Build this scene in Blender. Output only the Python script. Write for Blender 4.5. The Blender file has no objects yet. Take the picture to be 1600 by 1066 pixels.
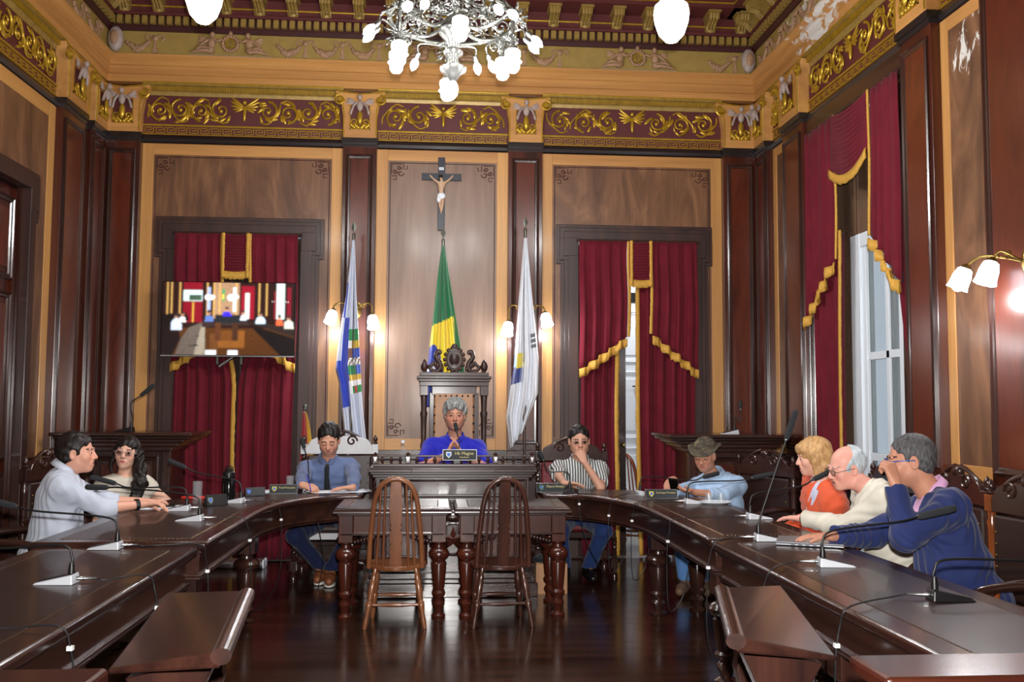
import bpy, math, random
import numpy as np
from mathutils import Matrix, Vector
sc = bpy.context.scene
col = sc.collection
random.seed(7); rng = np.random.default_rng(7)
PI = math.pi
V3 = lambda *a: np.array(a if len(a) > 1 else a[0], float)

# ------------------------------------------------------------------ camera, light, exposure
# world: X right along the end wall, Y into the hall, Z up; the photographer stands at (0, 0, 1.5)
FPX, YAW, PITCH, ROLL, CZ = 1450.0, math.radians(4.57), math.radians(3.9), math.radians(0.3), 1.5
_f = V3(math.sin(YAW)*math.cos(PITCH), math.cos(YAW)*math.cos(PITCH), math.sin(PITCH))
_r = V3(math.cos(YAW), -math.sin(YAW), 0); _u = np.cross(_r, _f)
_r, _u = math.cos(ROLL)*_r + math.sin(ROLL)*_u, -math.sin(ROLL)*_r + math.cos(ROLL)*_u
CAM = V3(0, 0, CZ)
cam_data = bpy.data.cameras.new('camera')
cam = bpy.data.objects.new('camera', cam_data); col.objects.link(cam)
cam_data.sensor_width = 36.0; cam_data.lens = FPX/1600*36.0; cam_data.clip_start = 0.05
cam.matrix_world = Matrix(((_r[0], _u[0], -_f[0], 0), (_r[1], _u[1], -_f[1], 0), (_r[2], _u[2], -_f[2], CZ), (0, 0, 0, 1)))
sc.camera = cam
def ray(x, y): return _f + _r*((x-800)/FPX) - _u*((y-533)/FPX)
def atY(x, y, Y): d = ray(x, y); return CAM + d*(Y/d[1])      # pixel on a plane parallel to the end wall
def atX(x, y, X): d = ray(x, y); return CAM + d*(X/d[0])      # pixel on a plane parallel to a side wall
def atZ(x, y, Z): d = ray(x, y); return CAM + d*((Z-CZ)/d[2]) # pixel on a level surface (floor, table top)

sc.view_settings.view_transform = 'Standard'; sc.view_settings.look = 'None'
sc.view_settings.gamma = 1.0; sc.view_settings.use_curve_mapping = False
sc.view_settings.exposure = 0.35
w = bpy.data.worlds.new('world'); sc.world = w; w.use_nodes = True
w.node_tree.nodes['Background'].inputs[0].default_value = (0.75, 0.85, 1.0, 1)
w.node_tree.nodes['Background'].inputs[1].default_value = 0.5
def lamp(name, kind, loc, power, color=(1, 1, 1), size=0.05, rot=None, spot=None):
    d = bpy.data.lights.new(name, kind); d.energy = power; d.color = color
    if kind == 'AREA': d.size = size
    else: d.shadow_soft_size = size
    if spot: d.spot_size = spot; d.spot_blend = 0.9
    o = bpy.data.objects.new(name, d); o.location = loc
    if rot: o.rotation_euler = rot
    col.objects.link(o); return o
# the photographer's flash, just above the lens
fl = lamp('camera_flash', 'SPOT', (0.02, -0.02, CZ+0.16), 1000, (1.0, 0.97, 0.94), 0.035, (PI/2+0.07, 0, -YAW), math.radians(100))
LAMP_W = 26.0     # power of one lit bulb in the room
LCOL = (0.97, 0.98, 1.0)

# ------------------------------------------------------------------ materials
M = {}
def nt(name):
    m = bpy.data.materials.new(name); m.use_nodes = True; M[name] = m
    n = m.node_tree; return m, n, n.nodes['Principled BSDF']
def setp(b, **k):
    names = dict(base='Base Color', rough='Roughness', metal='Metallic', coat='Coat Weight', coatr='Coat Roughness', sheen='Sheen Weight',
                 trans='Transmission Weight', ior='IOR', spec='Specular IOR Level', sss='Subsurface Weight', alpha='Alpha', emit='Emission Color', emits='Emission Strength')
    for a, v in k.items():
        i = b.inputs[names[a]]
        i.default_value = (*v, 1) if isinstance(v, (tuple, list)) and len(v) == 3 else v
def srgb(r, g, b): 
    f = lambda c: (c/255/12.92) if c <= 10 else ((c/255+0.055)/1.055)**2.4
    return (f(r), f(g), f(b))
def noise_in(n, scale=(1, 1, 1), nscale=5, detail=4, distortion=0.0, coord='Object', rough=0.55):
    tc = n.nodes.new('ShaderNodeTexCoord'); mp = n.nodes.new('ShaderNodeMapping'); no = n.nodes.new('ShaderNodeTexNoise')
    mp.inputs['Scale'].default_value = scale
    n.links.new(tc.outputs[coord], mp.inputs[0]); n.links.new(mp.outputs[0], no.inputs['Vector'])
    no.inputs['Scale'].default_value = nscale; no.inputs['Detail'].default_value = detail; no.inputs['Distortion'].default_value = distortion
    no.inputs['Roughness'].default_value = rough
    return no.outputs['Fac']
def ramp(n, fac, stops):
    r = n.nodes.new('ShaderNodeValToRGB'); e = r.color_ramp.elements
    while len(e) < len(stops): e.new(0.5)
    for el, (p, c) in zip(e, stops): el.position = p; el.color = (*c, 1)
    n.links.new(fac, r.inputs[0]); return r.outputs[0]
def bump(n, b, fac, strength=0.1, dist=0.01):
    bp = n.nodes.new('ShaderNodeBump'); bp.inputs['Strength'].default_value = strength; bp.inputs['Distance'].default_value = dist
    n.links.new(fac, bp.inputs['Height']); n.links.new(bp.outputs[0], b.inputs['Normal'])
def plain(name, c, rough=0.5, metal=0, var=0.0, nscale=8, **k):
    m, n, b = nt(name); setp(b, base=c, rough=rough, metal=metal, **k)
    if var:
        f = noise_in(n, nscale=nscale)
        o = ramp(n, f, [(0.25, tuple(x*(1-var) for x in c)), (0.75, tuple(min(1, x*(1+var)) for x in c))])
        n.links.new(o, b.inputs['Base Color'])
    return m
def wood(name, c1, c2, axis=2, rough=0.3, coat=0.3, grain=9, stretch=0.08, distortion=0.6, c3=None, fine=True):
    m, n, b = nt(name); setp(b, rough=rough, coat=coat, coatr=0.15)
    s = [1, 1, 1]; s[axis] = stretch
    f = noise_in(n, tuple(s), grain, 5, distortion)
    st = [(0.3, c1), (0.68, c2)] if c3 is None else [(0.25, c1), (0.52, c2), (0.75, c3)]
    o = ramp(n, f, st)
    if fine:
        s2 = [1, 1, 1]; s2[axis] = 0.03
        g = noise_in(n, tuple(s2), 90, 2)
        mx = n.nodes.new('ShaderNodeMix'); mx.data_type = 'RGBA'; mx.blend_type = 'MULTIPLY'; mx.inputs['Factor'].default_value = 0.35
        n.links.new(o, mx.inputs['A']); n.links.new(ramp(n, g, [(0.3, (0.55,)*3), (0.7, (1, 1, 1))]), mx.inputs['B']); o = mx.outputs['Result']
    n.links.new(o, b.inputs['Base Color']); return m
S = srgb
for ax, sfx in ((0, '_x'), (1, '_y'), (2, '_z')):
    wood('mahogany'+sfx, S(44, 18, 14), S(84, 36, 22), ax, 0.27, 0.4, 7, 0.07, 0.8)
    wood('darkwood'+sfx, S(38, 22, 19), S(66, 38, 30), ax, 0.26, 0.45, 10, 0.06, 0.4)
    wood('goldwood'+sfx, S(176, 122, 66), S(205, 150, 84), ax, 0.45, 0.1, 8, 0.05, 0.3)
wood('redwood_z', S(52, 20, 15), S(96, 40, 22), 2, 0.28, 0.45, 4, 0.25, 1.2, S(70, 27, 17))
wood('walnut', S(72, 46, 32), S(112, 76, 52), 2, 0.42, 0.12, 2.6, 0.3, 3.0, S(144, 102, 70))
wood('walnut_pale', S(116, 88, 70), S(142, 112, 92), 2, 0.45, 0.1, 5, 0.12, 1.0)
wood('corniceblack', S(26, 20, 20), S(44, 36, 36), 0, 0.3, 0.3)
wood('satinwood', S(38, 22, 19), S(66, 38, 30), 2, 0.48, 0.08, 10, 0.06, 0.4)
wood('chairwood', S(108, 62, 36), S(142, 88, 54), 2, 0.28, 0.4, 9, 0.1, 0.5)
wood('chairwood_dark', S(52, 28, 22), S(84, 48, 36), 2, 0.28, 0.4, 9, 0.1, 0.5)
wood('orangewood', S(96, 46, 20), S(150, 78, 34), 2, 0.22, 0.5, 9, 0.1, 0.5)
wood('floorwood', S(34, 19, 14), S(60, 34, 22), 0, 0.17, 0.35, 10, 0.05, 0.3)
wood('floorwood_b', S(40, 23, 16), S(70, 40, 25), 0, 0.19, 0.35, 10, 0.05, 0.3)
wood('palebox', S(176, 124, 84), S(196, 146, 102), 2, 0.5, 0.0)
wood('shutterwood', S(104, 78, 60), S(150, 118, 92), 2, 0.55, 0.0, 6, 0.1, 1.0)
plain('ochre', S(150, 118, 48), 0.5, 0.0, 0.18, 14)
plain('gold', S(186, 148, 44), 0.34, 0.55, 0.22, 18)
plain('gold_dull', S(150, 122, 62), 0.45, 0.25, 0.25, 18)
plain('maroon', S(86, 34, 34), 0.55, 0, 0.15, 9)
plain('maroon_dark', S(58, 20, 20), 0.5, 0, 0.2, 9)
plain('frieze_ochre', S(150, 124, 62), 0.6, 0, 0.16, 10)
plain('relief', S(158, 122, 92), 0.6, 0, 0.2, 25)
plain('relief_grey', S(160, 142, 134), 0.55, 0, 0.2, 25)
plain('fringe', S(196, 148, 58), 0.75, 0, 0.2, 60)
plain('brass', S(150, 124, 66), 0.3, 0.9, 0.15, 20)
plain('bronze', S(104, 82, 62), 0.4, 0.6)
plain('silver_brass', S(150, 150, 144), 0.25, 0.9, 0.2, 25)
plain('iron', S(92, 92, 84), 0.4, 0.8)
plain('steel', S(190, 192, 195), 0.25, 0.95)
plain('plastic_silver', S(205, 208, 214), 0.35, 0.1)
plain('black', S(18, 18, 19), 0.4)
plain('black_gloss', S(12, 12, 13), 0.12)
plain('foam', S(38, 40, 43), 0.95)
plain('cable', S(28, 28, 30), 0.5)
plain('white_paint', S(222, 230, 238), 0.4)
plain('paper', S(228, 232, 240), 0.7)
plain('white_tape', S(235, 235, 235), 0.6)
plain('marble', S(150, 150, 148), 0.35, 0, 0.12, 6)
plain('leather', S(46, 29, 25), 0.36, 0, 0.15, 30, coat=0.15)
plain('leather_tan', S(158, 112, 76), 0.45, 0, 0.15, 6)
plain('leather_red', S(104, 18, 30), 0.5, 0, 0.15, 10)
plain('white_and_glare', S(206, 206, 208), 0.5, 0, 0.08, 10)  # painted flash glare on dark chair rails; also white beads and plate stand
plain('red_plastic', S(190, 40, 32), 0.35)
plain('outside_wall', S(140, 146, 128), 0.8, 0, 0.1, 3)
plain('far_wall', S(214, 216, 220), 0.7)
plain('star_wood', S(74, 34, 28), 0.35)
plain('laptop', S(176, 178, 184), 0.3, 0.6)
m, n, b = nt('glass'); setp(b, base=(0.97, 0.99, 1), rough=0.02, trans=1.0, ior=1.45)
m, n, b = nt('window_glass'); setp(b, base=(0.8, 0.86, 0.86), rough=0.04, trans=0.9, ior=1.05, spec=0.5)
m, n, b = nt('clear_plastic'); setp(b, base=(0.55, 0.6, 0.62), rough=0.05, alpha=0.11)
m, n, b = nt('lens'); setp(b, base=(0.95, 0.97, 1), rough=0.02, trans=1.0, ior=1.08)
m, n, b = nt('bulb'); setp(b, base=(1, 1, 1), emit=(0.86, 0.92, 1.0), emits=9.0)
m, n, b = nt('shade_glow'); setp(b, base=(0.9, 0.9, 0.95), emit=(0.84, 0.88, 1.0), emits=4.2, rough=0.4)
m, n, b = nt('globe_glow'); setp(b, base=(1, 1, 1), emit=(0.98, 0.98, 0.95), emits=5.0)
m, n, b = nt('curtain'); setp(b, rough=0.85, sheen=0.05, spec=0.2)
n.links.new(ramp(n, noise_in(n, nscale=6), [(0.2, S(88, 15, 30)), (0.8, S(108, 23, 38))]), b.inputs['Base Color'])
bump(n, b, noise_in(n, (1, 1, 1), 300, 2), 0.15, 0.002)
def cloth(name, c, rough=0.8, sheen=0.15, weave=350, amt=0.12):
    m, n, b = nt(name); setp(b, rough=rough, sheen=sheen, spec=0.3)
    c2 = tuple(x*0.86 for x in c)
    n.links.new(ramp(n, noise_in(n, nscale=9), [(0.3, c2), (0.7, c)]), b.inputs['Base Color'])
    bump(n, b, noise_in(n, (1, 1, 1), weave, 2), amt, 0.002); return m
cloth('shirt_white', S(206, 214, 230)); cloth('shirt_steel', S(96, 112, 152)); cloth('shirt_royal', S(30, 34, 178), 0.7)
cloth('shirt_sky', S(176, 204, 236)); cloth('jacket_orange', S(222, 92, 54)); cloth('jacket_cream', S(222, 216, 200)); cloth('jacket_navy', S(34, 46, 96))
cloth('shirt_pink', S(232, 176, 222)); cloth('knit_cream', S(216, 208, 192), 0.9, 0.2, 120, 0.9); cloth('top_pale', S(196, 200, 222))
cloth('trousers_navy', S(24, 34, 72)); cloth('trousers_dark', S(26, 26, 32)); cloth('jeans', S(88, 132, 190)); cloth('jeans_dark', S(34, 58, 112)); cloth('tie_black', S(22, 24, 30))
plain('shoe_tan', S(140, 82, 48), 0.45); plain('shoe_sole', S(226, 224, 216), 0.6); plain('shoe_black', S(20, 18, 18), 0.3); plain('boot_brown', S(110, 84, 64), 0.6, 0, 0.15)
m, n, b = nt('shirt_stripe'); setp(b, rough=0.8, spec=0.3)
tc = n.nodes.new('ShaderNodeTexCoord'); wv = n.nodes.new('ShaderNodeTexWave'); wv.inputs['Scale'].default_value = 14.0; wv.inputs['Distortion'].default_value = 0.6
n.links.new(tc.outputs['Object'], wv.inputs['Vector']); n.links.new(ramp(n, wv.outputs['Fac'], [(0.42, S(70, 76, 82)), (0.56, S(212, 212, 208))]), b.inputs['Base Color'])
m, n, b = nt('camouflage'); setp(b, rough=0.9)
n.links.new(ramp(n, noise_in(n, nscale=22, detail=1.5, distortion=0.6), [(0.38, S(62, 56, 50)), (0.48, S(92, 86, 66)), (0.58, S(74, 62, 54)), (0.68, S(128, 118, 92))]), b.inputs['Base Color'])
def hairmat(name, c1, c2, rough=0.45, sc_=60):
    m, n, b = nt(name); setp(b, rough=rough, spec=0.4)
    f = noise_in(n, (1, 1, 0.25), sc_, 4); n.links.new(ramp(n, f, [(0.3, c1), (0.7, c2)]), b.inputs['Base Color']); bump(n, b, f, 0.8, 0.006)
hairmat('hair_black', S(16, 14, 14), S(34, 30, 29)); hairmat('hair_dark', S(19, 15, 14), S(38, 30, 28)); hairmat('hair_grey', S(96, 98, 98), S(172, 174, 172))
hairmat('hair_blonde', S(166, 122, 76), S(214, 172, 118)); hairmat('hair_white', S(150, 164, 172), S(208, 216, 220)); hairmat('hair_salt', S(38, 36, 38), S(104, 102, 104), 0.6, 130)
def attr_mat(name, rough=0.5, emit=0.0, **k):
    m, n, b = nt(name); setp(b, rough=rough, **k)
    a = n.nodes.new('ShaderNodeAttribute'); a.attribute_name = 'Col'; n.links.new(a.outputs['Color'], b.inputs['Base Color'])
    if emit: n.links.new(a.outputs['Color'], b.inputs['Emission Color']); b.inputs['Emission Strength'].default_value = emit
    return m, n, b
m, n, b = attr_mat('skin', 0.48, sss=0.08, spec=0.4); b.inputs['Subsurface Radius'].default_value = (0.012, 0.005, 0.003)
attr_mat('painted', 0.5); attr_mat('flag_satin', 0.32, sheen=0.3); m, n, b = attr_mat('screen', 0.2, 0.9)
attr_mat('eye', 0.1)
def peel(name, src, x0, x1, thr=0.56, nscale=7.0, zs=1.0, zlow=-9.0):
    """a copy of a painted surface with bare white patches where the paint has come away between x0 and x1 along the wall"""
    m = M[src].copy(); m.name = name; M[name] = m; n = m.node_tree; b = n.nodes['Principled BSDF']; old = b.inputs['Base Color'].links[0].from_socket
    f = noise_in(n, (1, 1, zs), nscale, 8, 0.8, rough=0.7); tc = n.nodes.new('ShaderNodeTexCoord'); sx = n.nodes.new('ShaderNodeSeparateXYZ'); n.links.new(tc.outputs['Object'], sx.inputs[0])
    mr = n.nodes.new('ShaderNodeMapRange'); mr.inputs[1].default_value = x0; mr.inputs[2].default_value = (x0+x1)/2; mr.inputs[3].default_value = -0.25; mr.inputs[4].default_value = 0.06
    m2 = n.nodes.new('ShaderNodeMapRange'); m2.inputs[1].default_value = (x0+x1)/2; m2.inputs[2].default_value = x1; m2.inputs[3].default_value = 0.0; m2.inputs[4].default_value = -0.3
    n.links.new(sx.outputs[0], mr.inputs[0]); n.links.new(sx.outputs[0], m2.inputs[0]); a = n.nodes.new('ShaderNodeMath'); a.operation = 'ADD'; n.links.new(mr.outputs[0], a.inputs[0]); n.links.new(m2.outputs[0], a.inputs[1])
    a2 = n.nodes.new('ShaderNodeMath'); a2.operation = 'ADD'; n.links.new(f, a2.inputs[0]); n.links.new(a.outputs[0], a2.inputs[1])
    mz = n.nodes.new('ShaderNodeMapRange'); mz.inputs[1].default_value = zlow-0.5; mz.inputs[2].default_value = zlow; mz.inputs[3].default_value = -0.3; mz.inputs[4].default_value = 0.0; n.links.new(sx.outputs[2], mz.inputs[0])
    a3 = n.nodes.new('ShaderNodeMath'); a3.operation = 'ADD'; n.links.new(a2.outputs[0], a3.inputs[0]); n.links.new(mz.outputs[0], a3.inputs[1]); a2 = a3
    k = ramp(n, a2.outputs[0], [(thr, (0, 0, 0)), (thr+0.035, (1, 1, 1))]); mx = n.nodes.new('ShaderNodeMix'); mx.data_type = 'RGBA'; n.links.new(k, mx.inputs['Factor']); n.links.new(old, mx.inputs['A']); mx.inputs['B'].default_value = (*S(214, 210, 204), 1)
    n.links.new(mx.outputs['Result'], b.inputs['Base Color'])
peel('fascia_peel', 'goldwood_x', 0.3, 3.0, 0.50, 6.0, 1.6); peel('frieze_peel', 'frieze_ochre', 0.2, 2.8, 0.5, 9.0); peel('relief_peel', 'relief', -1, 4, 0.5, 14); peel('walnut_peel', 'walnut', 3.2, 4.1, 0.52, 12, 0.4, 3.75)

# ------------------------------------------------------------------ mesh building
def nrm(v): v = np.asarray(v, float); return v/max(np.linalg.norm(v), 1e-9)
class MB:
    """collects shapes; build() links them as ONE mesh object"""
    def __init__(s): s.v = []; s.f = []; s.c = []; s.nv = 0
    def add(s, v, f, c=None):
        v = np.asarray(v, float).reshape(-1, 3); o = s.nv
        s.v.append(v); s.f += [tuple(i+o for i in q) for q in f]; s.nv += len(v)
        if c is not None: s.c += [tuple(c)]*len(f)
        return s
    def box(s, c, d, rz=0, c_=None, taper=1.0):
        x, y, z = [q/2 for q in d]
        p = np.array([(-x, -y, -z), (x, -y, -z), (x, y, -z), (-x, y, -z), (-x*taper, -y*taper, z), (x*taper, -y*taper, z), (x*taper, y*taper, z), (-x*taper, y*taper, z)])
        if rz: cs, sn = math.cos(rz), math.sin(rz); p = p @ np.array([[cs, sn, 0], [-sn, cs, 0], [0, 0, 1]])
        return s.add(p + V3(*c), [(3, 2, 1, 0), (4, 5, 6, 7), (0, 1, 5, 4), (1, 2, 6, 5), (2, 3, 7, 6), (3, 0, 4, 7)], c_)
    def bb(s, x0, x1, y0, y1, z0, z1, c_=None): return s.box(((x0+x1)/2, (y0+y1)/2, (z0+z1)/2), (abs(x1-x0), abs(y1-y0), abs(z1-z0)), 0, c_)
    def lathe(s, prof, c=(0, 0, 0), seg=16, axis=None, caps=True, sq=None):
        """prof: [(radius, height)] about z (or axis direction) at c"""
        a = np.linspace(0, 2*PI, seg, endpoint=False); ring = np.stack([np.cos(a), np.sin(a)], 1); P = []
        for r, h in prof: P.append(np.column_stack([ring*r, np.full(seg, h)]))
        P = np.concatenate(P)
        if sq is not None: P = P*np.array([sq[0], sq[1], 1])
        if axis is not None: P = P @ frame(axis).T
        f = []
        n = len(prof)
        for i in range(n-1):
            for j in range(seg): f.append((i*seg+j, i*seg+(j+1) % seg, (i+1)*seg+(j+1) % seg, (i+1)*seg+j))
        if caps: f += [tuple(range(seg-1, -1, -1)), tuple(range((n-1)*seg, n*seg))]
        return s.add(P + V3(*c), f)
    def tube(s, pts, r, seg=8, caps=True, c_=None, flat=None):
        pts = np.asarray(pts, float); n = len(pts); r = np.broadcast_to(np.asarray(r, float), (n,))
        t = np.gradient(pts, axis=0); t /= np.maximum(np.linalg.norm(t, axis=1, keepdims=True), 1e-9)
        up = V3(0, 0, 1) if abs(t[0][2]) < 0.9 else V3(1, 0, 0); u = nrm(np.cross(t[0], up)); P = []
        a = np.linspace(0, 2*PI, seg, endpoint=False)
        for i in range(n):
            u = u - t[i]*np.dot(u, t[i]); u = nrm(u); w_ = np.cross(t[i], u)
            P.append(pts[i] + r[i]*(np.cos(a)[:, None]*u + np.sin(a)[:, None]*w_*(flat or 1)))
        f = [(i*seg+j, i*seg+(j+1) % seg, (i+1)*seg+(j+1) % seg, (i+1)*seg+j) for i in range(n-1) for j in range(seg)]
        if caps: f += [tuple(range(seg-1, -1, -1)), tuple(range((n-1)*seg, n*seg))]
        return s.add(np.concatenate(P), f, c_)
    def sweep(s, prof, path, side, up=(0, 0, 1), closed=False, caps=True):
        """2-D profile (a along side, b along up) carried along a path; side = vector or one per point"""
        path = np.asarray(path, float); n = len(path); m_ = len(prof)
        side = np.broadcast_to(np.asarray(side, float), (n, 3)); up = V3(*up)
        P = np.concatenate([path[i] + np.array([side[i]*a + up*b for a, b in prof]) for i in range(n)])
        f = []
        for i in range(n if closed else n-1):
            k = (i+1) % n
            for j in range(m_): f.append((i*m_+j, i*m_+(j+1) % m_, k*m_+(j+1) % m_, k*m_+j))
        if caps and not closed: f += [tuple(range(m_-1, -1, -1)), tuple(range((n-1)*m_, n*m_))]
        return s.add(P, f)
    def prism(s, poly, z0, z1, M4=None):
        """polygon (x, y) raised from z0 to z1; M4 a 3x3+origin placing"""
        n = len(poly); P = np.array([(x, y, z0) for x, y in poly] + [(x, y, z1) for x, y in poly], float)
        if M4 is not None: P = P @ M4[0].T + M4[1]
        return s.add(P, [tuple(range(n-1, -1, -1)), tuple(range(n, 2*n))] + [(i, (i+1) % n, n+(i+1) % n, n+i) for i in range(n)])
    def grid(s, P, closed_u=False, closed_v=False, cols=None):
        P = np.asarray(P, float); a, b_ = P.shape[:2]; f = []; cc = []
        for i in range(a if closed_u else a-1):
            for j in range(b_ if closed_v else b_-1):
                f.append((i*b_+j, ((i+1) % a)*b_+j, ((i+1) % a)*b_+(j+1) % b_, i*b_+(j+1) % b_))
                if cols is not None: cc.append(tuple(cols[i][j]))
        s.add(P, f)
        if cols is not None: s.c += cc
        return s
    def ball(s, c, r, seg=10, rings=7, R=None):
        r = np.broadcast_to(np.asarray(r, float), (3,)); P = []
        for i in range(rings+1):
            ph = PI*i/rings
            for j in range(seg): th = 2*PI*j/seg; P.append((math.sin(ph)*math.cos(th), math.sin(ph)*math.sin(th), math.cos(ph)))
        P = np.array(P)*r
        if R is not None: P = P @ np.asarray(R).T
        return s.add(P+V3(*c), [(i*seg+j, (i+1)*seg+j, (i+1)*seg+(j+1) % seg, i*seg+(j+1) % seg) for i in range(rings) for j in range(seg)])
    def mesh(s, name):
        me = bpy.data.meshes.new(name); me.from_pydata(np.concatenate(s.v).tolist(), [], s.f); me.validate(); return me
    def build(s, name, mat, parent=None, smooth=35, bevel=0, world=False, solid=0, off=0, sub=0):
        me = s.mesh(name); me.materials.append(M[mat])
        if s.c and len(s.c) == len(me.polygons):
            a = me.color_attributes.new('Col', 'FLOAT_COLOR', 'CORNER')
            arr = np.ones((len(me.loops), 4), np.float32); k = 0
            cnt = np.array([p.loop_total for p in me.polygons]); arr[:, :3] = np.repeat(np.array([c[:3] for c in s.c], np.float32), cnt, axis=0)
            a.data.foreach_set('color', arr.ravel())
        return finish(name, me, parent, smooth, bevel, world, solid, off, sub)
def finish(name, me, parent=None, smooth=35, bevel=0, world=False, solid=0, off=0, sub=0):
    if smooth:
        me.polygons.foreach_set('use_smooth', [True]*len(me.polygons))
        if smooth < 180: me.set_sharp_from_angle(angle=math.radians(smooth))
    o = bpy.data.objects.new(name, me); col.objects.link(o)
    if parent is not None:
        o.parent = parent
        if world: o.matrix_parent_inverse = root_matrix(parent).inverted()
    if solid: d = o.modifiers.new('s', 'SOLIDIFY'); d.thickness = solid; d.offset = off
    if bevel: d = o.modifiers.new('b', 'BEVEL'); d.width = bevel; d.segments = 2; d.limit_method = 'ANGLE'; d.angle_limit = math.radians(40); d.harden_normals = False
    if sub: d = o.modifiers.new('ss', 'SUBSURF'); d.levels = sub; d.render_levels = sub
    return o
def root_matrix(o):
    m_ = o.matrix_basis.copy()
    if o.parent is not None: m_ = root_matrix(o.parent) @ o.matrix_parent_inverse @ m_
    return m_
def frame(ax, up=(0, 0, 1)):
    """3x3 whose columns are x, y, z with z along ax"""
    z = nrm(ax); up = V3(*up)
    if abs(np.dot(z, nrm(up))) > 0.98: up = V3(0, 1, 0)
    x = nrm(np.cross(up, z)); return np.column_stack([x, np.cross(z, x), z])
def tag(o, label, cat, group=None, kind=None):
    if label: o['label'] = label
    if cat: o['category'] = cat
    if group: o['group'] = group
    if kind: o['kind'] = kind
    return o
def thing(name, label, cat, loc=(0, 0, 0), rz=0, group=None):
    o = bpy.data.objects.new(name, None); col.objects.link(o); o.empty_display_size = 0.05
    o.location = [float(q) for q in loc]; o.rotation_euler = (0, 0, rz); return tag(o, label, cat, group)
def structure(name, loc=(0, 0, 0)):
    o = bpy.data.objects.new(name, None); col.objects.link(o); o.location = loc; o['kind'] = 'structure'; return o
def copy_tree(o, parent=None, loc=None, rz=None, label=None):
    c = o.copy(); col.objects.link(c)
    if parent is not None: c.parent = parent
    if loc is not None: c.location = [float(q) for q in loc]
    if rz is not None: c.rotation_euler = (0, 0, rz)
    if label: c['label'] = label
    for ch in list(o.children): copy_tree(ch, c)
    return c
def inst(src, name, loc, parent, rz=0, scale=None):
    """another object on the same mesh data"""
    o = bpy.data.objects.new(name, src.data); col.objects.link(o); o.parent = parent; o.location = [float(q) for q in loc]; o.rotation_euler = (0, 0, rz)
    if scale is not None: o.scale = scale
    return o
def bez(pts, n=24):
    """smooth curve through points"""
    pts = np.asarray(pts, float); m_ = len(pts); out = []
    P = np.vstack([2*pts[0]-pts[1], pts, 2*pts[-1]-pts[-2]])
    per = max(2, n//(m_-1))
    for i in range(m_-1):
        p0, p1, p2, p3 = P[i:i+4]
        for t in np.linspace(0, 1, per, endpoint=False):
            out.append(0.5*((2*p1)+(-p0+p2)*t+(2*p0-5*p1+4*p2-p3)*t*t+(-p0+3*p1-3*p2+p3)*t**3))
    out.append(pts[-1]); return np.array(out)
# ------------------------------------------------------------------ the room shell
WL, WR, YB, YF = -3.21, 3.20, 9.06, -3.2      # pilaster fronts left / right / end wall, and the wall behind the photographer
REC = 0.08                                    # walls stand this far behind the pilaster fronts
ZA = 4.10                                     # top of the black astragal under the frieze
ZC = 5.62
CW = 0.16                                     # plank width
# floor: planks running across the hall
fl_root = structure('floor')
mb = MB(); mb.bb(-3.6, 3.6, YF-0.2, 9.5, -0.12, -0.022); mb.build('subfloor', 'black', fl_root, 0)
plk = [MB().bb(-3.45, 3.45, -CW/2+0.0015, CW/2-0.0015, -0.022, 0.0).build('plank', mm, fl_root, 0, 0.0015) for mm in ('floorwood', 'floorwood_b')]
yy = YF+CW/2; i = 0; used = [0, 0]
while yy < 9.14:
    k = 0 if rng.random() < 0.55 else 1
    if not used[k]: plk[k].location.y = yy; used[k] = 1
    else: inst(plk[k], 'plank', (rng.uniform(-.05, .05), yy, rng.uniform(-.0006, .0006)), fl_root)
    yy += CW; i += 1
mb = MB(); mb.bb(-3.4, 3.4, 9.13, 9.5, -0.1, 0.0); mb.build('door_sill', 'marble', fl_root, 0, 0.004)
mb = MB(); mb.bb(0.6, 3.5, 9.5, 11.2, -0.1, 0.0); mb.build('passage_floor', 'marble', fl_root, 0)

key_mesh = None
def greek_key_mesh():
    mb = MB(); w_, h, t, d = 0.1, 0.058, 0.0075, 0.006
    def bar(x0, x1, z0, z1): mb.bb(x0, x1, -d, 0, z0, z1)
    bar(-w_/2, w_/2-0.012, 0, t); bar(-w_/2, -w_/2+t, 0, h); bar(-w_/2, w_/2-0.03, h-t, h); bar(w_/2-0.03-t, w_/2-0.03, h*0.42, h)
    bar(-w_/2+0.022, w_/2-0.03, h*0.42, h*0.42+t); bar(w_/2-0.012-t, w_/2-0.012, 0, h); bar(w_/2-0.012-t, w_/2, h-t, h)
    return mb
def spiral(cx, cz, r, turns, a0, sgn=1, n=26, y=-0.012):
    t = np.linspace(0, 1, n); a = a0 + sgn*turns*2*PI*t; rr = r*(1-0.86*t)
    return np.column_stack([cx+rr*np.cos(a), np.full(n, y), cz+rr*np.sin(a)])
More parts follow.
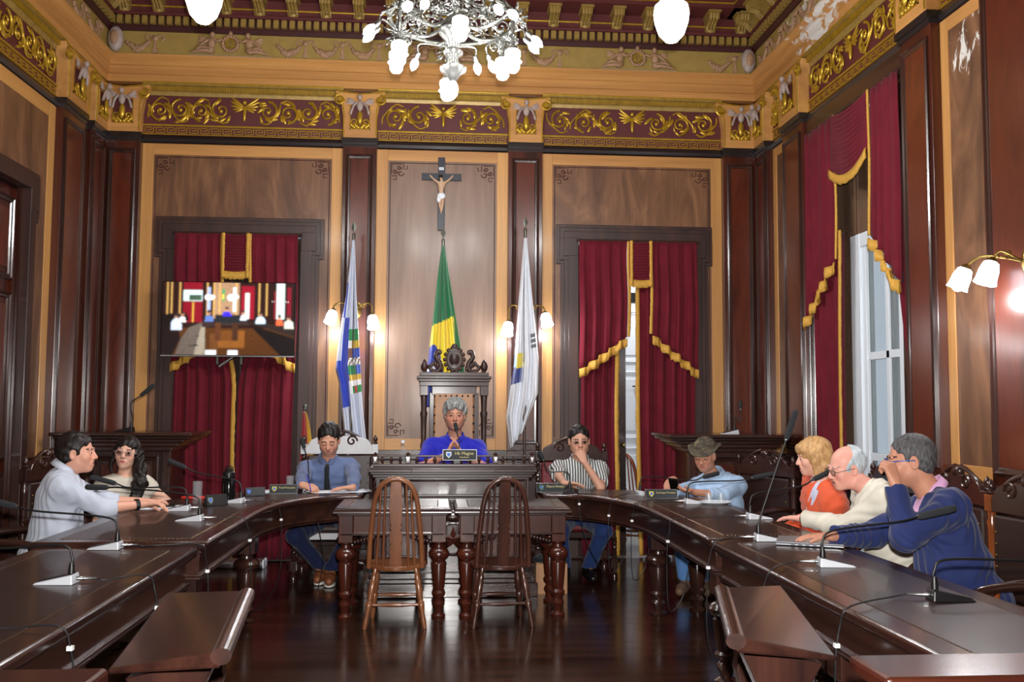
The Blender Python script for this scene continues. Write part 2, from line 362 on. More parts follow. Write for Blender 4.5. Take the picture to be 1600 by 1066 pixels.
def scroll_relief(u0, u1, z0, z1, dense=True):
    """one carved rinceau: volutes, leaves, tendrils and a winged centre figure"""
    mb = MB(); um = (u0+u1)/2; h = z1-z0; zc = (z0+z1)/2; hw = (u1-u0)/2; r = random.Random(int(100*u0)+5)
    for s in (-1, 1):
        nsp = max(2, int(round(hw/(h*0.95)))); 
        for i in range(nsp):
            cu = um + s*(0.13+(hw-0.16)*(i+0.5)/nsp); up = 1 if i % 2 else -1; R_ = h*0.36
            sp = spiral(cu, zc-up*0.01, R_, 1.35, -PI/2*up if s > 0 else -PI/2*up, s*up)
            mb.tube(sp, np.linspace(0.013, 0.008, len(sp)), 6)
            mb.ball((cu, -0.012, zc), (0.022, 0.014, 0.022), 8, 5)
            for k in range(9):      # leaves around the volute
                a = r.uniform(0, 2*PI); q = R_*r.uniform(0.75, 1.15); L = r.uniform(0.03, 0.055)
                c = V3(cu+q*math.cos(a), -0.008, zc+min(h*0.42, max(-h*0.42, q*math.sin(a)))); d = V3(math.cos(a+1.1*s), 0, math.sin(a+1.1*s))
                mb.ball(c, (L*0.36, 0.009, L), 6, 4, frame(d, (0, 1, 0)))
            e = um + s*(0.13+(hw-0.16)*(i+1.0)/nsp)   # linking stem
            st = bez([(cu-s*R_*0.8, -0.01, zc+up*h*0.36), (cu, -0.012, zc+up*h*0.43), (e, -0.012, zc), (e+s*0.02, -0.01, zc-up*h*0.3)], 14)
            st[:, 0] = np.clip(st[:, 0], u0+0.015, u1-0.015); mb.tube(st, 0.009, 5)
    mb.ball((um, -0.016, zc-0.02), (0.018, 0.016, h*0.3), 8, 6); mb.ball((um, -0.02, zc+h*0.33), 0.022, 8, 6)   # centre figure
    for s in (-1, 1):
        for k in range(5):
            L = 0.085-0.008*k; d = nrm((s*1.0, 0, 0.75-0.32*k)); c = V3(um, -0.01, zc+h*0.16)+d*L
            mb.ball(c, (0.014, 0.008, L), 6, 4, frame(d, (0, 1, 0)))
    return mb
def frame_strips(root, u0, u1, z0, z1, wd, y0, y1, mat, name='border', bottom=True, parts=None):
    a = mat[:-2]
    for nm, bx in (('l', (u0, u0+wd, z0, z1)), ('r', (u1-wd, u1, z0, z1)), ('t', (u0+wd, u1-wd, z1-wd, z1)), ('b', (u0+wd, u1-wd, z0, z0+wd))):
        if nm == 'b' and not bottom: continue
        MB().bb(bx[0], bx[1], y0, y1, bx[2], bx[3]).build(name, (a+'_x') if nm in 'tb' else (a+'_z'), root, 0, 0.003)
def corner_ornament(u, z, su, sz, y):
    """inlaid corner scroll, flat on the panel"""
    mb = MB(); q = lambda a, b: (u+su*a, y, z+sz*b)
    for pl in ([(0.0, 0.10), (0.0, 0.0), (0.10, 0.0)], [(0.015, 0.155), (0.05, 0.155), (0.05, 0.12), (0.0, 0.12)], [(0.155, 0.015), (0.155, 0.05), (0.12, 0.05), (0.12, 0.0)]):
        mb.tube([q(*p) for p in pl], 0.004, 4)
    for (a, b, r, t) in ((0.035, 0.075, 0.024, 1.2), (0.075, 0.035, 0.024, 1.2), (0.09, 0.09, 0.034, 0.9)):
        t_ = np.linspace(0, 1, 18); aa = t_*t*2*PI; rr = r*(1-0.75*t_)
        mb.tube([q(a+k*math.cos(w_), b+k*math.sin(w_)) for k, w_ in zip(rr, aa)], 0.0045, 4)
    return mb
def molding_frame(mb, u0, u1, z0, z1, wd, y, d):
    """raised, mitred moulding round a rectangle"""
    P = [(u0, z0), (u1, z0), (u1, z1), (u0, z1)]; prof = [(0, 0), (0, -d*0.7), (wd*0.25, -d), (wd*0.45, -d*0.55), (wd*0.8, -d*0.45), (wd, 0)]
    cs = [(1, 1), (-1, 1), (-1, -1), (1, -1)]; R_ = []
    for (u, z), (a, b) in zip(P, cs): R_.append([(u+a*p, y+q, z+b*p) for p, q in prof])
    R_ = np.array(R_); n = len(prof); f = []
    for i in range(4):
        for j in range(n-1): f.append((i*n+j, ((i+1) % 4)*n+j, ((i+1) % 4)*n+j+1, i*n+j+1))
    mb.add(R_, f); return mb
def pilaster(root, u0, u1, zd=1.05):
    p = MB().bb(u0, u1, 0, REC+0.02, zd, ZA-0.08).build('pilaster', 'mahogany_z', root, 0, 0.004)
    mb = MB(); molding_frame(mb, u0+0.035, u1-0.035, zd+0.06, ZA-0.16, 0.05, 0.0, 0.022); mb.build('moulding', 'darkwood_z', p, 0)
    MB().bb(u0+0.08, u1-0.08, -0.006, 0.005, zd+0.105, ZA-0.205).build('panel', 'redwood_z', p, 0)
    mb = MB()          # stepped foot and plinth
    for k, (z0, z1, e) in enumerate(((zd-0.05, zd, 0.012), (zd-0.12, zd-0.05, 0.03), (zd-0.19, zd-0.12, 0.045), (0.30, zd-0.19, 0.03), (0.12, 0.30, 0.05), (0.0, 0.12, 0.065))):
        mb.bb(u0-0.005, u1+0.005, -e, REC, z0, z1)
    mb.build('plinth', 'darkwood_x', p, 0, 0.006)
    return p
def dado(root, u0, u1, zd=1.05):
    mb = MB()
    for z0, z1, e in ((zd-0.05, zd, 0.01), (zd-0.13, zd-0.05, 0.035), (zd-0.18, zd-0.13, 0.02), (0.14, zd-0.18, 0.0), (0.0, 0.14, 0.03)):
        mb.bb(u0, u1, REC-e-0.004, REC+0.03, z0, z1)
    mb.build('dado', 'darkwood_x', root, 0, 0.005)
def bay(root, u0, u1, wal='walnut', zd=1.05, gold=0.11, orn=True, bottom=True, hole=None):
    z1 = ZA-0.085
    frame_strips(root, u0, u1, zd, z1, gold, REC-0.018, REC+0.02, 'goldwood_z', 'border', bottom)
    if hole:
        p = MB().bb(u0+gold, u1-gold, REC-0.01, REC+0.02, hole[2], z1-gold).build('wall_panel', wal, root, 0)
        for a, b in ((u0+gold, hole[0]), (hole[1], u1-gold)): MB().bb(a, b, REC-0.01, REC+0.02, zd, hole[2]).build('wall_panel', wal, root, 0)
    else: p = MB().bb(u0+gold, u1-gold, REC-0.01, REC+0.02, zd+gold*bottom, z1-gold).build('wall_panel', wal, root, 0)
    y = REC-0.0115
    if orn:
        a, b, c, d = u0+gold+0.022, u1-gold-0.022, zd+gold+0.02, z1-gold-0.02
        mb = MB()
        for q in ([(a, d), (b, d)], [(a, c), (a, d)], [(b, c), (b, d)]): mb.tube([(k[0], y, k[1]) for k in q], 0.0035, 4)
        mb.build('inlay_line', 'maroon_dark', p, 0)
        for (uu, zz, su, sz) in ((a, d, 1, -1), (b, d, -1, -1)) + (((a, c, 1, 1), (b, c, -1, 1)) if orn == 2 else ()):
            corner_ornament(uu+su*0.012, zz+sz*0.012, su, sz, y).build('corner_scroll', 'maroon_dark', p, 0)
    return p
def architrave(root, u0, u1, zt, ear=0.045, wd=0.14, name='door_frame'):
    """door surround with eared top corners"""
    mb = MB(); ze = zt-0.4
    for k, (e, d) in enumerate(((0.0, 0.03), (0.035, 0.05), (0.075, 0.065))):    # nested steps
        i = e
        mb.bb(u0-ear+i, u1+ear-i, REC-d, REC+0.02-0.003*k, zt-wd+0.02-0.004*k, zt-i)
        for s, ub in ((1, u0), (-1, u1)):
            a = ub+s*i; b = ub+s*(wd+0.004*k)
            mb.bb(min(a, b), max(a, b), REC-d+0.001, REC+0.018-0.003*k, 0.0, zt-wd+0.03)
            a = ub-s*ear+s*i; b = b-s*0.0025
            mb.bb(min(a, b), max(a, b), REC-d-0.002, REC+0.02, ze+i, zt-wd+0.03)
    return mb.build(name, 'satinwood', root, 0, 0.005)
def shell(root, u0, u1, holes, zt=5.7, y0=REC, th=0.3, mat='mahogany_z'):
    mb = MB(); us = u0
    for a, b, c, d in sorted(holes):
        mb.bb(us, a, y0, y0+th, 0, zt); mb.bb(a, b, y0, y0+th, d, zt)
        if c > 0: mb.bb(a, b, y0, y0+th, 0, c)
        us = b
    mb.bb(us, u1, y0, y0+th, 0, zt); return mb.build('wall_body', mat, root, 0)

# entablature ------------------------------------------------------------------
def capital(root, u0, u1):
    zb, zt = ZA+0.0, ZA+0.5; um = (u0+u1)/2; hw = (u1-u0)/2
    prof = [(-hw, zb), (hw, zb), (hw, zb+0.2), (hw+0.02, zb+0.34), (hw+0.075, zt-0.06), (hw+0.075, zt-0.03)]
    n = 9; top = [(um+(hw+0.075)*math.cos(t), zt-0.03-0.03*math.sin(t)) for t in np.linspace(0.0, PI, n)]
    L = [(um+p[0], p[1]) for p in prof] + top[1:-1] + [(um-p[0], p[1]) for p in prof[:1:-1]]
    b = MB().prism([(p[0], p[1]) for p in L], 0, 1, None)
    vv = np.concatenate(b.v); vv = np.column_stack([vv[:, 0], REC-vv[:, 2]*(REC+0.03), vv[:, 1]]); b.v = [vv]
    c = b.build('capital', 'goldwood_x', root, 30, 0.004)
    mb = MB(); mb.bb(um-hw*0.55, um+hw*0.55, -0.034, -0.02, zb+0.09, zb+0.32); mb.build('niche', 'maroon', c, 0)
    mb = MB()
    for s in (-1, 1):      # volutes, edge beads, foliage
        sp = spiral(um+s*(hw+0.03), zt-0.13, 0.055, 1.6, PI/2, -s, 30, -0.05); mb.tube(sp, 0.011, 6); mb.lathe([(0.022, -0.03), (0.028, 0), (0.022, 0.03)], (um+s*(hw+0.03), -0.045, zt-0.13), 10, (0, 1, 0))
        mb.tube([(um+s*(hw-0.008), -0.034, zb+0.01), (um+s*(hw-0.008), -0.034, zb+0.26), (um+s*(hw+0.03), -0.036, zt-0.08)], 0.007, 5)
        mb.tube(spiral(um+s*hw*0.32, zb+0.15, 0.04, 1.2, -PI/2, s, 16, -0.045), 0.009, 5)
        for k in range(6): mb.ball((um+s*hw*(0.1+0.08*k), -0.045, zb+0.1+0.012*(k % 3)), (0.018, 0.012, 0.024), 6, 4)
    mb.ball((um, -0.06, zb+0.19), (0.03, 0.022, 0.075), 8, 6)
    mb.bb(um-hw*0.6, um+hw*0.6, -0.038, -0.03, zb+0.08, zb+0.09); mb.bb(um-hw*0.6, um-hw*0.55, -0.038, -0.03, zb+0.08, zb+0.32); mb.bb(um+hw*0.55, um+hw*0.6, -0.038, -0.03, zb+0.08, zb+0.32)
    mb.tube([(um-hw-0.07, -0.035, zt-0.035), (um-hw*0.5, -0.035, zt-0.058), (um, -0.035, zt-0.066), (um+hw*0.5, -0.035, zt-0.058), (um+hw+0.07, -0.035, zt-0.035)], 0.008, 5)
    mb.build('gilding', 'gold', c, 50)
    mb = MB()              # winged figure
    mb.ball((um, -0.085, zb+0.385), (0.024, 0.026, 0.03), 8, 6); mb.ball((um, -0.07, zb+0.305), (0.034, 0.026, 0.055), 8, 6)
    for s in (-1, 1):
        mb.tube(bez([(um+s*0.03, -0.07, zb+0.34), (um+s*0.065, -0.07, zb+0.3), (um+s*0.09, -0.06, zb+0.22)], 8), 0.013, 6)
        for k in range(3): d = nrm((s, 0, 0.75-0.4*k)); mb.ball(V3(um+s*0.05, -0.05, zb+0.34)+d*0.04, (0.014, 0.01, 0.05), 6, 4, frame(d, (0, 1, 0)))
    mb.build('winged_figure', 'relief_grey', c, 60)
def cherub_group(root, u):
    """two seated cherubs beside a wreathed monogram"""
    z0 = ZA+0.76; g = MB().bb(u-0.40, u+0.40, -0.012, REC, z0+0.005, z0+0.025).build('cherub_ledge', 'relief_grey', root, 0, 0.003)
    for s in (-1, 1):
        mb = MB(); X = lambda a: u+s*a
        mb.ball((X(0.17), -0.045, z0+0.215), (0.027, 0.027, 0.03), 9, 7); mb.ball((X(0.18), -0.03, z0+0.135), (0.04, 0.03, 0.06), 9, 7); mb.ball((X(0.195), -0.03, z0+0.07), (0.05, 0.035, 0.04), 9, 7)
        mb.tube(bez([(X(0.19), -0.035, z0+0.06), (X(0.27), -0.045, z0+0.09), (X(0.34), -0.04, z0+0.04)], 10), np.linspace(0.026, 0.013, 11), 7)
        mb.tube(bez([(X(0.19), -0.05, z0+0.05), (X(0.26), -0.06, z0+0.05), (X(0.36), -0.045, z0+0.035)], 10), np.linspace(0.026, 0.013, 11), 7)
        mb.tube(bez([(X(0.16), -0.045, z0+0.175), (X(0.12), -0.05, z0+0.15), (X(0.08), -0.045, z0+0.17)], 8), np.linspace(0.016, 0.011, 9), 6)
        mb.tube(bez([(X(0.205), -0.035, z0+0.17), (X(0.26), -0.035, z0+0.13), (X(0.3), -0.035, z0+0.1)], 8), np.linspace(0.016, 0.011, 9), 6)
        for k in range(3): d = nrm((s, 0, 0.5-0.3*k)); mb.ball(V3(X(0.23), -0.015, z0+0.17)+d*0.04, (0.016, 0.009, 0.045), 6, 4, frame(d, (0, 1, 0)))
        mb.build('cherub', 'relief', g, 60)
    mb = MB()
    for k in range(16): a = 2*PI*k/16; mb.ball((u+0.072*math.cos(a), -0.03, z0+0.135+0.072*math.sin(a)), (0.02, 0.018, 0.02), 6, 5)
    mb.ball((u, -0.03, z0+0.235), (0.02, 0.014, 0.03), 6, 5); mb.build('wreath', 'relief', g, 60)
    mb = MB(); a = np.linspace(0.5, 2*PI-0.5, 20); mb.tube([(u+0.042*math.cos(t), -0.045, z0+0.135+0.045*math.sin(t)) for t in a], 0.007, 6)
    mb.tube([(u-0.026, -0.045, z0+0.11), (u-0.02, -0.045, z0+0.165), (u, -0.045, z0+0.13), (u+0.02, -0.045, z0+0.165), (u+0.026, -0.045, z0+0.11)], 0.006, 5)
    mb.build('monogram', 'gold', g, 60)
def swag(root, u, w_):
    z0 = ZA+0.76; g = random.Random(int(u*97)); mb = MB()
    for k in range(22):
        t = k/21; x = u-w_/2+w_*t; s = 4*t*(1-t); mb.ball((x, -0.012, z0+0.14-0.075*s+g.uniform(-.012, .012)), (0.02, 0.02, 0.012+0.026*s), 6, 4)
    mb.build('garland', 'relief', root, 60)
    mb = MB(); x = u+w_/2+0.05
    mb.ball((x, -0.02, z0+0.17), (0.03, 0.016, 0.03), 8, 5); mb.ball((x, -0.03, z0+0.17), 0.013, 6, 5)
    for s in (-1, 1): mb.tube(bez([(x+s*0.02, -0.012, z0+0.18), (x+s*0.06, -0.014, z0+0.2), (x+s*0.085, -0.012, z0+0.17), (x+s*0.06, -0.012, z0+0.15)], 10), 0.009, 5)
    mb.prism([(-0.024, -0.06), (0.024, -0.06), (0.007, 0.06), (-0.007, 0.06)], 0, 0.014, (np.array([[1., 0, 0], [0, 0, -1.], [0, 1., 0]]), V3(x, 0.0, z0+0.085)))
    mb.build('rosette_tassel', 'relief', root, 60)
def bracket_mb():
    mb = MB(); sp = [(-0.0, 0.0), (-0.0, -0.13), (-0.03, -0.15), (-0.06, -0.13), (-0.075, -0.09), (-0.12, -0.07), (-0.19, -0.055), (-0.2, -0.03), (-0.2, 0.0)]
    n = len(sp); w_ = 0.05
    P = [(-w_, a, b) for a, b in sp]+[(w_, a, b) for a, b in sp]
    mb.add(P, [tuple(range(n)), tuple(range(2*n-1, n-1, -1))]+[(i, i+n, (i+1) % n+n, (i+1) % n) for i in range(n)])
    mb.bb(-0.065, 0.065, -0.225, 0, 0, 0.022)
    for k in (-0.03, 0, 0.03): mb.tube([(k, -0.2, -0.01), (k, -0.19, -0.06), (k, -0.1, -0.085), (k, -0.06, -0.14), (k, -0.01, -0.155)], 0.012, 5)
    mb.ball((0, -0.05, -0.13), (0.045, 0.03, 0.03), 8, 5)
    return mb
proto = {}
def entablature(name, loc, rz, u0, u1, pil, bays, cherubs, medal, worn=False):
    T = structure(name, loc); T.rotation_euler.z = rz
    B = lambda n, m_, a, b, y0, y1, z0, z1, bev=0.003: MB().bb(a, b, y0, y1, z0, z1).build(n, m_, T, 0, bev)
    # black astragal follows the pilasters
    mb = MB()
    for a, b in bays: mb.sweep([(0, 0), (-0.02, 0.012), (-0.032, 0.04), (-0.02, 0.07), (0, 0.08)], [(a, REC, ZA-0.08), (b, REC, ZA-0.08)], (0, 1, 0))
    for a, b in pil: mb.bb(a-0.012, b+0.012, -0.03, REC, ZA-0.05, ZA); mb.bb(a-0.004, b+0.004, -0.012, REC, ZA-0.085, ZA-0.05)
    mb.build('astragal', 'corniceblack', T, 35)
    for a, b in bays:
        B('frieze_panel', 'maroon', a, b, REC-0.012, REC+0.02, ZA, ZA+0.47)
        B('gilt_fillet', 'gold', a, b, REC-0.026, REC, ZA+0.088, ZA+0.105); B('gilt_fillet', 'gold', a, b, REC-0.024, REC, ZA+0.002, ZA+0.012)
        n = max(1, int((b-a-0.02)/0.104)); st = (b-a-0.02)/n
        for k in range(n):
            if 'key' not in proto: proto['key'] = greek_key_mesh().build('key_motif', 'gold', T, 0); proto['key'].location = (a+0.01+st*(k+.5), REC-0.012, ZA+0.02)
            else: inst(proto['key'], 'key_motif', (a+0.01+st*(k+.5), REC-0.012, ZA+0.02), T)
        mb = scroll_relief(a+0.03, b-0.03, ZA+0.115, ZA+0.385); o = mb.build('scroll_relief', 'gold', T, 60); o.location.y = REC-0.012
        mb = MB(); mb.sweep([(0, 0), (-0.02, 0), (-0.03, 0.03), (-0.05, 0.05), (-0.05, 0.085), (-0.075, 0.09), (-0.075, 0.115), (0, 0.115)], [(a, REC, ZA+0.39), (b, REC, ZA+0.39)], (0, 1, 0)); 
        mb.build('gilt_cornice', 'gold_dull', T, 25)
        mb = MB(); k = a+0.02
        while k < b-0.02: mb.bb(k, k+0.012, REC-0.062, REC-0.045, ZA+0.428, ZA+0.474); k += 0.024
        mb.build('fluting', 'gold', T, 0)['kind'] = 'stuff'
        B('gilt_fillet', 'gold', a, b, REC-0.084, REC, ZA+0.495, ZA+0.51)
    for a, b in pil: capital(T, a, b)
    # painted wooden fasciae
    mb = MB(); mb.sweep([(0.1, 0), (-0.0, 0), (-0.0, 0.07), (-0.018, 0.075), (-0.018, 0.15), (-0.036, 0.155), (-0.036, 0.21), (-0.07, 0.235), (-0.07, 0.255), (0.1, 0.255)], [(u0, 0.0, ZA+0.5), (u1, 0.0, ZA+0.5)], (0, 1, 0)); mb.build('fascia', 'fascia_peel' if worn else 'goldwood_x', T, 25)
    B('relief_frieze', 'frieze_peel' if worn else 'frieze_ochre', u0, u1, 0.0, REC+0.02, ZA+0.75, ZA+1.02)
    k = u0+0.28; cs = list(cherubs)
    for c in cs: cherub_group(T, c)
    while k < u1-0.3:
        if all(abs(k+0.05-c) > 0.58 for c in cs): swag(T, k, 0.22)
        k += 0.36
    for c in medal:
        g = MB().ball((c, -0.05, ZA+0.9), (0.075, 0.05, 0.125), 12, 8).build('medallion', 'relief_grey', T, 60)
        mb = MB(); mb.ball((c, -0.095, ZA+0.9), (0.04, 0.02, 0.07), 9, 7); mb.build('carved_face', 'relief', g, 60)
    mb = MB(); mb.sweep([(0.1, 0), (-0.02, 0), (-0.045, 0.03), (-0.045, 0.05), (0.1, 0.05)], [(u0, 0, ZA+1.0), (u1, 0, ZA+1.0)], (0, 1, 0)); mb.build('dark_moulding', 'maroon_dark', T, 25)
    B('dentil_ground', 'maroon_dark', u0, u1, -0.02, REC+.02, ZA+1.045, ZA+1.14)
    n = int((u1-u0)/0.078)
    for i in range(n):
        p = (u0+0.04+0.078*i, -0.045, ZA+1.093)
        if 'dentil' not in proto: proto['dentil'] = MB().box((0, 0, 0), (0.05, 0.06, 0.08)).build('dentil', 'gold_dull', T, 0, 0.003); proto['dentil'].location = p
        else: inst(proto['dentil'], 'dentil', p, T)
    B('soffit_band', 'maroon', u0, u1, -0.09, REC+.02, ZA+1.138, ZA+1.165); B('bed_band', 'maroon', u0, u1, -0.03, REC+.02, ZA+1.16, ZA+1.36); B('gilt_fillet', 'gold', u0, u1, -0.045, 0, ZA+1.235, ZA+1.25)
    n = max(2, int(round((u1-u0)/0.318))); st = (u1-u0)/n
    for i in range(n):
        p = (u0+st*(i+0.5), -0.03, ZA+1.315)
        if 'bracket' not in proto: proto['bracket'] = bracket_mb().build('bracket', 'gold_dull', T, 40); proto['bracket'].location = p
        else: inst(proto['bracket'], 'bracket', p, T)
    mb = MB(); mb.sweep([(0.1, 0), (-0.3, 0), (-0.3, 0.05), (-0.34, 0.06), (-0.36, 0.1), (-0.44, 0.11), (-0.46, 0.16), (-0.54, 0.17), (-0.56, 0.26), (0.1, 0.26)], [(u0, 0, ZA+1.335), (u1, 0, ZA+1.335)], (0, 1, 0)); mb.build('corona', 'maroon', T, 25)
    for y, z in ((-0.302, 0.045), (-0.362, 0.105), (-0.462, 0.165), (-0.562, 0.25)): B('gilt_fillet', 'gold', u0, u1, y-0.006, y+0.01, ZA+1.335+z-0.008, ZA+1.335+z+0.008, 0)
    return T

# end wall
PB = [(-3.21, -2.88), (-0.95, -0.62), (0.68, 1.02), (2.86, 3.20)]; BB = [(-2.88, -0.95), (-0.62, 0.68), (1.02, 2.86)]
wb = structure('wall_back', (0, YB, 0))
shell(wb, -3.7, 3.7, [(-2.52, -1.34, 0, 3.14), (1.38, 2.58, 0, 3.14)])
for a, b in PB: pilaster(wb, a, b)
for k, (a, b) in enumerate(BB):
    bay(wb, a, b, 'walnut_pale' if k == 1 else 'walnut', orn=2 if k == 1 else 1, bottom=(k == 1), hole=((-2.56, -1.3, 3.2), None, (1.34, 2.62, 3.2))[k])
    if k == 1: dado(wb, a, b)
for a, b in ((-2.88, -2.71), (-1.14, -0.95), (1.02, 1.18), (2.78, 2.86)): dado(wb, a, b, 1.05)
architrave(wb, -2.685, -1.165, 3.30, wd=0.17); architrave(wb, 1.21, 2.71, 3.30, wd=0.17)
entablature('trim_1', (0, YB, 0), 0, WL, WR, PB, BB, (-2.05, 0.02, 1.98), (-3.13, 3.12))
# left wall (u = Y - YB)
PL_ = [(-0.35, 0), (-1.0, -0.51), (-3.75, -3.4), (-6.7, -6.35), (-9.6, -9.25)]; BL_ = [(-0.51, -0.35), (-3.4, -1.0), (-6.35, -3.75), (-9.25, -6.7), (-12.2, -9.6)]
wl = structure('wall_left', (WL, YB, 0)); wl.rotation_euler.z = PI/2
shell(wl, -12.3, 0.4, [(-2.9, -1.45, 0, 3.2)])
for a, b in PL_: pilaster(wl, a, b)
for k, (a, b) in enumerate(BL_):
    bay(wl, a, b, gold=0.05 if k == 0 else 0.12, orn=0, bottom=(k != 1), hole=(-2.95, -1.4, 3.25) if k == 1 else None)
    if k != 1: dado(wl, a, b)
for a, b in ((-3.4, -3.06), (-1.29, -1.0)): dado(wl, a, b)
architrave(wl, -3.02, -1.33, 3.35, wd=0.17)
entablature('trim_2', (WL, YB, 0), PI/2, -7.2, 0, PL_[:4], [(-0.51, -0.35), (-3.4, -1.0), (-6.35, -3.75)], (-1.9, -5.0), ())
# right wall (u = YB - Y)
PR_ = [(0, 0.31), (0.73, 1.2), (2.95, 3.36), (3.9, 4.55), (6.4, 6.8), (9.6, 10.0)]; BR_ = [(0.31, 0.73), (1.2, 2.95), (3.36, 3.9), (4.55, 6.4), (6.8, 9.6), (10.0, 12.2)]
wr = structure('wall_right', (WR, YB, 0)); wr.rotation_euler.z = -PI/2
shell(wr, -0.4, 12.3, [(1.27, 2.88, 0.35, 3.86)])
for a, b in PR_: pilaster(wr, a, b)
for k, (a, b) in enumerate(BR_):
    if k == 1: continue
    bay(wr, a, b, 'walnut_peel' if k == 2 else 'walnut', gold=0.09 if k in (0, 2) else 0.12, orn=0); dado(wr, a, b)
mb = MB()
for e, d in ((0.0, 0.03), (0.03, 0.055)):
    mb.bb(1.2+e*0, 2.95, REC-d, REC+0.02, 3.86+e, ZA-0.08); mb.bb(1.2, 1.27-e, REC-d, REC+.02, 0, 3.87); mb.bb(2.88+e, 2.95, REC-d, REC+.02, 0, 3.87)
mb.bb(2.79, 2.9, REC-0.02, REC+0.02, 0.35, 3.87); mb.bb(1.2, 2.95, REC-0.03, REC+0.02, 0, 0.35)
mb.build('window_surround', 'darkwood_x', wr, 0, 0.006)
entablature('trim_3', (WR, YB, 0), -PI/2, 0, 7.2, PR_[:5], BR_[:4], (2.1, 5.6), (), True)
# wall behind the photographer, ceiling
MB().bb(-3.6, 3.6, YF-0.3, YF, 0, 5.75).build('wall_front', 'mahogany_z', None, 0)['kind'] = 'structure'
ce = structure('ceiling'); MB().bb(-3.6, 3.6, YF-0.3, 9.5, 5.74, 5.9).build('ceiling_ground', 'maroon', ce, 0)
for i, (x0, x1) in enumerate(((-2.4, -0.85), (-0.75, 0.75), (0.85, 2.4))):
    for j, y0 in enumerate(np.arange(-2.4, 8.2, 1.75)):
        p = MB().bb(x0, x1, y0, min(y0+1.6, 8.3), 5.715, 5.745).build('ceiling_panel', 'walnut', ce, 0, 0.01)
        mb = MB(); y1 = min(y0+1.6, 8.3)
        for a, b, c, d in ((x0, x1, y0, y0+.03), (x0, x1, y1-.03, y1), (x0, x0+.03, y0, y1), (x1-.03, x1, y0, y1)): mb.bb(a, b, c, d, 5.70, 5.735)
        mb.build('gilt_frame', 'gold', p, 0)

# doors ------------------------------------------------------------------------
def panelled_leaf(parent, name, u0, u1, y, z0, z1, mat, pan, rows, th=0.05, mold='darkwood_z'):
    d = MB().bb(u0, u1, y, y+th, z0, z1).build(name, mat, parent, 0, 0.004)
    for a, b in rows:
        mb = MB(); molding_frame(mb, u0+0.09, u1-0.09, a, b, 0.05, y, 0.022); mb.build('panel_moulding', mold, d, 0)
        mb = MB(); mb.bb(u0+0.17, u1-0.17, y-0.014, y+0.01, a+0.09, b-0.09); mb.build('panel', pan, d, 0, 0.006)
    return d
d1 = structure('door_1', (WL, YB, 0)); d1.rotation_euler.z = PI/2
for a, b in ((-2.9, -2.175), (-2.175, -1.45)):
    lf = panelled_leaf(d1, 'door_leaf', a+0.003, b-0.003, REC+0.06, 0, 3.19, 'mahogany_z', 'redwood_z', [(0.2, 0.95), (1.05, 2.35), (2.45, 3.1)])
    mb = MB(); mb.prism([(0, -0.16), (0.09, 0), (0, 0.16), (-0.09, 0)], 0, 0.015, (np.array([[1., 0, 0], [0, 0, -1.], [0, 1., 0]]), V3((a+b)/2, REC+0.05, 1.7))); mb.build('lozenge', 'darkwood_z', lf, 0, 0.004)
MB().tube([(-2.155, REC+0.02, 1.08), (-2.155, REC+0.005, 1.12), (-2.155, REC+0.02, 1.16)], 0.009, 6).build('door_handle', 'brass', d1, 60)
d2 = structure('door_2', (0, YB, 0))            # dark leaf standing behind the right-hand curtain
panelled_leaf(d2, 'door_leaf', 1.40, 1.895, REC+0.12, 0, 3.12, 'darkwood_z', 'darkwood_z', [(0.2, 1.0), (1.1, 2.3), (2.4, 3.05)])
MB().lathe([(0.018, 0), (0.024, 0.02), (0.012, 0.05)], (1.86, REC+0.1, 1.1), 10, (0, -1, 0)).build('door_knob', 'brass', d2, 60)
d3 = structure('door_3', (0, YB, 0))            # dark doors behind the left-hand curtain
for a, b in ((-2.52, -1.93), (-1.93, -1.34)): panelled_leaf(d3, 'door_leaf', a+.002, b-.002, REC+0.14, 0, 3.13, 'darkwood_z', 'darkwood_z', [(0.2, 1.0), (1.1, 2.3), (2.4, 3.05)])
# passage beyond the right-hand door: pale wall with a white door
wp = structure('wall_passage'); MB().bb(0.6, 3.6, 11.0, 11.15, 0, 3.6).build('passage_wall', 'far_wall', wp, 0)
MB().bb(0.5, 0.6, 9.45, 11.15, 0, 3.6).build('passage_wall', 'far_wall', wp, 0); MB().bb(3.5, 3.6, 9.45, 11.15, 0, 3.6).build('passage_wall', 'far_wall', wp, 0); MB().bb(0.5, 3.6, 9.45, 11.15, 3.6, 3.7).build('passage_ceiling', 'far_wall', wp, 0)
d4 = structure('door_4'); panelled_leaf(d4, 'door_leaf', 2.0, 2.9, 10.9, 0.0, 3.0, 'white_paint', 'white_paint', [(0.2, 1.0), (1.1, 1.9), (2.0, 2.62)], 0.06, 'white_paint')
lamp('passage_fill_light', 'POINT', (1.7, 10.2, 3.3), 60, (1, 0.98, 0.95), 0.15)  # added fill with no fixture, brightens the white door
mb = MB(); mb.bb(2.28, 2.52, 10.885, 10.91, 2.72, 2.84); mb.build('vent_slot', 'black', d4, 0)
mb = MB(); mb.tube([(2.30, 10.86, 1.72), (2.40, 10.86, 1.72)], 0.012, 6); mb.build('bolt', 'steel', d4, 60)
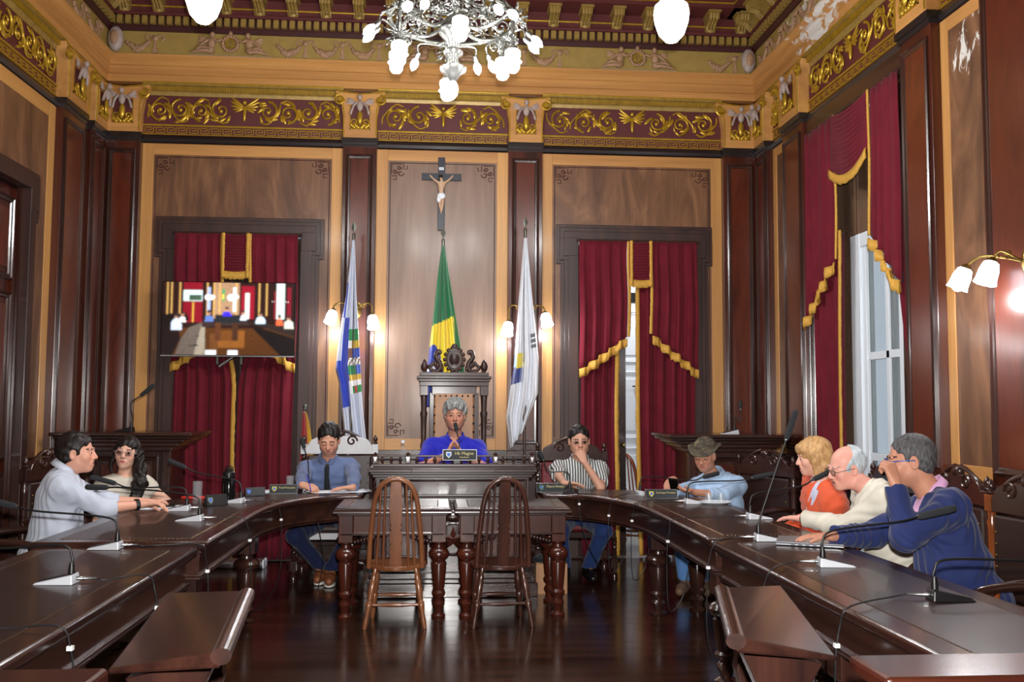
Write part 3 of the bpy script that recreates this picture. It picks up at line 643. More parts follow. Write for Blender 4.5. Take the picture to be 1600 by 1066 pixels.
# window in the right wall (local u, into the wall, up)
wn = structure('window_1', (WR, YB, 0)); wn.rotation_euler.z = -PI/2
def wbox(n, m_, a, b, y0, y1, z0, z1, bev=0.004): return MB().bb(a, b, y0, y1, z0, z1).build(n, m_, wn, 0, bev)
wbox('frame_stile', 'white_paint', 1.83, 1.99, 0.13, 0.2, 0.36, 2.87); wbox('frame_stile', 'white_paint', 1.99, 2.05, 0.15, 0.22, 0.36, 2.84); wbox('frame_stile', 'white_paint', 2.6, 2.72, 0.13, 0.2, 0.36, 2.87)
wbox('frame_rail', 'white_paint', 1.83, 2.72, 0.135, 0.195, 2.76, 2.87)
for z in (0.36, 1.08, 1.86): wbox('glazing_bar', 'white_paint', 2.05, 2.6, 0.16, 0.2, z, z+0.06)
wbox('glazing_bar', 'white_paint', 2.34, 2.39, 0.16, 0.2, 0.4, 2.76)
for a, b in ((2.05, 2.34), (2.39, 2.6)):
    for z0, z1 in ((0.42, 1.08), (1.14, 1.86), (1.92, 2.76)): wbox('pane', 'window_glass', a, b, 0.178, 0.184, z0, z1, 0)
wbox('frame_stile', 'white_paint', 2.19, 2.25, 0.14, 0.2, 2.87, 3.86); wbox('frame_stile', 'white_paint', 2.72, 2.88, 0.15, 0.2, 0.36, 3.86)
sh = wbox('shutter', 'shutterwood', 1.3, 1.83, 0.2, 0.235, 0.36, 3.84)
for z0, z1 in ((0.5, 1.2), (2.45, 2.75), (2.9, 3.7)):
    mb = MB(); molding_frame(mb, 1.4, 1.8, z0, z1, 0.05, 0.2, 0.015); mb.build('shutter_panel', 'shutterwood', sh, 0)
MB().lathe([(0.15, 0), (0.14, 0.012), (0.1, 0.014)], (1.62, 0.2, 1.85), 20, (0, -1, 0)).build('shutter_boss', 'shutterwood', sh, 40)
wbox('shutter', 'shutterwood', 1.83, 2.19, 0.21, 0.24, 2.87, 3.84)
wbox('reveal', 'white_paint', 1.27, 1.3, 0.09, 0.38, 0.35, 3.86); wbox('sill', 'white_paint', 1.27, 2.88, 0.09, 0.38, 0.33, 0.36)
mb = MB().bb(2.55, 2.61, 0.30, 0.40, 0.3, 3.9); mb.build('outer_frame', 'white_paint', wn, 0); MB().bb(2.16, 2.24, 0.30, 0.40, 0.3, 3.9).build('outer_frame', 'white_paint', wn, 0)
MB().bb(0.6, 3.6, 1.3, 1.4, -0.5, 4.5).build('outside_wall', 'outside_wall', wn, 0)
# ------------------------------------------------------------------ curtains
def drape(u0, u1, zt, zb, folds, amp, y, nu=None, nv=14, top_amp=0.35, pinch=None, seed=0):
    """hanging cloth; zb and the side edges may vary: zb(s), pinch(t)->(a, b) edge positions at height t (0 top, 1 bottom)"""
    nu = nu or int(folds*10); r = random.Random(seed); ph = [r.uniform(0, 6.28) for _ in range(3)]
    P = np.zeros((nu+1, nv+1, 3))
    for i in range(nu+1):
        s = i/nu; z1 = zb(s) if callable(zb) else zb
        for j in range(nv+1):
            t = j/nv; a, b = pinch(t) if pinch else (u0, u1)
            f = math.sin(2*PI*folds*s+ph[0]+0.25*math.sin(3*t+ph[1]))+0.35*math.sin(2*PI*folds*2.3*s+ph[2])
            P[i, j] = (a+(b-a)*s+0.006*math.sin(7*t+ph[1]), y+amp*f*(top_amp+(1-top_amp)*min(1, t*1.6)), zt+(z1-zt)*t)
    return P
def fringe(path, drop, side=None, seed=0, parent=None, y=-0.012, name='fringe', along=None):
    """ochre braid with a toothed hem along a path; drop = vector of its width"""
    path = np.asarray(path, float); n = len(path); r = random.Random(seed); drop = V3(*drop)
    k = np.array([1+r.uniform(-.1, .1) for _ in range(n)]); off = V3(0, y, 0)
    P = np.stack([path+off, path+off+drop*0.5+V3(0, -0.004, 0), path+off+drop*k[:, None]], 1)
    mb = MB().grid(P); return mb.build(name, 'fringe', parent, 60, 0, False, 0.012)
def resample(P, n):
    P = np.asarray(P, float); d = np.r_[0, np.cumsum(np.linalg.norm(np.diff(P, axis=0), axis=1))]; t = np.linspace(0, d[-1], n)
    return np.column_stack([np.interp(t, d, P[:, k]) for k in range(3)])
def curtain_set(name, label, loc, rz, A, group='crimson curtains with ochre fringe'):
    """A: jabots [(u0,u1,zin,zout,side)], valance (u0,u1,zt,zb,curved), lower drapes [(u0,u1,zt,zb,edge side)]"""
    T = thing(name, label, 'curtain', loc, rz, group)
    zt = A['zt']
    MB().tube([(A['rod'][0], A['y']-0.02, zt+0.01), (A['rod'][1], A['y']-0.02, zt+0.01)], 0.012, 8).build('curtain_rod', 'darkwood_x', T, 60)
    for k, (u0, u1, z_in, z_out, s) in enumerate(A['jabot']):
        zb = lambda q, a=z_in, b=z_out, s=s: (b+(a-b)*q) if s > 0 else (a+(b-a)*q)       # s>0: inner edge on the high-u side
        P = drape(u0, u1, zt, zb, 4.0, 0.022, A['y']-0.05, 44, 14, seed=k+11); o = MB().grid(P).build('jabot', 'curtain', T, 180, 0, False, 0.006)
        st = P[:, -1].copy(); m_ = len(st); q = 5
        # stepped hem: fringe follows the pleats
        stp = []
        for i in range(m_): z = st[i, 2]; g = (i*q//m_+0.5)*m_/q; stp.append((st[i, 0], st[i, 1]-0.01, 0.55*st[min(m_-1, int(g)), 2]+0.45*z))
        fringe(stp, (0, 0, -0.085), seed=k, parent=T)
        ed = P[-1 if s > 0 else 0]; fringe(resample(ed, 40), ((0.028 if s > 0 else -0.028), 0, 0), seed=k+3, parent=T, name='side_braid')
    if 'valance' in A:
        u0, u1, zb, sag = A['valance']; n = 13; nu = 18; nv = n*6
        P = np.zeros((nu+1, nv+1, 3))
        for i in range(nu+1):
            s = i/nu
            for j in range(nv+1):
                t = j/nv; ruf = abs(math.sin(PI*n*t)); P[i, j] = (u0+(u1-u0)*s, A['y']-0.065-0.022*ruf*math.sin(PI*min(max(s, .04), .96)), zt-(zt-zb)*t-(sag*4*s*(1-s)*(0.25+0.75*t))-0.012*math.sin(PI*s))
        MB().grid(P).build('pleated_valance', 'curtain', T, 180, 0, False, 0.006)
        e = P[:, -1].copy(); fringe(e, (0, 0, -0.075), seed=9, parent=T, y=-0.02)
        if sag == 0:
            for uu in (u0, u1): fringe(resample([(uu, A['y']-0.09, zt), (uu, A['y']-0.09, zb-0.07)], 26), (0.03 if uu == u0 else -0.03, 0, 0), seed=8, parent=T, name='side_braid')
    for k, (u0, u1, z1, z0, s, pin, nf) in enumerate(A['lower']):
        P = drape(u0, u1, z1, z0, nf, 0.03, A['y']+0.0, int(nf*10), 16, 1.0, pin, seed=k+30); MB().grid(P).build('lower_drape', 'curtain', T, 180, 0, False, 0.006)
        if s: ed = P[-1 if s > 0 else 0]; fringe(resample(ed, 50), ((0.04 if s > 0 else -0.04), 0, 0), seed=k+5, parent=T, name='side_braid')
    return T
curtain_set('curtain', 'crimson curtain with ochre fringe parted before a white door in the end wall', (0, YB, 0), 0, dict(zt=3.12, y=0.0, rod=(1.36, 2.6),
    jabot=[(1.385, 1.865, 2.17, 1.83, 1), (2.115, 2.575, 2.20, 1.83, -1)], valance=(1.88, 2.105, 2.74, 0),
    lower=[(1.41, 1.74, 2.3, 0.03, 1, None, 3.2), (2.0, 2.56, 2.9, 0.03, -1, lambda t: (1.985+0.03*t, 2.56-0.02*t), 4.5)]))
curtain_set('curtain', 'crimson curtain with ochre fringe drawn closed behind the wall television', (0, YB, 0), 0, dict(zt=3.12, y=0.0, rod=(-2.54, -1.32),
    jabot=[(-2.515, -2.08, 2.17, 1.86, 1), (-1.79, -1.355, 2.17, 1.86, -1)], valance=(-2.065, -1.805, 2.76, 0),
    lower=[(-2.5, -1.95, 2.2, 0.02, 1, lambda t: (-2.5, -2.06+0.105*min(1, t*4.5)), 4.6), (-1.89, -1.38, 2.2, 0.02, 0, lambda t: (-1.80-0.105*min(1, t*4.5), -1.385), 4.4)]))
curtain_set('curtain', 'tall crimson window curtain with ochre fringe on the right-hand wall', (WR, YB, 0), -PI/2, dict(zt=3.86, y=0.04, rod=(1.25, 2.93),
    jabot=[(1.27, 1.87, 2.68, 2.22, 1), (2.52, 2.93, 2.76, 2.34, -1)], valance=(1.85, 2.5, 3.42, 0.10),
    lower=[(1.3, 1.9, 2.9, 0.4, 1, lambda t: (1.33+0.1*t, 1.93-0.06*t), 4.2), (2.6, 2.92, 2.9, 1.2, -1, lambda t: (2.7+0.24*min(1, t/.62)+.01*t, 2.955), 2.6)]))
# ------------------------------------------------------------------ television
tv = thing('television', 'flat wall television showing a wide view of the chamber', 'television', (-1.962, 8.86, 1.93))
MB().bb(-0.615, 0.615, 0.0, 0.045, 0, 0.705).build('casing', 'black_gloss', tv, 0, 0.006)
MB().bb(-0.614, 0.614, -0.004, 0.002, 0.0, 0.012).build('bottom_bezel', 'steel', tv, 0)
MB().bb(-0.15, 0.15, 0.045, 0.08, 0.1, 0.6).build('wall_mount', 'iron', tv, 0, 0.004)
for x in (-0.1, 0.12): MB().bb(x-0.01, x+0.01, 0.03, 0.06, -0.07, 0.1).build('mount_arm', 'iron', tv, 0)
MB().tube([(-0.09, 0.06, -0.09), (0.06, 0.06, 0.02)], 0.017, 8).build('mount_arm', 'steel', tv, 60)
NX, NZ = 160, 92; img = np.zeros((NZ, NX, 3)); yy_, xx_ = np.mgrid[0:NZ, 0:NX]; fx, fy = xx_/NX, yy_/NZ
def R(x0, x1, y0, y1, c): img[(fx >= x0) & (fx < x1) & (fy >= y0) & (fy < y1)] = S(*c)
def poly(pts, c):
    ins = np.zeros_like(fx, bool); n_ = len(pts)
    for i in range(n_):
        (ax, ay), (bx, by) = pts[i], pts[(i+1) % n_]
        if ay == by: continue
        ins ^= ((fy < ay) != (fy < by)) & (fx < (bx-ax)*(fy-ay)/(by-ay)+ax)
    img[ins] = S(*c)
def disc(x, y, rx, ry, c): img[((fx-x)/rx)**2+((fy-y)/ry)**2 < 1] = S(*c)
R(0, 1, 0, 1, (40, 22, 20)); R(0, 1, 0.62, 1, (78, 46, 22)); R(0.42, 0.62, 0.66, 0.9, (128, 78, 34)); R(0.36, 0.42, 0.7, 0.95, (100, 62, 32)); R(0.38, 0.58, 0, 0.5, (150, 118, 92))
for x in (0.03, 0.06, 0.12, 0.33, 0.38, 0.42, 0.55, 0.72, 0.78): R(x, x+0.012, 0, 0.45, (190, 150, 84))
R(0.155, 0.30, 0.0, 0.55, (120, 20, 34)); R(0.155, 0.295, 0.10, 0.26, (190, 214, 214)); R(0.2, 0.29, 0.17, 0.24, (60, 80, 62)); R(0.225, 0.235, 0.27, 0.55, (190, 150, 60))
R(0.59, 0.69, 0.04, 0.5, (132, 22, 38)); R(0.62, 0.655, 0.14, 0.5, (220, 232, 226)); R(0.86, 0.92, 0.0, 0.5, (206, 228, 222)); R(0.84, 0.86, 0.1, 0.5, (120, 24, 38)); R(0.94, 0.97, 0.05, 0.5, (120, 24, 38))
R(0.445, 0.465, 0.08, 0.26, (60, 140, 84)); R(0.45, 0.462, 0.16, 0.22, (210, 200, 60)); R(0.53, 0.555, 0.06, 0.4, (225, 225, 228)); R(0.335, 0.36, 0.06, 0.4, (150, 164, 206))
for x, y, q in ((0.335, 0.2, 0.022), (0.37, 0.2, 0.02), (0.515, 0.2, 0.028), (0.55, 0.19, 0.02)): disc(x, y, q, q*1.7, (250, 250, 252))
R(0.40, 0.58, 0.44, 0.56, (34, 36, 40)); poly([(0.10, 1), (0.14, 0.78), (0.2, 0.62), (0.32, 0.53), (0.33, 1)], (96, 86, 78)); poly([(0.24, 1), (0.30, 0.55), (0.325, 0.55), (0.325, 1)], (150, 140, 124))
poly([(0.30, 0.54), (0.44, 0.55), (0.65, 0.54), (0.66, 0.58), (0.40, 0.6), (0.3, 0.62)], (52, 40, 38)); poly([(0.63, 0.53), (0.8, 0.56), (1, 0.63), (1, 0.74), (0.86, 0.66), (0.7, 0.58)], (44, 34, 32)); poly([(0.66, 0.58), (0.86, 0.68), (1, 0.76), (1, 1), (0.9, 1), (0.78, 0.8)], (26, 20, 20))
poly([(0.0, 0.5), (0.1, 0.5), (0.14, 0.78), (0.08, 1), (0, 1)], (30, 20, 20)); R(0.4, 0.44, 0.55, 0.8, (84, 50, 30)); R(0.53, 0.57, 0.55, 0.8, (64, 40, 28)); R(0.44, 0.53, 0.66, 0.8, (104, 62, 28))
R(0.33, 0.41, 0.93, 1, (226, 230, 235)); R(0.5, 0.57, 0.93, 1, (235, 236, 240)); poly([(0.0, 0.44), (0.18, 0.42), (0.2, 0.52), (0.0, 0.6)], (24, 18, 18))
for x, y, w_, h, c in ((0.105, 0.56, 0.05, 0.1, (196, 210, 232)), (0.15, 0.5, 0.03, 0.05, (226, 222, 214)), (0.35, 0.48, 0.04, 0.055, (86, 110, 170)), (0.485, 0.42, 0.04, 0.04, (52, 40, 200)), (0.61, 0.47, 0.03, 0.05, (200, 214, 226)), (0.74, 0.5, 0.045, 0.06, (190, 214, 236)), (0.885, 0.53, 0.033, 0.055, (226, 96, 60)), (0.955, 0.55, 0.045, 0.07, (206, 206, 190))):
    poly([(x-w_*.8, y+h), (x-w_*.72, y-h*.2), (x-w_*.3, y-h*.62), (x+w_*.3, y-h*.62), (x+w_*.75, y-h*.1), (x+w_*.9, y+h)], c); disc(x, y-h*.62-0.03, 0.013, 0.03, (168, 124, 100)); disc(x, y-h*.62-0.048, 0.0135, 0.02, (52, 42, 38))
for x, y in ((0.23, 0.75), (0.22, 0.87)): poly([(x-0.02, y), (x+0.05, y-0.02), (x+0.05, y)], (30, 32, 36))
for _ in range(2):      # soft broadcast picture
    q = np.pad(img, ((1, 1), (1, 1), (0, 0)), mode='edge'); img = (q[1:-1, 1:-1]*2+q[:-2, 1:-1]+q[2:, 1:-1]+q[1:-1, :-2]+q[1:-1, 2:])/6
img = img*(0.72+0.5*np.clip(1-1.3*np.hypot(fx-0.45, (fy-0.3)*0.8), 0, 1))[..., None]*(1+rng.normal(0, .08, img.shape[:2]))[..., None]; img = np.clip(img, 0, 1)
P = np.zeros((NZ+1, NX+1, 3)); P[..., 0] = np.linspace(-0.607, 0.607, NX+1)[None]; P[..., 2] = np.linspace(0.697, 0.016, NZ+1)[:, None]; P[..., 1] = -0.003
MB().grid(P, cols=img).build('screen_picture', 'screen', tv, 0)
# caption lettering on the broadcast picture
def text(parent, s, size, loc, rot, mat, name='lettering', extrude=0.0008, align='CENTER', world=False):
    c = bpy.data.curves.new(name, 'FONT'); c.body = s; c.size = size; c.extrude = extrude; c.align_x = align; c.align_y = 'CENTER'
    o = bpy.data.objects.new(name, c); col.objects.link(o); o.location = [float(q) for q in loc]; o.rotation_euler = rot
    dg = bpy.context.evaluated_depsgraph_get(); me = bpy.data.meshes.new_from_object(o.evaluated_get(dg)); me.materials.clear(); me.materials.append(M[mat])
    o2 = bpy.data.objects.new(name, me); col.objects.link(o2); o2.parent = parent; o2.location = o.location; o2.rotation_euler = rot
    bpy.data.objects.remove(o); return o2
text(tv, 'TV CAMARA', 0.03, (0.475, -0.005, 0.52), (PI/2, 0, 0), 'paper', 'screen_caption')
# ------------------------------------------------------------------ crucifix
cx = thing('crucifix', 'dark wooden crucifix with pale carved figure high on the end wall', 'crucifix', (0.018, 9.1, 3.21))
plain('cross_blue', S(24, 30, 42), 0.45)
mb = MB(); mb.box((0, 0, 0.365), (0.068, 0.03, 0.73)); mb.box((0, 0.001, 0.535), (0.39, 0.028, 0.068)); mb.build('cross', 'cross_blue', cx, 0, 0.003)
mb = MB(); mb.box((-0.002, -0.02, 0.615), (0.046, 0.006, 0.026), 0); mb.build('title_plaque', 'paper', cx, 0)
text(cx, 'INRI', 0.016, (-0.002, -0.0245, 0.615), (PI/2, 0, 0), 'black', 'title_letters')
# flesh of the carved figure: one skin surface
def sk(pts, edges, rad, name, mat, parent, sub=2, root=0, world=False):
    me = bpy.data.meshes.new(name); me.from_pydata([tuple(map(float, p)) for p in pts], edges, []); me.materials.append(M[mat])
    o = bpy.data.objects.new(name, me); col.objects.link(o); o.parent = parent
    if world: o.matrix_parent_inverse = root_matrix(parent).inverted()
    o.modifiers.new('skin', 'SKIN'); d = me.skin_vertices[0].data
    for i, r in enumerate(rad): d[i].radius = (r, r) if np.isscalar(r) else r
    d[root].use_root = True
    s_ = o.modifiers.new('sub', 'SUBSURF'); s_.levels = sub; s_.render_levels = sub; return o
plain('carved_flesh', S(196, 160, 130), 0.5, 0, 0.15, 40)
p = [(0, -.045, .335), (-.003, -.05, .40), (0, -.055, .455), (0, -.06, .485), (-.006, -.075, .515), (-.03, -.05, .465), (-.075, -.04, .5), (-.118, -.03, .545), (.03, -.05, .465), (.075, -.04, .5), (.115, -.03, .548),
     (-.014, -.045, .31), (-.016, -.055, .25), (-.002, -.035, .185), (-.002, -.05, .155), (.014, -.045, .31), (.012, -.06, .25), (.004, -.038, .185)]
sk(p, [(0, 1), (1, 2), (2, 3), (3, 4), (2, 5), (5, 6), (6, 7), (2, 8), (8, 9), (9, 10), (0, 11), (11, 12), (12, 13), (13, 14), (0, 15), (15, 16), (16, 17)], [.028, .026, .03, .012, .02, .014, .01, .009, .014, .01, .009, .018, .014, .009, .008, .018, .014, .009], 'figure', 'carved_flesh', cx)
mb = MB(); mb.ball((0, -.05, .335), (.042, .034, .035), 12, 8); mb.ball((-.025, -.055, .30), (.022, .02, .035), 8, 6); mb.build('loincloth', 'paper', cx, 60)
mb = MB(); mb.ball((-.006, -.068, .527), (.021, .02, .018), 10, 6); mb.ball((-.016, -.06, .5), (.01, .015, .026), 8, 6); mb.build('hair', 'hair_dark', cx, 60)
# ------------------------------------------------------------------ flags
def flag(name, label, x, y, ztop, cloth_fn, zt, zb, pole_mat='darkwood_z', fin=0.11, base=True, tilt=0.0):
    T = thing(name, label, 'flag', (x, y, 0), 0, 'flags on poles behind the rostrum')
    MB().tube([(0, 0, 0.02), (0, 0, ztop-fin*1.4)], 0.013, 10).build('pole', pole_mat, T, 60)
    mb = MB(); mb.add([(0, 0, ztop), (0.026, 0, ztop-fin*0.62), (0, 0.007, ztop-fin*0.62), (-0.026, 0, ztop-fin*0.62), (0, -0.007, ztop-fin*0.62), (0, 0, ztop-fin*1.05)], [(0, 4, 1), (0, 1, 2), (0, 2, 3), (0, 3, 4), (5, 1, 4), (5, 2, 1), (5, 3, 2), (5, 4, 3)])
    mb.lathe([(0.008, 0), (0.018, 0.01), (0.018, 0.02), (0.009, 0.035)], (0, 0, ztop-fin*1.4), 10); mb.lathe([(0.014, -0.06), (0.014, 0)], (0, 0, ztop-fin*1.35), 10)
    mb.build('spear_finial', 'iron', T, 0)
    if base: MB().lathe([(0.14, 0), (0.14, 0.03), (0.05, 0.06), (0.03, 0.16), (0.018, 0.2)], (0, 0, 0), 18).build('base', pole_mat, T, 40)
    P, C = cloth_fn(); MB().grid(P, cols=C).build('flag_cloth', 'flag_satin', T, 180, 0, False, 0.004); return T
def hanging(edges, folds, amp, y0, colour, nu=60, nv=90, seed=0):
    """edges(t)->(xl, xr, z drop at l, r): limp cloth gathered on its pole; colour(s, t)"""
    P = np.zeros((nu+1, nv+1, 3)); C = np.zeros((nu, nv, 3)); r = random.Random(seed); ph = r.uniform(0, 6)
    for j in range(nv+1):
        t = j/nv; xl, xr, zl, zr, a = edges(t)
        for i in range(nu+1):
            s = i/nu; f = math.sin(2*PI*folds*s+ph+1.3*t)+0.4*math.sin(2*PI*folds*2.1*s+2*ph-2*t)
            P[i, j] = (xl+(xr-xl)*s, y0+amp*a*f, zl+(zr-zl)*s)
    for i in range(nu):
        for j in range(nv): C[i, j] = S(*colour((i+.5)/nu, (j+.5)/nv))
    return P, C
ip = lambda t, ks: float(np.interp(t, [k[0] for k in ks], [k[1] for k in ks]))
# national flag at the centre
def f_centre():
    def ed(t): z = 3.0-1.5*t; return (-0.012-0.16*t**0.9-0.0, 0.015+0.25*t**1.05, z-0.03*t, z, 0.25+t)
    def colr(s, t):
        if s > 0.62+0.62*(t-0.62)*-1 and t > 0.4 and s > 1.18-0.62*t*0.9: return (16, 112, 62)
        if t < 0.50+0.0*s-0.06*s: return (18, 108, 62)
        d = math.hypot((s-0.12)*0.9, (t-0.86)*1.25)
        if d < 0.30:
            if abs((t-0.735)+0.12*(s-0.3)) < 0.02: return (226, 230, 232)
            return (36, 62, 168)
        return (232, 206, 40)
    return hanging(ed, 3.2, 0.03, -0.02, colr, 64, 100, 3)
flag('flag', 'green, yellow and blue national flag hanging behind the carved high-backed chair', 0.04, 8.78, 3.19, f_centre, 3.0, 1.5)
def f_left():
    def ed(t): z = 3.03-2.02*t; xl = ip(t, [(0, -0.012), (0.25, -0.06), (0.45, -0.12), (0.6, -0.15), (0.66, -0.115), (1, -0.03)]); xr = ip(t, [(0, 0.01), (0.25, 0.035), (0.5, 0.07), (0.8, 0.11), (1, 0.15)]); return (xl, xr, z, z+0.13*t**3, 0.4+0.8*t)
    def colr(s, t):
        if 0.42 < t < 0.73 and s > 0.5:          # coat of arms
            q = (t-0.42)/0.31; u = (s-0.5)/0.5
            if q < 0.16: return (40, 140, 80)
            if q < 0.28: return (212, 180, 60) if u > .3 else (236, 238, 240)
            if q < 0.42: return (60, 90, 190) if u > .35 else (120, 76, 56)
            if q < 0.55: return (236, 238, 240) if (u*3+q*9) % 1 > .4 else (128, 92, 70)
            if q < 0.70: return (40, 136, 84) if u < .6 else (70, 100, 200)
            if q < 0.78: return (220, 180, 60)
            if q < 0.86: return (238, 238, 240)
            if (u-.45)**2+(q-.92)**2 < .012: return (206, 40, 50)
            return (40, 140, 70) if u > .2 else (236, 238, 240)
        if s < 0.22 and 0.2 < t < 0.36: return (52, 78, 190)
        if 0.22 < s < 0.5 and 0.36 < t < 0.66: return (42, 66, 186)
        if s < 0.42 and 0.56 < t < 0.78: return (42, 66, 186)
        if s < .12 and t < .06: return (42, 66, 186)
        return (204, 210, 226)
    return hanging(ed, 2.6, 0.035, -0.02, colr, 60, 110, 8)
flag('flag', 'white and blue state flag with a coloured coat of arms, hanging limp', -0.80, 8.74, 3.22, f_left, 3.03, 1.0)
def f_right():
    def ed(t): z = 3.08-2.0*t; xl = ip(t, [(0, -0.012), (0.3, -0.06), (0.6, -0.1), (0.85, -0.17), (1, -0.13)]); xr = ip(t, [(0, 0.012), (0.3, 0.07), (0.6, 0.13), (0.8, 0.125), (1, -0.01)]); return (xl, xr, z, z+0.18*t**2, 0.4+0.8*t)
    def colr(s, t):
        if 0.55 < t < 0.70 and s < 0.36: return (226, 206, 70) if (t < 0.63 and s > 0.1) else ((36, 54, 130) if t > 0.62 else (150, 190, 230))
        if 0.46 < t < 0.55 and 0.74 < s < 0.93 and int(t*110) % 3 != 0: return (96, 104, 104)
        return (222, 225, 232)
    return hanging(ed, 2.8, 0.035, -0.02, colr, 60, 110, 21)
flag('flag', 'white satin municipal flag with a small yellow and blue crest', 0.82, 8.74, 3.30, f_right, 3.08, 1.1)
def f_small():
    def ed(t): z = 1.42-0.75*t; return (-0.02-0.03*t, 0.01+0.12*t**0.6, z, z-0.02*t, 0.5)
    return hanging(ed, 1.6, 0.02, -0.02, lambda s, t: (206, 160, 46) if s > 0.55 else (150, 36, 40), 30, 30, 4)
sf = flag('flag', 'small red and yellow flag standing behind the chair with flash glare painted on its rails', -1.235, 8.84, 1.5, f_small, 1.42, 0.6, fin=0.05)
# ------------------------------------------------------------------ lamps
def glass_shade(mb_loc, axis, parent, L=0.13, r=0.055, lit='shade_glow'):
    mb = MB(); mb.lathe([(r*0.45, 0), (r*0.75, 0.012), (r*0.95, L*0.4), (r*1.0, L*0.8), (r*1.12, L), (r*1.05, L), (r*0.9, L*0.8), (r*0.4, 0.02)], mb_loc, 16, axis, False); return mb.build('glass_shade', lit, parent, 60)
def sconce(label, loc, rz, arms):
    """arms: [(dx, dz, tilt)] local x along the wall, y towards the room is negative"""
    T = thing('wall_sconce', label, 'wall lamp', loc, rz, 'two-armed brass wall lamps')
    MB().lathe([(0.0, 0), (0.06, 0.004), (0.058, 0.012), (0.045, 0.016), (0.03, 0.03), (0.012, 0.036)], (0, 0, 0), 20, (0, -1, 0), True, (0.75, 1.45)).build('backplate', 'brass', T, 50)
    for dx, dz in arms:
        a = MB().tube(bez([(0, -0.03, 0), (dx*0.25, -0.08, 0.03), (dx*0.7, -0.13, 0.06), (dx, -0.16, 0.03), (dx*1.04, -0.165, dz+0.05)], 20), 0.008, 8); a.tube(spiral(dx*0.45, 0.035, 0.03, 1.2, 0, 1, 16, -0.1), 0.005, 5); arm = a.build('arm', 'brass', T, 60)
        d = nrm((dx*0.9, -0.3, -0.9)); p = V3(dx*1.04, -0.165, dz+0.05)
        MB().lathe([(0.012, -0.01), (0.026, 0), (0.03, 0.02)], p, 12, d).build('socket', 'brass', arm, 50)
        glass_shade(p+d*0.012, d, T); MB().ball(p+d*0.12, 0.036, 12, 8).build('bulb', 'bulb', T, 60)
        R_ = Matrix.Rotation(rz, 3, 'Z'); q = Vector(loc)+R_ @ Vector([float(k) for k in p+d*0.21]); lamp('sconce_light', 'POINT', q, LAMP_W*0.32, LCOL, 0.05)
    return T
sconce('brass wall lamp with two glass shades behind the blue and white flag', (-0.785, YB-0.005, 2.40), 0, [(-0.2, -0.06), (0.15, -0.10)])
sconce('brass wall lamp with two glass shades behind the white satin flag', (0.85, YB-0.005, 2.40), 0, [(-0.165, -0.15), (0.17, -0.06)])
sconce('brass wall lamp with two ribbed glass shades on the right-hand wall', (WR+0.0, 4.77, 2.29), -PI/2, [(-0.30, -0.03), (-0.06, -0.03)])
def pendant(label, x, y, zb):
    T = thing('pendant_lamp', label, 'pendant lamp', (x, y, zb), 0, 'opal glass pendant lamps')
    MB().lathe([(0.0, 0), (0.04, 0.006), (0.08, 0.05), (0.104, 0.12), (0.112, 0.18), (0.105, 0.23), (0.075, 0.255), (0.07, 0.275), (0.062, 0.30), (0.05, 0.32)], (0, 0, 0), 24).build('opal_globe', 'globe_glow', T, 60)
    MB().lathe([(0.052, 0.315), (0.06, 0.33), (0.03, 0.37), (0.012, 0.4)], (0, 0, 0), 16).build('gallery', 'brass', T, 50)
    MB().tube([(0, 0, 0.39), (0, 0, 5.72-zb)], 0.008, 8).build('stem', 'brass', T, 60)
    lamp('pendant_light', 'POINT', (x, y, zb-0.08), LAMP_W*1.3, (1, 0.98, 0.94), 0.09); return T
pendant('opal globe pendant lamp hanging before the bay with the wall television', -1.435, 5.6, 3.79)
pendant('opal globe pendant lamp hanging before the bay with the parted curtain', 1.445, 5.6, 3.78)
# chandelier
ch = thing('chandelier', 'ornate silvered chandelier with many lit bulbs and opal shades', 'chandelier', (0.08, 6.0, 3.54))
mb = MB(); mb.lathe([(0.0, 0.06), (0.02, 0.08), (0.045, 0.12), (0.085, 0.15), (0.09, 0.17), (0.05, 0.2), (0.03, 0.24), (0.06, 0.26), (0.065, 0.28), (0.03, 0.31), (0.05, 0.36), (0.095, 0.4), (0.1, 0.43), (0.06, 0.47), (0.035, 0.55), (0.03, 0.8), (0.06, 0.85), (0.03, 0.92), (0.02, 1.0), (0.014, 2.2)], (0, 0, 0), 20)
mb.build('central_stem', 'silver_brass', ch, 40)
mb = MB(); a = np.linspace(0, 2*PI, 41); mb.tube(np.column_stack([0.42*np.cos(a), 0.42*np.sin(a), np.full(41, 0.5)]), 0.016, 8); mb.tube(np.column_stack([0.2*np.cos(a), 0.2*np.sin(a), np.full(41, 0.62)]), 0.012, 8); mb.build('ring', 'iron', ch, 60)
cr = random.Random(5)
def leaf_cluster(mb, c, n, r):
    for k in range(n):
        d = nrm([cr.gauss(0, 1), cr.gauss(0, 1), cr.gauss(0, 1)]); mb.ball(V3(*c)+d*r*cr.uniform(.3, 1), (0.008, 0.005, 0.022), 5, 4, frame(d))
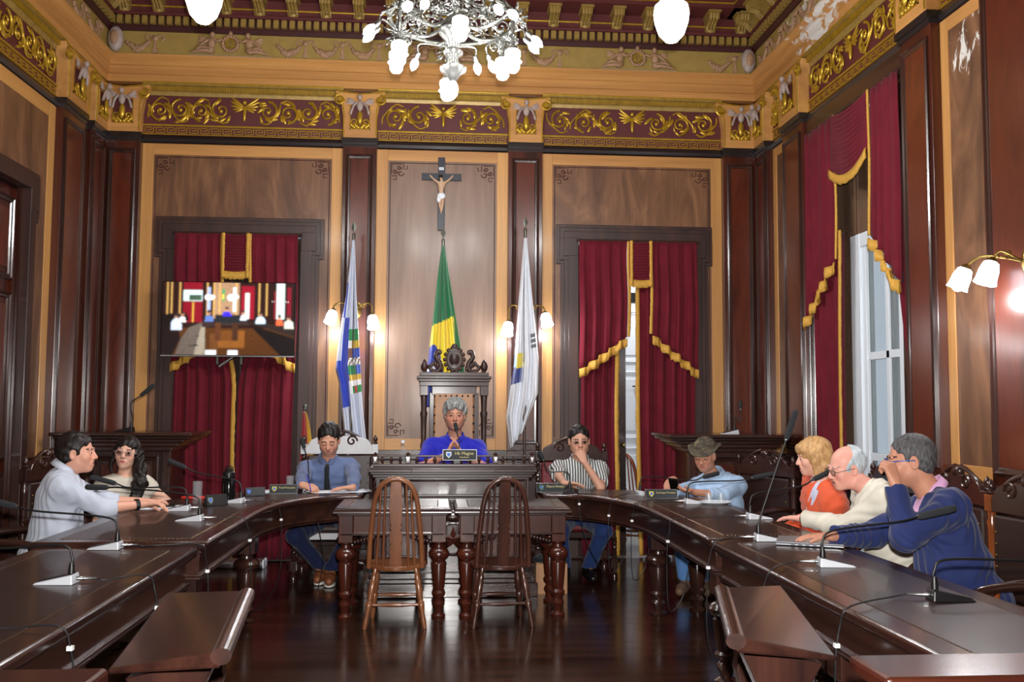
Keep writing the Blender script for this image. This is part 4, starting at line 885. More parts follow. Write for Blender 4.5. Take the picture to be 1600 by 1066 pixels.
for k in range(6):
    t = 2*PI*k/6+0.61; cs, sn = math.cos(t), math.sin(t); X = lambda r, z: (r*cs, r*sn, z)
    mb = MB()
    mb.tube(bez([X(0.03, 0.5), X(0.16, 0.42), X(0.3, 0.44), X(0.42, 0.5)], 18), 0.013, 7); mb.tube([X(0.03, 0.75), X(0.22, 0.62), X(0.42, 0.5)], 0.012, 6)
    for (r0, z0, R_, sg) in ((0.14, 0.5, 0.06, 1), (0.27, 0.52, 0.055, -1), (0.34, 0.4, 0.045, 1)):
        tt = np.linspace(0, 1, 20); aa = tt*2.6*PI*sg; rr = R_*(1-0.8*tt); mb.tube([X(r0+q*math.cos(w_), z0+q*math.sin(w_)) for q, w_ in zip(rr, aa)], 0.006, 5)
    leaf_cluster(mb, X(0.42, 0.46), 46, 0.09); leaf_cluster(mb, X(0.25, 0.47), 30, 0.08); leaf_cluster(mb, X(0.12, 0.6), 24, 0.08); leaf_cluster(mb, X(0.3, 0.62), 24, 0.08)
    lo = 0.14 if k % 2 else 0.24
    mb.tube([X(0.42, 0.48), X(0.42, lo+0.12)], 0.014, 7); leaf_cluster(mb, X(0.42, lo+0.16), 18, 0.05)
    arm = mb.build('arm', 'silver_brass', ch, 50)
    MB().lathe([(0.016, 0.0), (0.034, -0.012), (0.036, -0.03), (0.03, -0.035)], X(0.42, lo+0.13), 12).build('gallery', 'silver_brass', arm, 50)
    MB().lathe([(0.03, 0.1), (0.05, 0.085), (0.052, 0.06), (0.044, 0.03), (0.06, 0.015), (0.045, 0.0), (0.044, -0.03), (0.03, -0.05), (0.0, -0.055)], X(0.42, lo+0.005), 16).build('opal_shade', 'globe_glow', ch, 60)
    lamp('chandelier_light', 'POINT', (0.08+0.42*cs, 6.0+0.42*sn, 3.54+lo-0.13), LAMP_W*0.75, LCOL, 0.05)
    for dt in (-0.42, 0.42):
        q = t+dt; c2, s2 = math.cos(q), math.sin(q); base = V3(0.5*c2, 0.5*s2, 0.42); d = nrm((c2*0.75, s2*0.75, -0.72))
        MB().tube(bez([X(0.42, 0.48), tuple(V3(0.47*c2, 0.47*s2, 0.49)), tuple(base)], 8), 0.008, 6).build('branch', 'silver_brass', ch, 60)
        MB().lathe([(0.012, -0.02), (0.02, 0.0), (0.017, 0.03)], base, 10, d).build('socket', 'silver_brass', ch, 50)
        MB().lathe([(0.012, 0.03), (0.026, 0.055), (0.029, 0.075), (0.022, 0.105), (0.0, 0.13)], base, 12, d).build('bulb', 'bulb', ch, 60)
MB().lathe([(0.014, 0.06), (0.03, 0.03), (0.036, 0.0), (0.03, -0.04), (0.0, -0.075)], (0, 0, 0.03), 14).build('bulb', 'bulb', ch, 60)
lamp('chandelier_light', 'POINT', (0.08, 6.0, 3.39), LAMP_W*1.2, LCOL, 0.06)
# ------------------------------------------------------------------ desks
ZT = 0.79
LEG = [(0.052, 0.0), (0.056, 0.015), (0.03, 0.035), (0.036, 0.07), (0.05, 0.10), (0.038, 0.125), (0.03, 0.135), (0.05, 0.16), (0.055, 0.18), (0.04, 0.2), (0.046, 0.22), (0.058, 0.36), (0.06, 0.40), (0.048, 0.415), (0.075, 0.44), (0.082, 0.47), (0.066, 0.5), (0.04, 0.515), (0.038, 0.535), (0.052, 0.55), (0.052, 0.56)]
def table_leg(parent, x, y, k=1.0, top=0.56, block=0.11, mat='darkwood_z', zt=0.64):
    h = top/0.56
    l = MB().lathe([(r*k, z*h) for r, z in LEG], (x, y, 0), 20).build('leg', mat, parent, 40)
    MB().box((x, y, (top+zt)/2), (block, block, zt-top+0.01)).build('leg_block', mat, l, 0, 0.004); return l
def offset_poly(I, O, d):
    """shrink the strip between two matching polylines by d"""
    I, O = np.asarray(I, float), np.asarray(O, float); u = (O-I)/np.linalg.norm(O-I, axis=1)[:, None]
    A, B_ = I+u*d, O-u*d; ta = A[1]-A[0]; tb = A[-1]-A[-2]
    for Q in (A, B_): Q[0] += nrm(Q[1]-Q[0])*d; Q[-1] -= nrm(Q[-1]-Q[-2])*d
    return A, B_
def strip_solid(I, O, z0, z1):
    n = len(I); mb = MB(); P = [(*p, z0) for p in I]+[(*p, z0) for p in O]+[(*p, z1) for p in I]+[(*p, z1) for p in O]; f = []
    for i in range(n-1): f += [(i, i+1, n+i+1, n+i), (2*n+i+1, 2*n+i, 3*n+i, 3*n+i+1), (i+1, i, 2*n+i, 2*n+i+1), (n+i, n+i+1, 3*n+i+1, 3*n+i)]
    f += [(0, n, 3*n, 2*n), (2*n-1, n-1, 3*n-1, 4*n-1)]
    return mb.add(P, f)
def nails(path, step, z, r=0.0045):
    p = resample(np.column_stack([path, np.full(len(path), z)]), max(2, int(np.sum(np.linalg.norm(np.diff(path, axis=0), axis=1))/step))); mb = MB()
    for q in p: mb.add([(q[0]-r, q[1], q[2]), (q[0], q[1]-r, q[2]), (q[0]+r, q[1], q[2]), (q[0], q[1]+r, q[2]), (q[0], q[1], q[2]+r*0.8)], [(0, 1, 4), (1, 2, 4), (2, 3, 4), (3, 0, 4)])
    return mb
def desk(name, label, I, O, legs, z=ZT, group='horseshoe of council desks'):
    c = (np.mean(np.vstack([I, O]), axis=0)); T = thing(name, label, 'desk', (c[0], c[1], 0), 0, group)
    Ib = bez(np.column_stack([I, np.zeros(len(I))]), 36)[:, :2] if len(I) > 2 else np.array(I, float); Ob = bez(np.column_stack([O, np.zeros(len(O))]), 36)[:, :2] if len(O) > 2 else np.array(O, float)
    top = strip_solid(Ib, Ob, z-0.045, z).build('desk_top', 'darkwood_y', T, 30, 0.014, True)
    A, B_ = offset_poly(Ib, Ob, 0.11); lt = strip_solid(A, B_, z-0.002, z+0.0015).build('leather_inlay', 'leather', T, 0, 0, True)
    ring = np.vstack([A, B_[::-1], A[:1]]); nails(ring, 0.022, z+0.001).build('nail_row', 'bronze', lt, 60, 0, True)['kind'] = 'stuff'
    A, B_ = offset_poly(Ib, Ob, 0.045)
    strip_solid(A, B_, z-0.19, z-0.044).build('apron', 'darkwood_y', T, 30, 0.003, True)
    for k, (d, zz) in enumerate(((0.03, z-0.178), (0.037, z-0.196), (0.033, z-0.06))):
        A, B_ = offset_poly(Ib, Ob, d); strip_solid(A, B_, zz-0.006, zz+0.006).build('apron_bead', 'darkwood_y', T, 30, 0.003, True)
    for x, y in legs: l = table_leg(T, x, y, 1.12, 0.47, 0.13, zt=z-0.17); l.matrix_parent_inverse = root_matrix(T).inverted()
    return T
IL = [(-1.17, 4.92), (-1.17, 5.6), (-1.17, 6.3), (-1.14, 6.62), (-1.06, 6.92), (-0.92, 7.14), (-0.76, 7.27), (-0.58, 7.33)]
OL = [(-2.05, 4.92), (-2.05, 5.7), (-2.05, 6.5), (-1.99, 6.95), (-1.80, 7.4), (-1.46, 7.72), (-1.05, 7.86), (-0.58, 7.9)]
IR = [(1.46, 4.92), (1.46, 5.6), (1.46, 6.3), (1.43, 6.65), (1.34, 6.98), (1.2, 7.22), (1.06, 7.35), (0.84, 7.42)]
OR = [(2.12, 4.92), (2.12, 5.7), (2.12, 6.6), (2.06, 7.0), (1.92, 7.38), (1.66, 7.68), (1.32, 7.86), (0.84, 7.92)]
desk('council_desk', 'curved dark desk wing in front of the television curtain, with thermos and papers', IL, OL, [(-1.3, 5.05), (-1.3, 6.62), (-1.92, 5.05), (-1.85, 6.7), (-0.72, 7.75)])
desk('council_desk', 'curved dark desk wing in front of the parted curtain, with nameplates and glasses', IR, OR, [(1.58, 5.05), (1.60, 6.68), (2.0, 5.05), (1.92, 6.8), (0.95, 7.75)])
desk('council_desk', 'straight dark desk with studded leather top and two silver microphones, beside the left wall', [(-1.2, 2.27), (-1.2, 4.87)], [(-2.0, 2.27), (-2.0, 4.87)], [(-1.33, 4.72), (-1.87, 4.72), (-1.33, 3.5), (-1.87, 3.5), (-1.33, 2.42), (-1.87, 2.42)], 0.77)
desk('council_desk', 'straight dark desk with studded leather top carrying the closed laptop', [(1.45, 2.27), (1.45, 4.87)], [(2.11, 2.27), (2.11, 4.87)], [(1.58, 4.72), (1.98, 4.72), (1.58, 3.5), (1.98, 3.5), (1.58, 2.42), (1.98, 2.42)], 0.785)
# two clerks' tables
def small_table(label, x0, x1, y0, y1, z=0.77):
    cx_, cy_ = (x0+x1)/2, (y0+y1)/2; T = thing('side_table', label, 'table', (cx_, cy_, 0), 0, 'paired tables before the rostrum'); a, b = (x1-x0)/2, (y1-y0)/2
    mb = MB(); mb.sweep([(0, 0), (0, 0.012), (-0.008, 0.03), (-0.02, 0.04), (-0.02, 0.0)], [(-a, -b, z-0.04), (a, -b, z-0.04), (a, b, z-0.04), (-a, b, z-0.04)], [V3(-1, -1, 0), V3(1, -1, 0), V3(1, 1, 0), V3(-1, 1, 0)], closed=True)
    mb.bb(-a+0.018, a-0.018, -b+0.018, b-0.018, z-0.04, z); mb.bb(-a+0.03, a-0.03, -b+0.03, b-0.03, z-0.058, z-0.04); mb.build('table_top', 'darkwood_x', T, 30, 0.004)
    l = MB().bb(-a+0.1, a-0.1, -b+0.1, b-0.1, z-0.002, z+0.0015).build('leather_inlay', 'leather', T, 0)
    nails(np.array([(-a+.1, -b+.1), (a-.1, -b+.1), (a-.1, b-.1), (-a+.1, b-.1), (-a+.1, -b+.1)]), 0.02, z+0.001).build('nail_row', 'bronze', l, 60)['kind'] = 'stuff'
    for sx in (-1, 1):
        for sy in (-1, 1): table_leg(T, sx*(a-0.09), sy*(b-0.09), 0.92, 0.53, 0.1, 'mahogany_z', z-0.055)
    for sy in (-1, 1):
        MB().bb(-a+0.14, a-0.14, sy*(b-0.09)-0.02, sy*(b-0.09)+0.02, z-0.19, z-0.055).build('apron', 'mahogany_x', T, 0, 0.003)
        MB().bb(-a+0.05, a-0.05, sy*(b-0.09)-0.05, sy*(b-0.09)+0.05, z-0.195, z-0.18).build('apron_bead', 'darkwood_x', T, 0, 0.004)
        for sx in (-1, 1):
            mb = MB()
            for k in range(7): mb.ball((sx*(a-0.15-0.022*k), sy*(b-0.09), z-0.21-0.035*(1-k/6)), (0.016, 0.014, 0.02), 6, 4)
            mb.build('carved_bracket', 'darkwood_x', T, 60)
    for sx in (-1, 1): MB().bb(sx*(a-0.09)-0.02, sx*(a-0.09)+0.02, -b+0.14, b-0.14, z-0.19, z-0.055).build('apron', 'mahogany_y', T, 0, 0.003)
    return T
small_table('studded leather-topped table behind the light brown spindle-back chair', -0.72, 0.112, 6.6, 7.26)
small_table('studded leather-topped table behind the dark brown spindle-back chair', 0.13, 0.962, 6.6, 7.26)
# ------------------------------------------------------------------ spindle-back chairs
def windsor(label, x, y, rz, m1):
    T = thing('spindle_chair', label, 'chair', (x, y, 0), rz, 'spindle-back chairs')        # local: back towards -y
    zs = 0.41; seat = [(0.2*math.cos(t)*(1.0+0.02*math.sin(t)), 0.205*math.sin(t)+0.02) for t in np.linspace(0, 2*PI, 32, endpoint=False)]
    seat = [(px*1.02, max(py, -0.19)) for px, py in seat]
    MB().prism(seat, zs-0.035, zs).build('seat', m1, T, 30, 0.01)
    hy = lambda z: -0.16-0.11*(z-zs)/0.6
    hoop = bez([(-0.178, hy(zs), zs-0.01), (-0.172, hy(0.55), 0.55), (-0.158, hy(0.7), 0.7), (-0.14, hy(0.85), 0.85), (-0.105, hy(0.95), 0.945), (-0.05, hy(1), 0.99), (0, hy(1), 1.0), (0.05, hy(1), 0.99), (0.105, hy(0.95), 0.945), (0.14, hy(0.85), 0.85), (0.158, hy(0.7), 0.7), (0.172, hy(0.55), 0.55), (0.178, hy(zs), zs-0.01)], 48)
    MB().tube(hoop, 0.0175, 10).build('back_hoop', m1, T, 60)
    for a, b in ((-0.128, -0.1), (-0.086, -0.068), (0.086, 0.068), (0.128, 0.1)):
        zt = 0.925 if abs(b) > 0.09 else 0.965
        MB().tube([(a, hy(zs), zs-0.005), (b, hy(zt), zt)], [0.009, 0.007], 8).build('spindle', m1, T, 60)
    sp = [(0.042, zs), (0.038, zs+0.08), (0.045, zs+0.13), (0.032, zs+0.15), (0.044, zs+0.165), (0.042, zs+0.22), (0.03, zs+0.245), (0.043, zs+0.26), (0.03, zs+0.275), (0.04, zs+0.30), (0.044, zs+0.4), (0.034, 0.985)]
    L = sp+[(-px, z) for px, z in sp[::-1]]; mb = MB()
    n = len(sp); P = []
    for px, z in sp:
        for s, dy in ((-1, -0.006), (1, -0.006), (1, 0.006), (-1, 0.006)): P.append((s*px, hy(z)+dy, z))
    mb.add(P, [(4*i+j, 4*i+(j+1) % 4, 4*i+4+(j+1) % 4, 4*i+4+j) for i in range(n-1) for j in range(4)]+[(3, 2, 1, 0), (4*n-4, 4*n-3, 4*n-2, 4*n-1)]); mb.build('splat', m1, T, 0, 0.002)
    turned = [(0.013, 0), (0.016, 0.05), (0.013, 0.1), (0.019, 0.14), (0.021, 0.17), (0.014, 0.18), (0.017, 0.19), (0.02, 0.25), (0.019, 0.31), (0.014, 0.325), (0.017, 0.335), (0.013, 0.345), (0.014, 0.39)]
    for sx in (-1, 1):
        for (ty, by, bx) in ((-0.13, -0.19, 0.2), (0.12, 0.15, 0.17)):
            top = V3(sx*0.135, ty, zs-0.02); bot = V3(sx*bx, by, 0.0); d = nrm(top-bot); L_ = np.linalg.norm(top-bot)
            MB().lathe([(r*1.15, h/0.39*L_) for r, h in turned], bot, 12, d).build('leg', m1, T, 50)
    st = [(0.008, -0.16), (0.011, -0.12), (0.009, -0.1), (0.015, -0.05), (0.016, 0), (0.015, 0.05), (0.009, 0.1), (0.011, 0.12), (0.008, 0.16)]
    for y_ in (-0.167, 0.168): MB().lathe([(r, h*1.08) for r, h in st], (0, y_, 0.155), 10, (1, 0, 0)).build('stretcher', m1, T, 50)
    return T
windsor('light brown spindle-back chair facing the rostrum', -0.268, 6.53, 0.0, 'chairwood')
windsor('dark brown spindle-back chair facing the rostrum', 0.445, 6.52, 0.06, 'chairwood_dark')
windsor('spindle-back chair in the passage beyond the parted curtain', 2.02, 9.75, -0.5, 'orangewood')
# ------------------------------------------------------------------ rostrum
rx = 0.135
da = structure('floor_dais'); MB().bb(-0.58, 0.86, 7.62, 9.08, 0.0, 0.2).build('dais', 'floorwood', da, 0, 0.006)
ro = thing('rostrum_desk', 'carved president\'s rostrum with star emblem and little baluster rail', 'desk', (rx, 7.42, 0))
def rb(n, m_, a, b, y0, y1, z0, z1, p=ro, bev=0.004): return MB().bb(a, b, y0, y1, z0, z1).build(n, m_, p, 0, bev)
rb('plinth', 'darkwood_x', -0.685, 0.665, -0.08, 0.2, 0, 0.105); rb('plinth_moulding', 'darkwood_x', -0.66, 0.64, -0.06, 0.2, 0.105, 0.135); rb('plinth_moulding', 'darkwood_x', -0.64, 0.62, -0.035, 0.2, 0.135, 0.18)
rb('body', 'darkwood_x', -0.61, 0.6, 0, 0.45, 0.18, 0.93)
for a, b in ((-0.56, -0.2), (0.2, 0.56)):
    mb = MB(); molding_frame(mb, a, b, 0.24, 0.66, 0.04, 0.0, 0.016); mb.build('panel_moulding', 'mahogany_x', ro, 0); rb('panel', 'mahogany_z', a+0.07, b-0.07, -0.008, 0.01, 0.31, 0.59)
for x in (-0.59, -0.15, 0.15, 0.59):
    mb = MB(); mb.bb(x-0.025, x+0.025, -0.015, 0.01, 0.2, 0.68); mb.bb(x-0.012, x+0.012, -0.02, 0, 0.24, 0.64); mb.build('pilaster_strip', 'mahogany_z', ro, 0, 0.003)
rb('waist_moulding', 'darkwood_x', -0.63, 0.62, -0.03, 0.4, 0.69, 0.72); rb('waist_moulding', 'darkwood_x', -0.62, 0.61, -0.02, 0.4, 0.72, 0.745)
for a, b in ((-0.58, -0.42), (-0.39, 0.39), (0.42, 0.58)):
    mb = MB(); molding_frame(mb, a, b, 0.765, 0.905, 0.02, 0.0, 0.012); mb.build('upper_panel', 'darkwood_x', ro, 0)
# cornice with a projecting centre, then rail
for z0, z1, e in ((0.92, 0.945, 0.03), (0.945, 0.965, 0.06), (0.965, 0.99, 0.09), (0.99, 1.005, 0.075)):
    rb('cornice', 'darkwood_x', -0.62-e*0.5, 0.61+e*0.5, -e, 0.45, z0, z1)
rb('cornice_centre', 'darkwood_x', -0.33, 0.33, -0.11, 0.0, 0.965, 0.992)
rb('rail_base', 'darkwood_x', -0.63, 0.64, -0.05, 0.02, 1.005, 1.03)
for x in (-0.615, -0.36, 0.33, 0.62):
    p = rb('rail_post', 'darkwood_z', x-0.022, x+0.022, -0.042, 0.005, 1.03, 1.092)
    MB().prism([(x-0.013, 1.08), (x+0.013, 1.08), (x, 1.045)], 0, 0.006, (np.array([[1., 0, 0], [0, 0, -1.], [0, 1., 0]]), V3(0, -0.042, 0))).build('diamond', 'steel', p, 0)
    MB().lathe([(0.02, 0), (0.012, 0.012), (0.0, 0.022)], (x, -0.018, 1.098), 4).build('cap', 'darkwood_z', p, 0)
rb('rail', 'darkwood_x', -0.63, 0.64, -0.03, -0.006, 1.083, 1.096)
bal = None
for x in list(np.linspace(-0.56, -0.42, 3))+list(np.linspace(-0.29, 0.27, 9))+list(np.linspace(0.39, 0.56, 3)):
    if bal is None: bal = MB().lathe([(0.008, 0), (0.011, 0.008), (0.007, 0.014), (0.017, 0.026), (0.015, 0.034), (0.007, 0.044), (0.009, 0.053)], (0, 0, 0), 12).build('baluster', 'darkwood_z', ro, 50); bal.location = (x, -0.018, 1.03)
    else: inst(bal, 'baluster', (x, -0.018, 1.03), ro)
em = MB().lathe([(0.135, 0), (0.135, 0.012), (0.12, 0.022), (0.11, 0.012), (0.0, 0.012)], (0.0, 0.0, 0.44), 36, (0, -1, 0)).build('emblem_disc', 'darkwood_z', ro, 30)
st = [(0.1*(1 if k % 2 == 0 else 0.4)*math.sin(k*PI/5), 0.1*(1 if k % 2 == 0 else 0.4)*math.cos(k*PI/5)) for k in range(10)]
mb = MB(); n = 10; mb.add([(x, -0.016, 0.44+z) for x, z in st]+[(0, -0.036, 0.44)], [(i, 10, (i+1) % 10) for i in range(10)]); mb.build('star', 'star_wood', em, 0)
mb = MB(); mb.ball((0, -0.012, 0.62), (0.1, 0.02, 0.05), 12, 6); mb.build('carved_shell', 'darkwood_z', ro, 50)
# president's chair
th = thing('throne_chair', 'tall carved president\'s chair with tan leather back and pierced crest', 'chair', (0.15, 8.4, 0.2))
for s in (-1, 1):
    MB().lathe([(0.03, 0), (0.03, 0.5), (0.022, 0.52), (0.024, 0.9), (0.03, 0.93), (0.022, 0.96), (0.027, 1.18), (0.034, 1.22), (0.024, 1.24), (0.03, 1.38)], (s*0.27, 0, 0), 14).build('column', 'satinwood', th, 40)
    MB().box((s*0.27, 0, 1.42), (0.075, 0.08, 0.09)).build('column_block', 'satinwood', th, 0, 0.004)
    MB().lathe([(0.03, 0), (0.02, 0.012), (0.03, 0.03), (0.034, 0.06), (0.022, 0.095), (0.0, 0.12)], (s*0.27, 0, 1.585), 12).build('finial', 'satinwood', th, 50)
    MB().bb(s*0.2-0.02, s*0.2+0.02, -0.02, 0.03, 0.4, 1.4).build('back_stile', 'satinwood', th, 0, 0.004)
    MB().tube(bez([(s*0.27, 0.0, 0.72), (s*0.28, -0.2, 0.74), (s*0.28, -0.42, 0.7), (s*0.28, -0.45, 0.62)], 16), 0.026, 8).build('arm', 'satinwood', th, 60)
    MB().lathe([(0.03, 0), (0.022, 0.1), (0.034, 0.25), (0.026, 0.4), (0.03, 0.7)], (s*0.27, -0.42, 0), 12).build('front_leg', 'satinwood', th, 40)
MB().bb(-0.3, 0.3, -0.48, 0.03, 0.4, 0.48).build('seat', 'leather_tan', th, 0, 0.02)
bk = MB().bb(-0.18, 0.18, -0.035, 0.02, 0.55, 1.395).build('leather_back', 'leather_tan', th, 0, 0.015)
nl = [(-0.175+0.35*k/7, 1.372) for k in range(8)]+[(s*0.175, 0.6+0.075*k) for k in range(10) for s in (-1, 1)]; mb = MB()
for x, z in nl: mb.ball((x, -0.037, z), (0.009, 0.006, 0.009), 8, 5)
mb.build('studs', 'black_gloss', bk, 60)
mb = MB(); mb.bb(-0.31, 0.31, -0.05, 0.05, 1.46, 1.5); mb.bb(-0.32, 0.32, -0.06, 0.06, 1.5, 1.525); mb.bb(-0.335, 0.335, -0.07, 0.07, 1.525, 1.55); mb.bb(-0.31, 0.31, -0.05, 0.05, 1.55, 1.585); mb.bb(-0.2, 0.2, -0.025, 0.02, 1.38, 1.46); mb.build('entablature', 'satinwood', th, 0, 0.005)
mb = MB()
for k in range(24): mb.box((-0.29+0.0252*k, -0.055, 1.49), (0.012, 0.012, 0.016))
mb.build('bead_row', 'satinwood', th, 0)['kind'] = 'stuff'
mb = MB(); mb.lathe([(0.085, 0), (0.09, 0.02), (0.06, 0.03), (0.05, 0.025), (0.03, 0.04), (0.0, 0.045)], (0, 0.0, 1.7), 20, (0, -1, 0), True, (0.85, 1.1)); 
for k in range(14): a = 2*PI*k/14; mb.ball((0.085*math.cos(a), -0.01, 1.7+0.105*math.sin(a)), (0.02, 0.014, 0.02), 6, 5)
mb.ball((0, -0.01, 1.815), (0.03, 0.015, 0.03), 8, 6)
for s in (-1, 1):      # winged beasts
    mb.tube(bez([(s*0.2, 0, 1.59), (s*0.14, -0.01, 1.6), (s*0.125, -0.01, 1.66), (s*0.165, -0.01, 1.72), (s*0.15, -0.01, 1.77), (s*0.125, -0.01, 1.76)], 24), 0.022, 8)
    mb.ball((s*0.135, -0.01, 1.765), (0.024, 0.02, 0.018), 8, 6); mb.tube(bez([(s*0.2, 0, 1.6), (s*0.225, 0, 1.63), (s*0.2, 0, 1.655), (s*0.175, 0, 1.68)], 12), 0.016, 7)
    for k in range(4): mb.ball((s*(0.11+0.02*k), -0.015, 1.62+0.012*k), (0.016, 0.012, 0.03), 6, 5)
mb.build('carved_crest', 'satinwood', th, 60)
# ------------------------------------------------------------------ armchairs
def twist(mb, p0, p1, r, turns):
    p0, p1 = V3(*p0), V3(*p1); n = int(turns*9); t = np.linspace(0, 1, n)
    for ph in (0, PI): mb.tube([p0+(p1-p0)*q+V3(r*0.45*math.cos(2*PI*turns*q+ph), r*0.45*math.sin(2*PI*turns*q+ph), 0) for q in t], r*0.62, 6)
def armchair(label, x, y, rz, post='darkwood_z', pad='leather', pale=False, zt=1.0, w_=0.29, legs='turned', group='carved council armchairs'):
    """faces local +y; carved arched crest over a padded back"""
    T = thing('council_armchair', label, 'chair', (x, y, 0), rz, group); r2 = 'white_and_glare' if pale else 'darkwood_x'  # pale: flash glare on dark varnish, put into the rail colour
    MB().bb(-w_, w_, -0.24, 0.26, 0.40, 0.47).build('seat', pad, T, 0, 0.025)
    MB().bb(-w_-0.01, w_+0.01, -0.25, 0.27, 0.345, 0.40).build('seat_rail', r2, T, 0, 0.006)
    for s in (-1, 1):
        for za, zb_ in ((zt-0.06, zt+0.03), (0.34, 0.46)): MB().bb(s*w_-0.027, s*w_+0.027, -0.285, -0.23, za, zb_).build('post_block', 'white_and_glare' if pale else post, T, 0, 0.004)
        mb = MB()
        if legs == 'twist': twist(mb, (s*w_, -0.257, 0.46), (s*w_, -0.257, zt-0.06), 0.022, 5)
        else: mb.lathe([(0.024, 0.46), (0.02, 0.5), (0.026, 0.52), (0.021, 0.55), (0.023, zt-0.15), (0.028, zt-0.12), (0.02, zt-0.1), (0.024, zt-0.06)], (s*w_, -0.257, 0), 12)
        mb.build('back_post', post, T, 50)
        MB().lathe([(0.016, 0), (0.024, 0.012), (0.012, 0.024), (0.022, 0.042), (0.018, 0.06), (0.0, 0.085)], (s*w_, -0.257, zt+0.03), 12).build('finial', 'darkwood_z', T, 50)
        for yy_, nm in ((-0.257, 'rear_leg'), (0.235, 'front_leg')):
            mb = MB()
            if legs == 'twist': twist(mb, (s*w_, yy_, 0.16), (s*w_, yy_, 0.345), 0.022, 3); mb.lathe([(0.03, 0), (0.03, 0.03), (0.018, 0.05), (0.026, 0.07), (0.026, 0.09)], (s*w_, yy_, 0), 12); mb.box((s*w_, yy_, 0.125), (0.05, 0.05, 0.08))
            else: mb.lathe([(0.022, 0), (0.03, 0.03), (0.018, 0.06), (0.026, 0.12), (0.03, 0.24), (0.02, 0.26), (0.028, 0.3), (0.028, 0.345)], (s*w_, yy_, 0), 12)
            mb.build(nm, post, T, 50)
        MB().tube(bez([(s*w_, -0.25, 0.66), (s*(w_+0.02), -0.05, 0.68), (s*(w_+0.025), 0.15, 0.665), (s*(w_+0.02), 0.22, 0.63)], 16), 0.022, 8).build('arm', 'darkwood_y', T, 60)
        MB().lathe([(0.018, 0.47), (0.024, 0.53), (0.015, 0.56), (0.02, 0.64)], (s*(w_+0.012), 0.17, 0), 10).build('arm_support', post, T, 50)
    mb = MB(); twist(mb, (-w_, -0.01, 0.12), (w_, -0.01, 0.12), 0.018, 6) if legs == 'twist' else mb.tube([(-w_, -0.01, 0.14), (w_, -0.01, 0.14)], 0.015, 8)
    mb.build('stretcher', post, T, 50)
    bk = MB().bb(-w_+0.035, w_-0.035, -0.285, -0.235, 0.5, zt-0.07).build('padded_back', pad, T, 0, 0.015); mb = MB()
    for z in np.arange(0.54, zt-0.1, 0.06):
        for s in (-1, 1):
            for yy_ in (-0.287, -0.233): mb.ball((s*(w_-0.06), yy_, z), 0.007, 6, 4)
    mb.build('studs', 'brass', bk, 60)
    pr = [(-w_+0.02, zt-0.06), (w_-0.02, zt-0.06), (w_-0.02, zt+0.01)]+[((w_-0.02)*math.cos(t)*0.94, zt+0.01+0.115*math.sin(t)+0.02*math.sin(t)*math.cos(2*t)) for t in np.linspace(0.12, PI-0.12, 15)]+[(-w_+0.02, zt+0.01)]
    b_ = MB().prism(pr, 0, 0.045); vv = np.concatenate(b_.v); b_.v = [np.column_stack([vv[:, 0], -0.28+vv[:, 2], vv[:, 1]])]
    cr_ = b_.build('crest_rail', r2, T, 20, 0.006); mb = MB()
    for s in (-1, 1):
        for yy_ in (-0.283, -0.232):
            a = np.linspace(0, 1, 20); q = 0.05*(1-0.8*a); mb.tube(np.column_stack([s*(0.11+q*np.cos(a*8)), np.full(20, yy_), zt+0.06+q*np.sin(a*8)]), 0.008, 5)
    mb.ball((0, -0.257, zt+0.12), (0.045, 0.035, 0.04), 10, 7)
    for s in (-1, 1): mb.tube(bez([(s*0.03, -0.257, zt+0.15), (s*0.1, -0.257, zt+0.13), (s*0.18, -0.257, zt+0.085), (s*0.235, -0.257, zt+0.03)], 14), 0.014, 7)
    mb.build('crest_carving', 'darkwood_z', cr_, 60)
    return T
E_, W_, N_, S_ = -PI/2, PI/2, 0, PI       # facing +x, -x, +y, -y
armchair('carved dark armchair of the man in the white shirt', -2.56, 6.0, E_+0.1, zt=1.0)
armchair('carved dark armchair of the woman in cream knitwear', -2.58, 7.06, E_-0.15, zt=1.0)
armchair('empty dark armchair at the straight desk along the left wall', -2.38, 4.55, E_+0.05, zt=0.72)
armchair('dark twisted-leg armchair with flash glare painted on its rails, under the man in the tie', -0.88, 8.33, S_, pale=True, legs='twist', zt=1.10, w_=0.32)
armchair('twisted-leg armchair with crimson back, under the man in the striped shirt', 1.24, 8.32, S_, pad='leather_red', legs='twist', zt=1.04, w_=0.31)
armchair('carved dark armchair of the man in the camouflage hat', 2.5, 7.46, W_+0.5, zt=0.98)
armchair('carved dark armchair of the woman in the orange jacket', 2.8, 6.05, W_, zt=1.0)
armchair('carved dark armchair of the white-haired man', 2.82, 5.3, W_, zt=1.0)
armchair('armchair with orange-brown posts under the man in the navy suit', 2.74, 4.5, W_+0.08, 'orangewood', zt=1.0)
armchair('empty armchair with studded dark leather back and turned posts, beside the right-hand wall panels', 2.66, 3.8, W_+0.1, 'darkwood_z', zt=1.0)
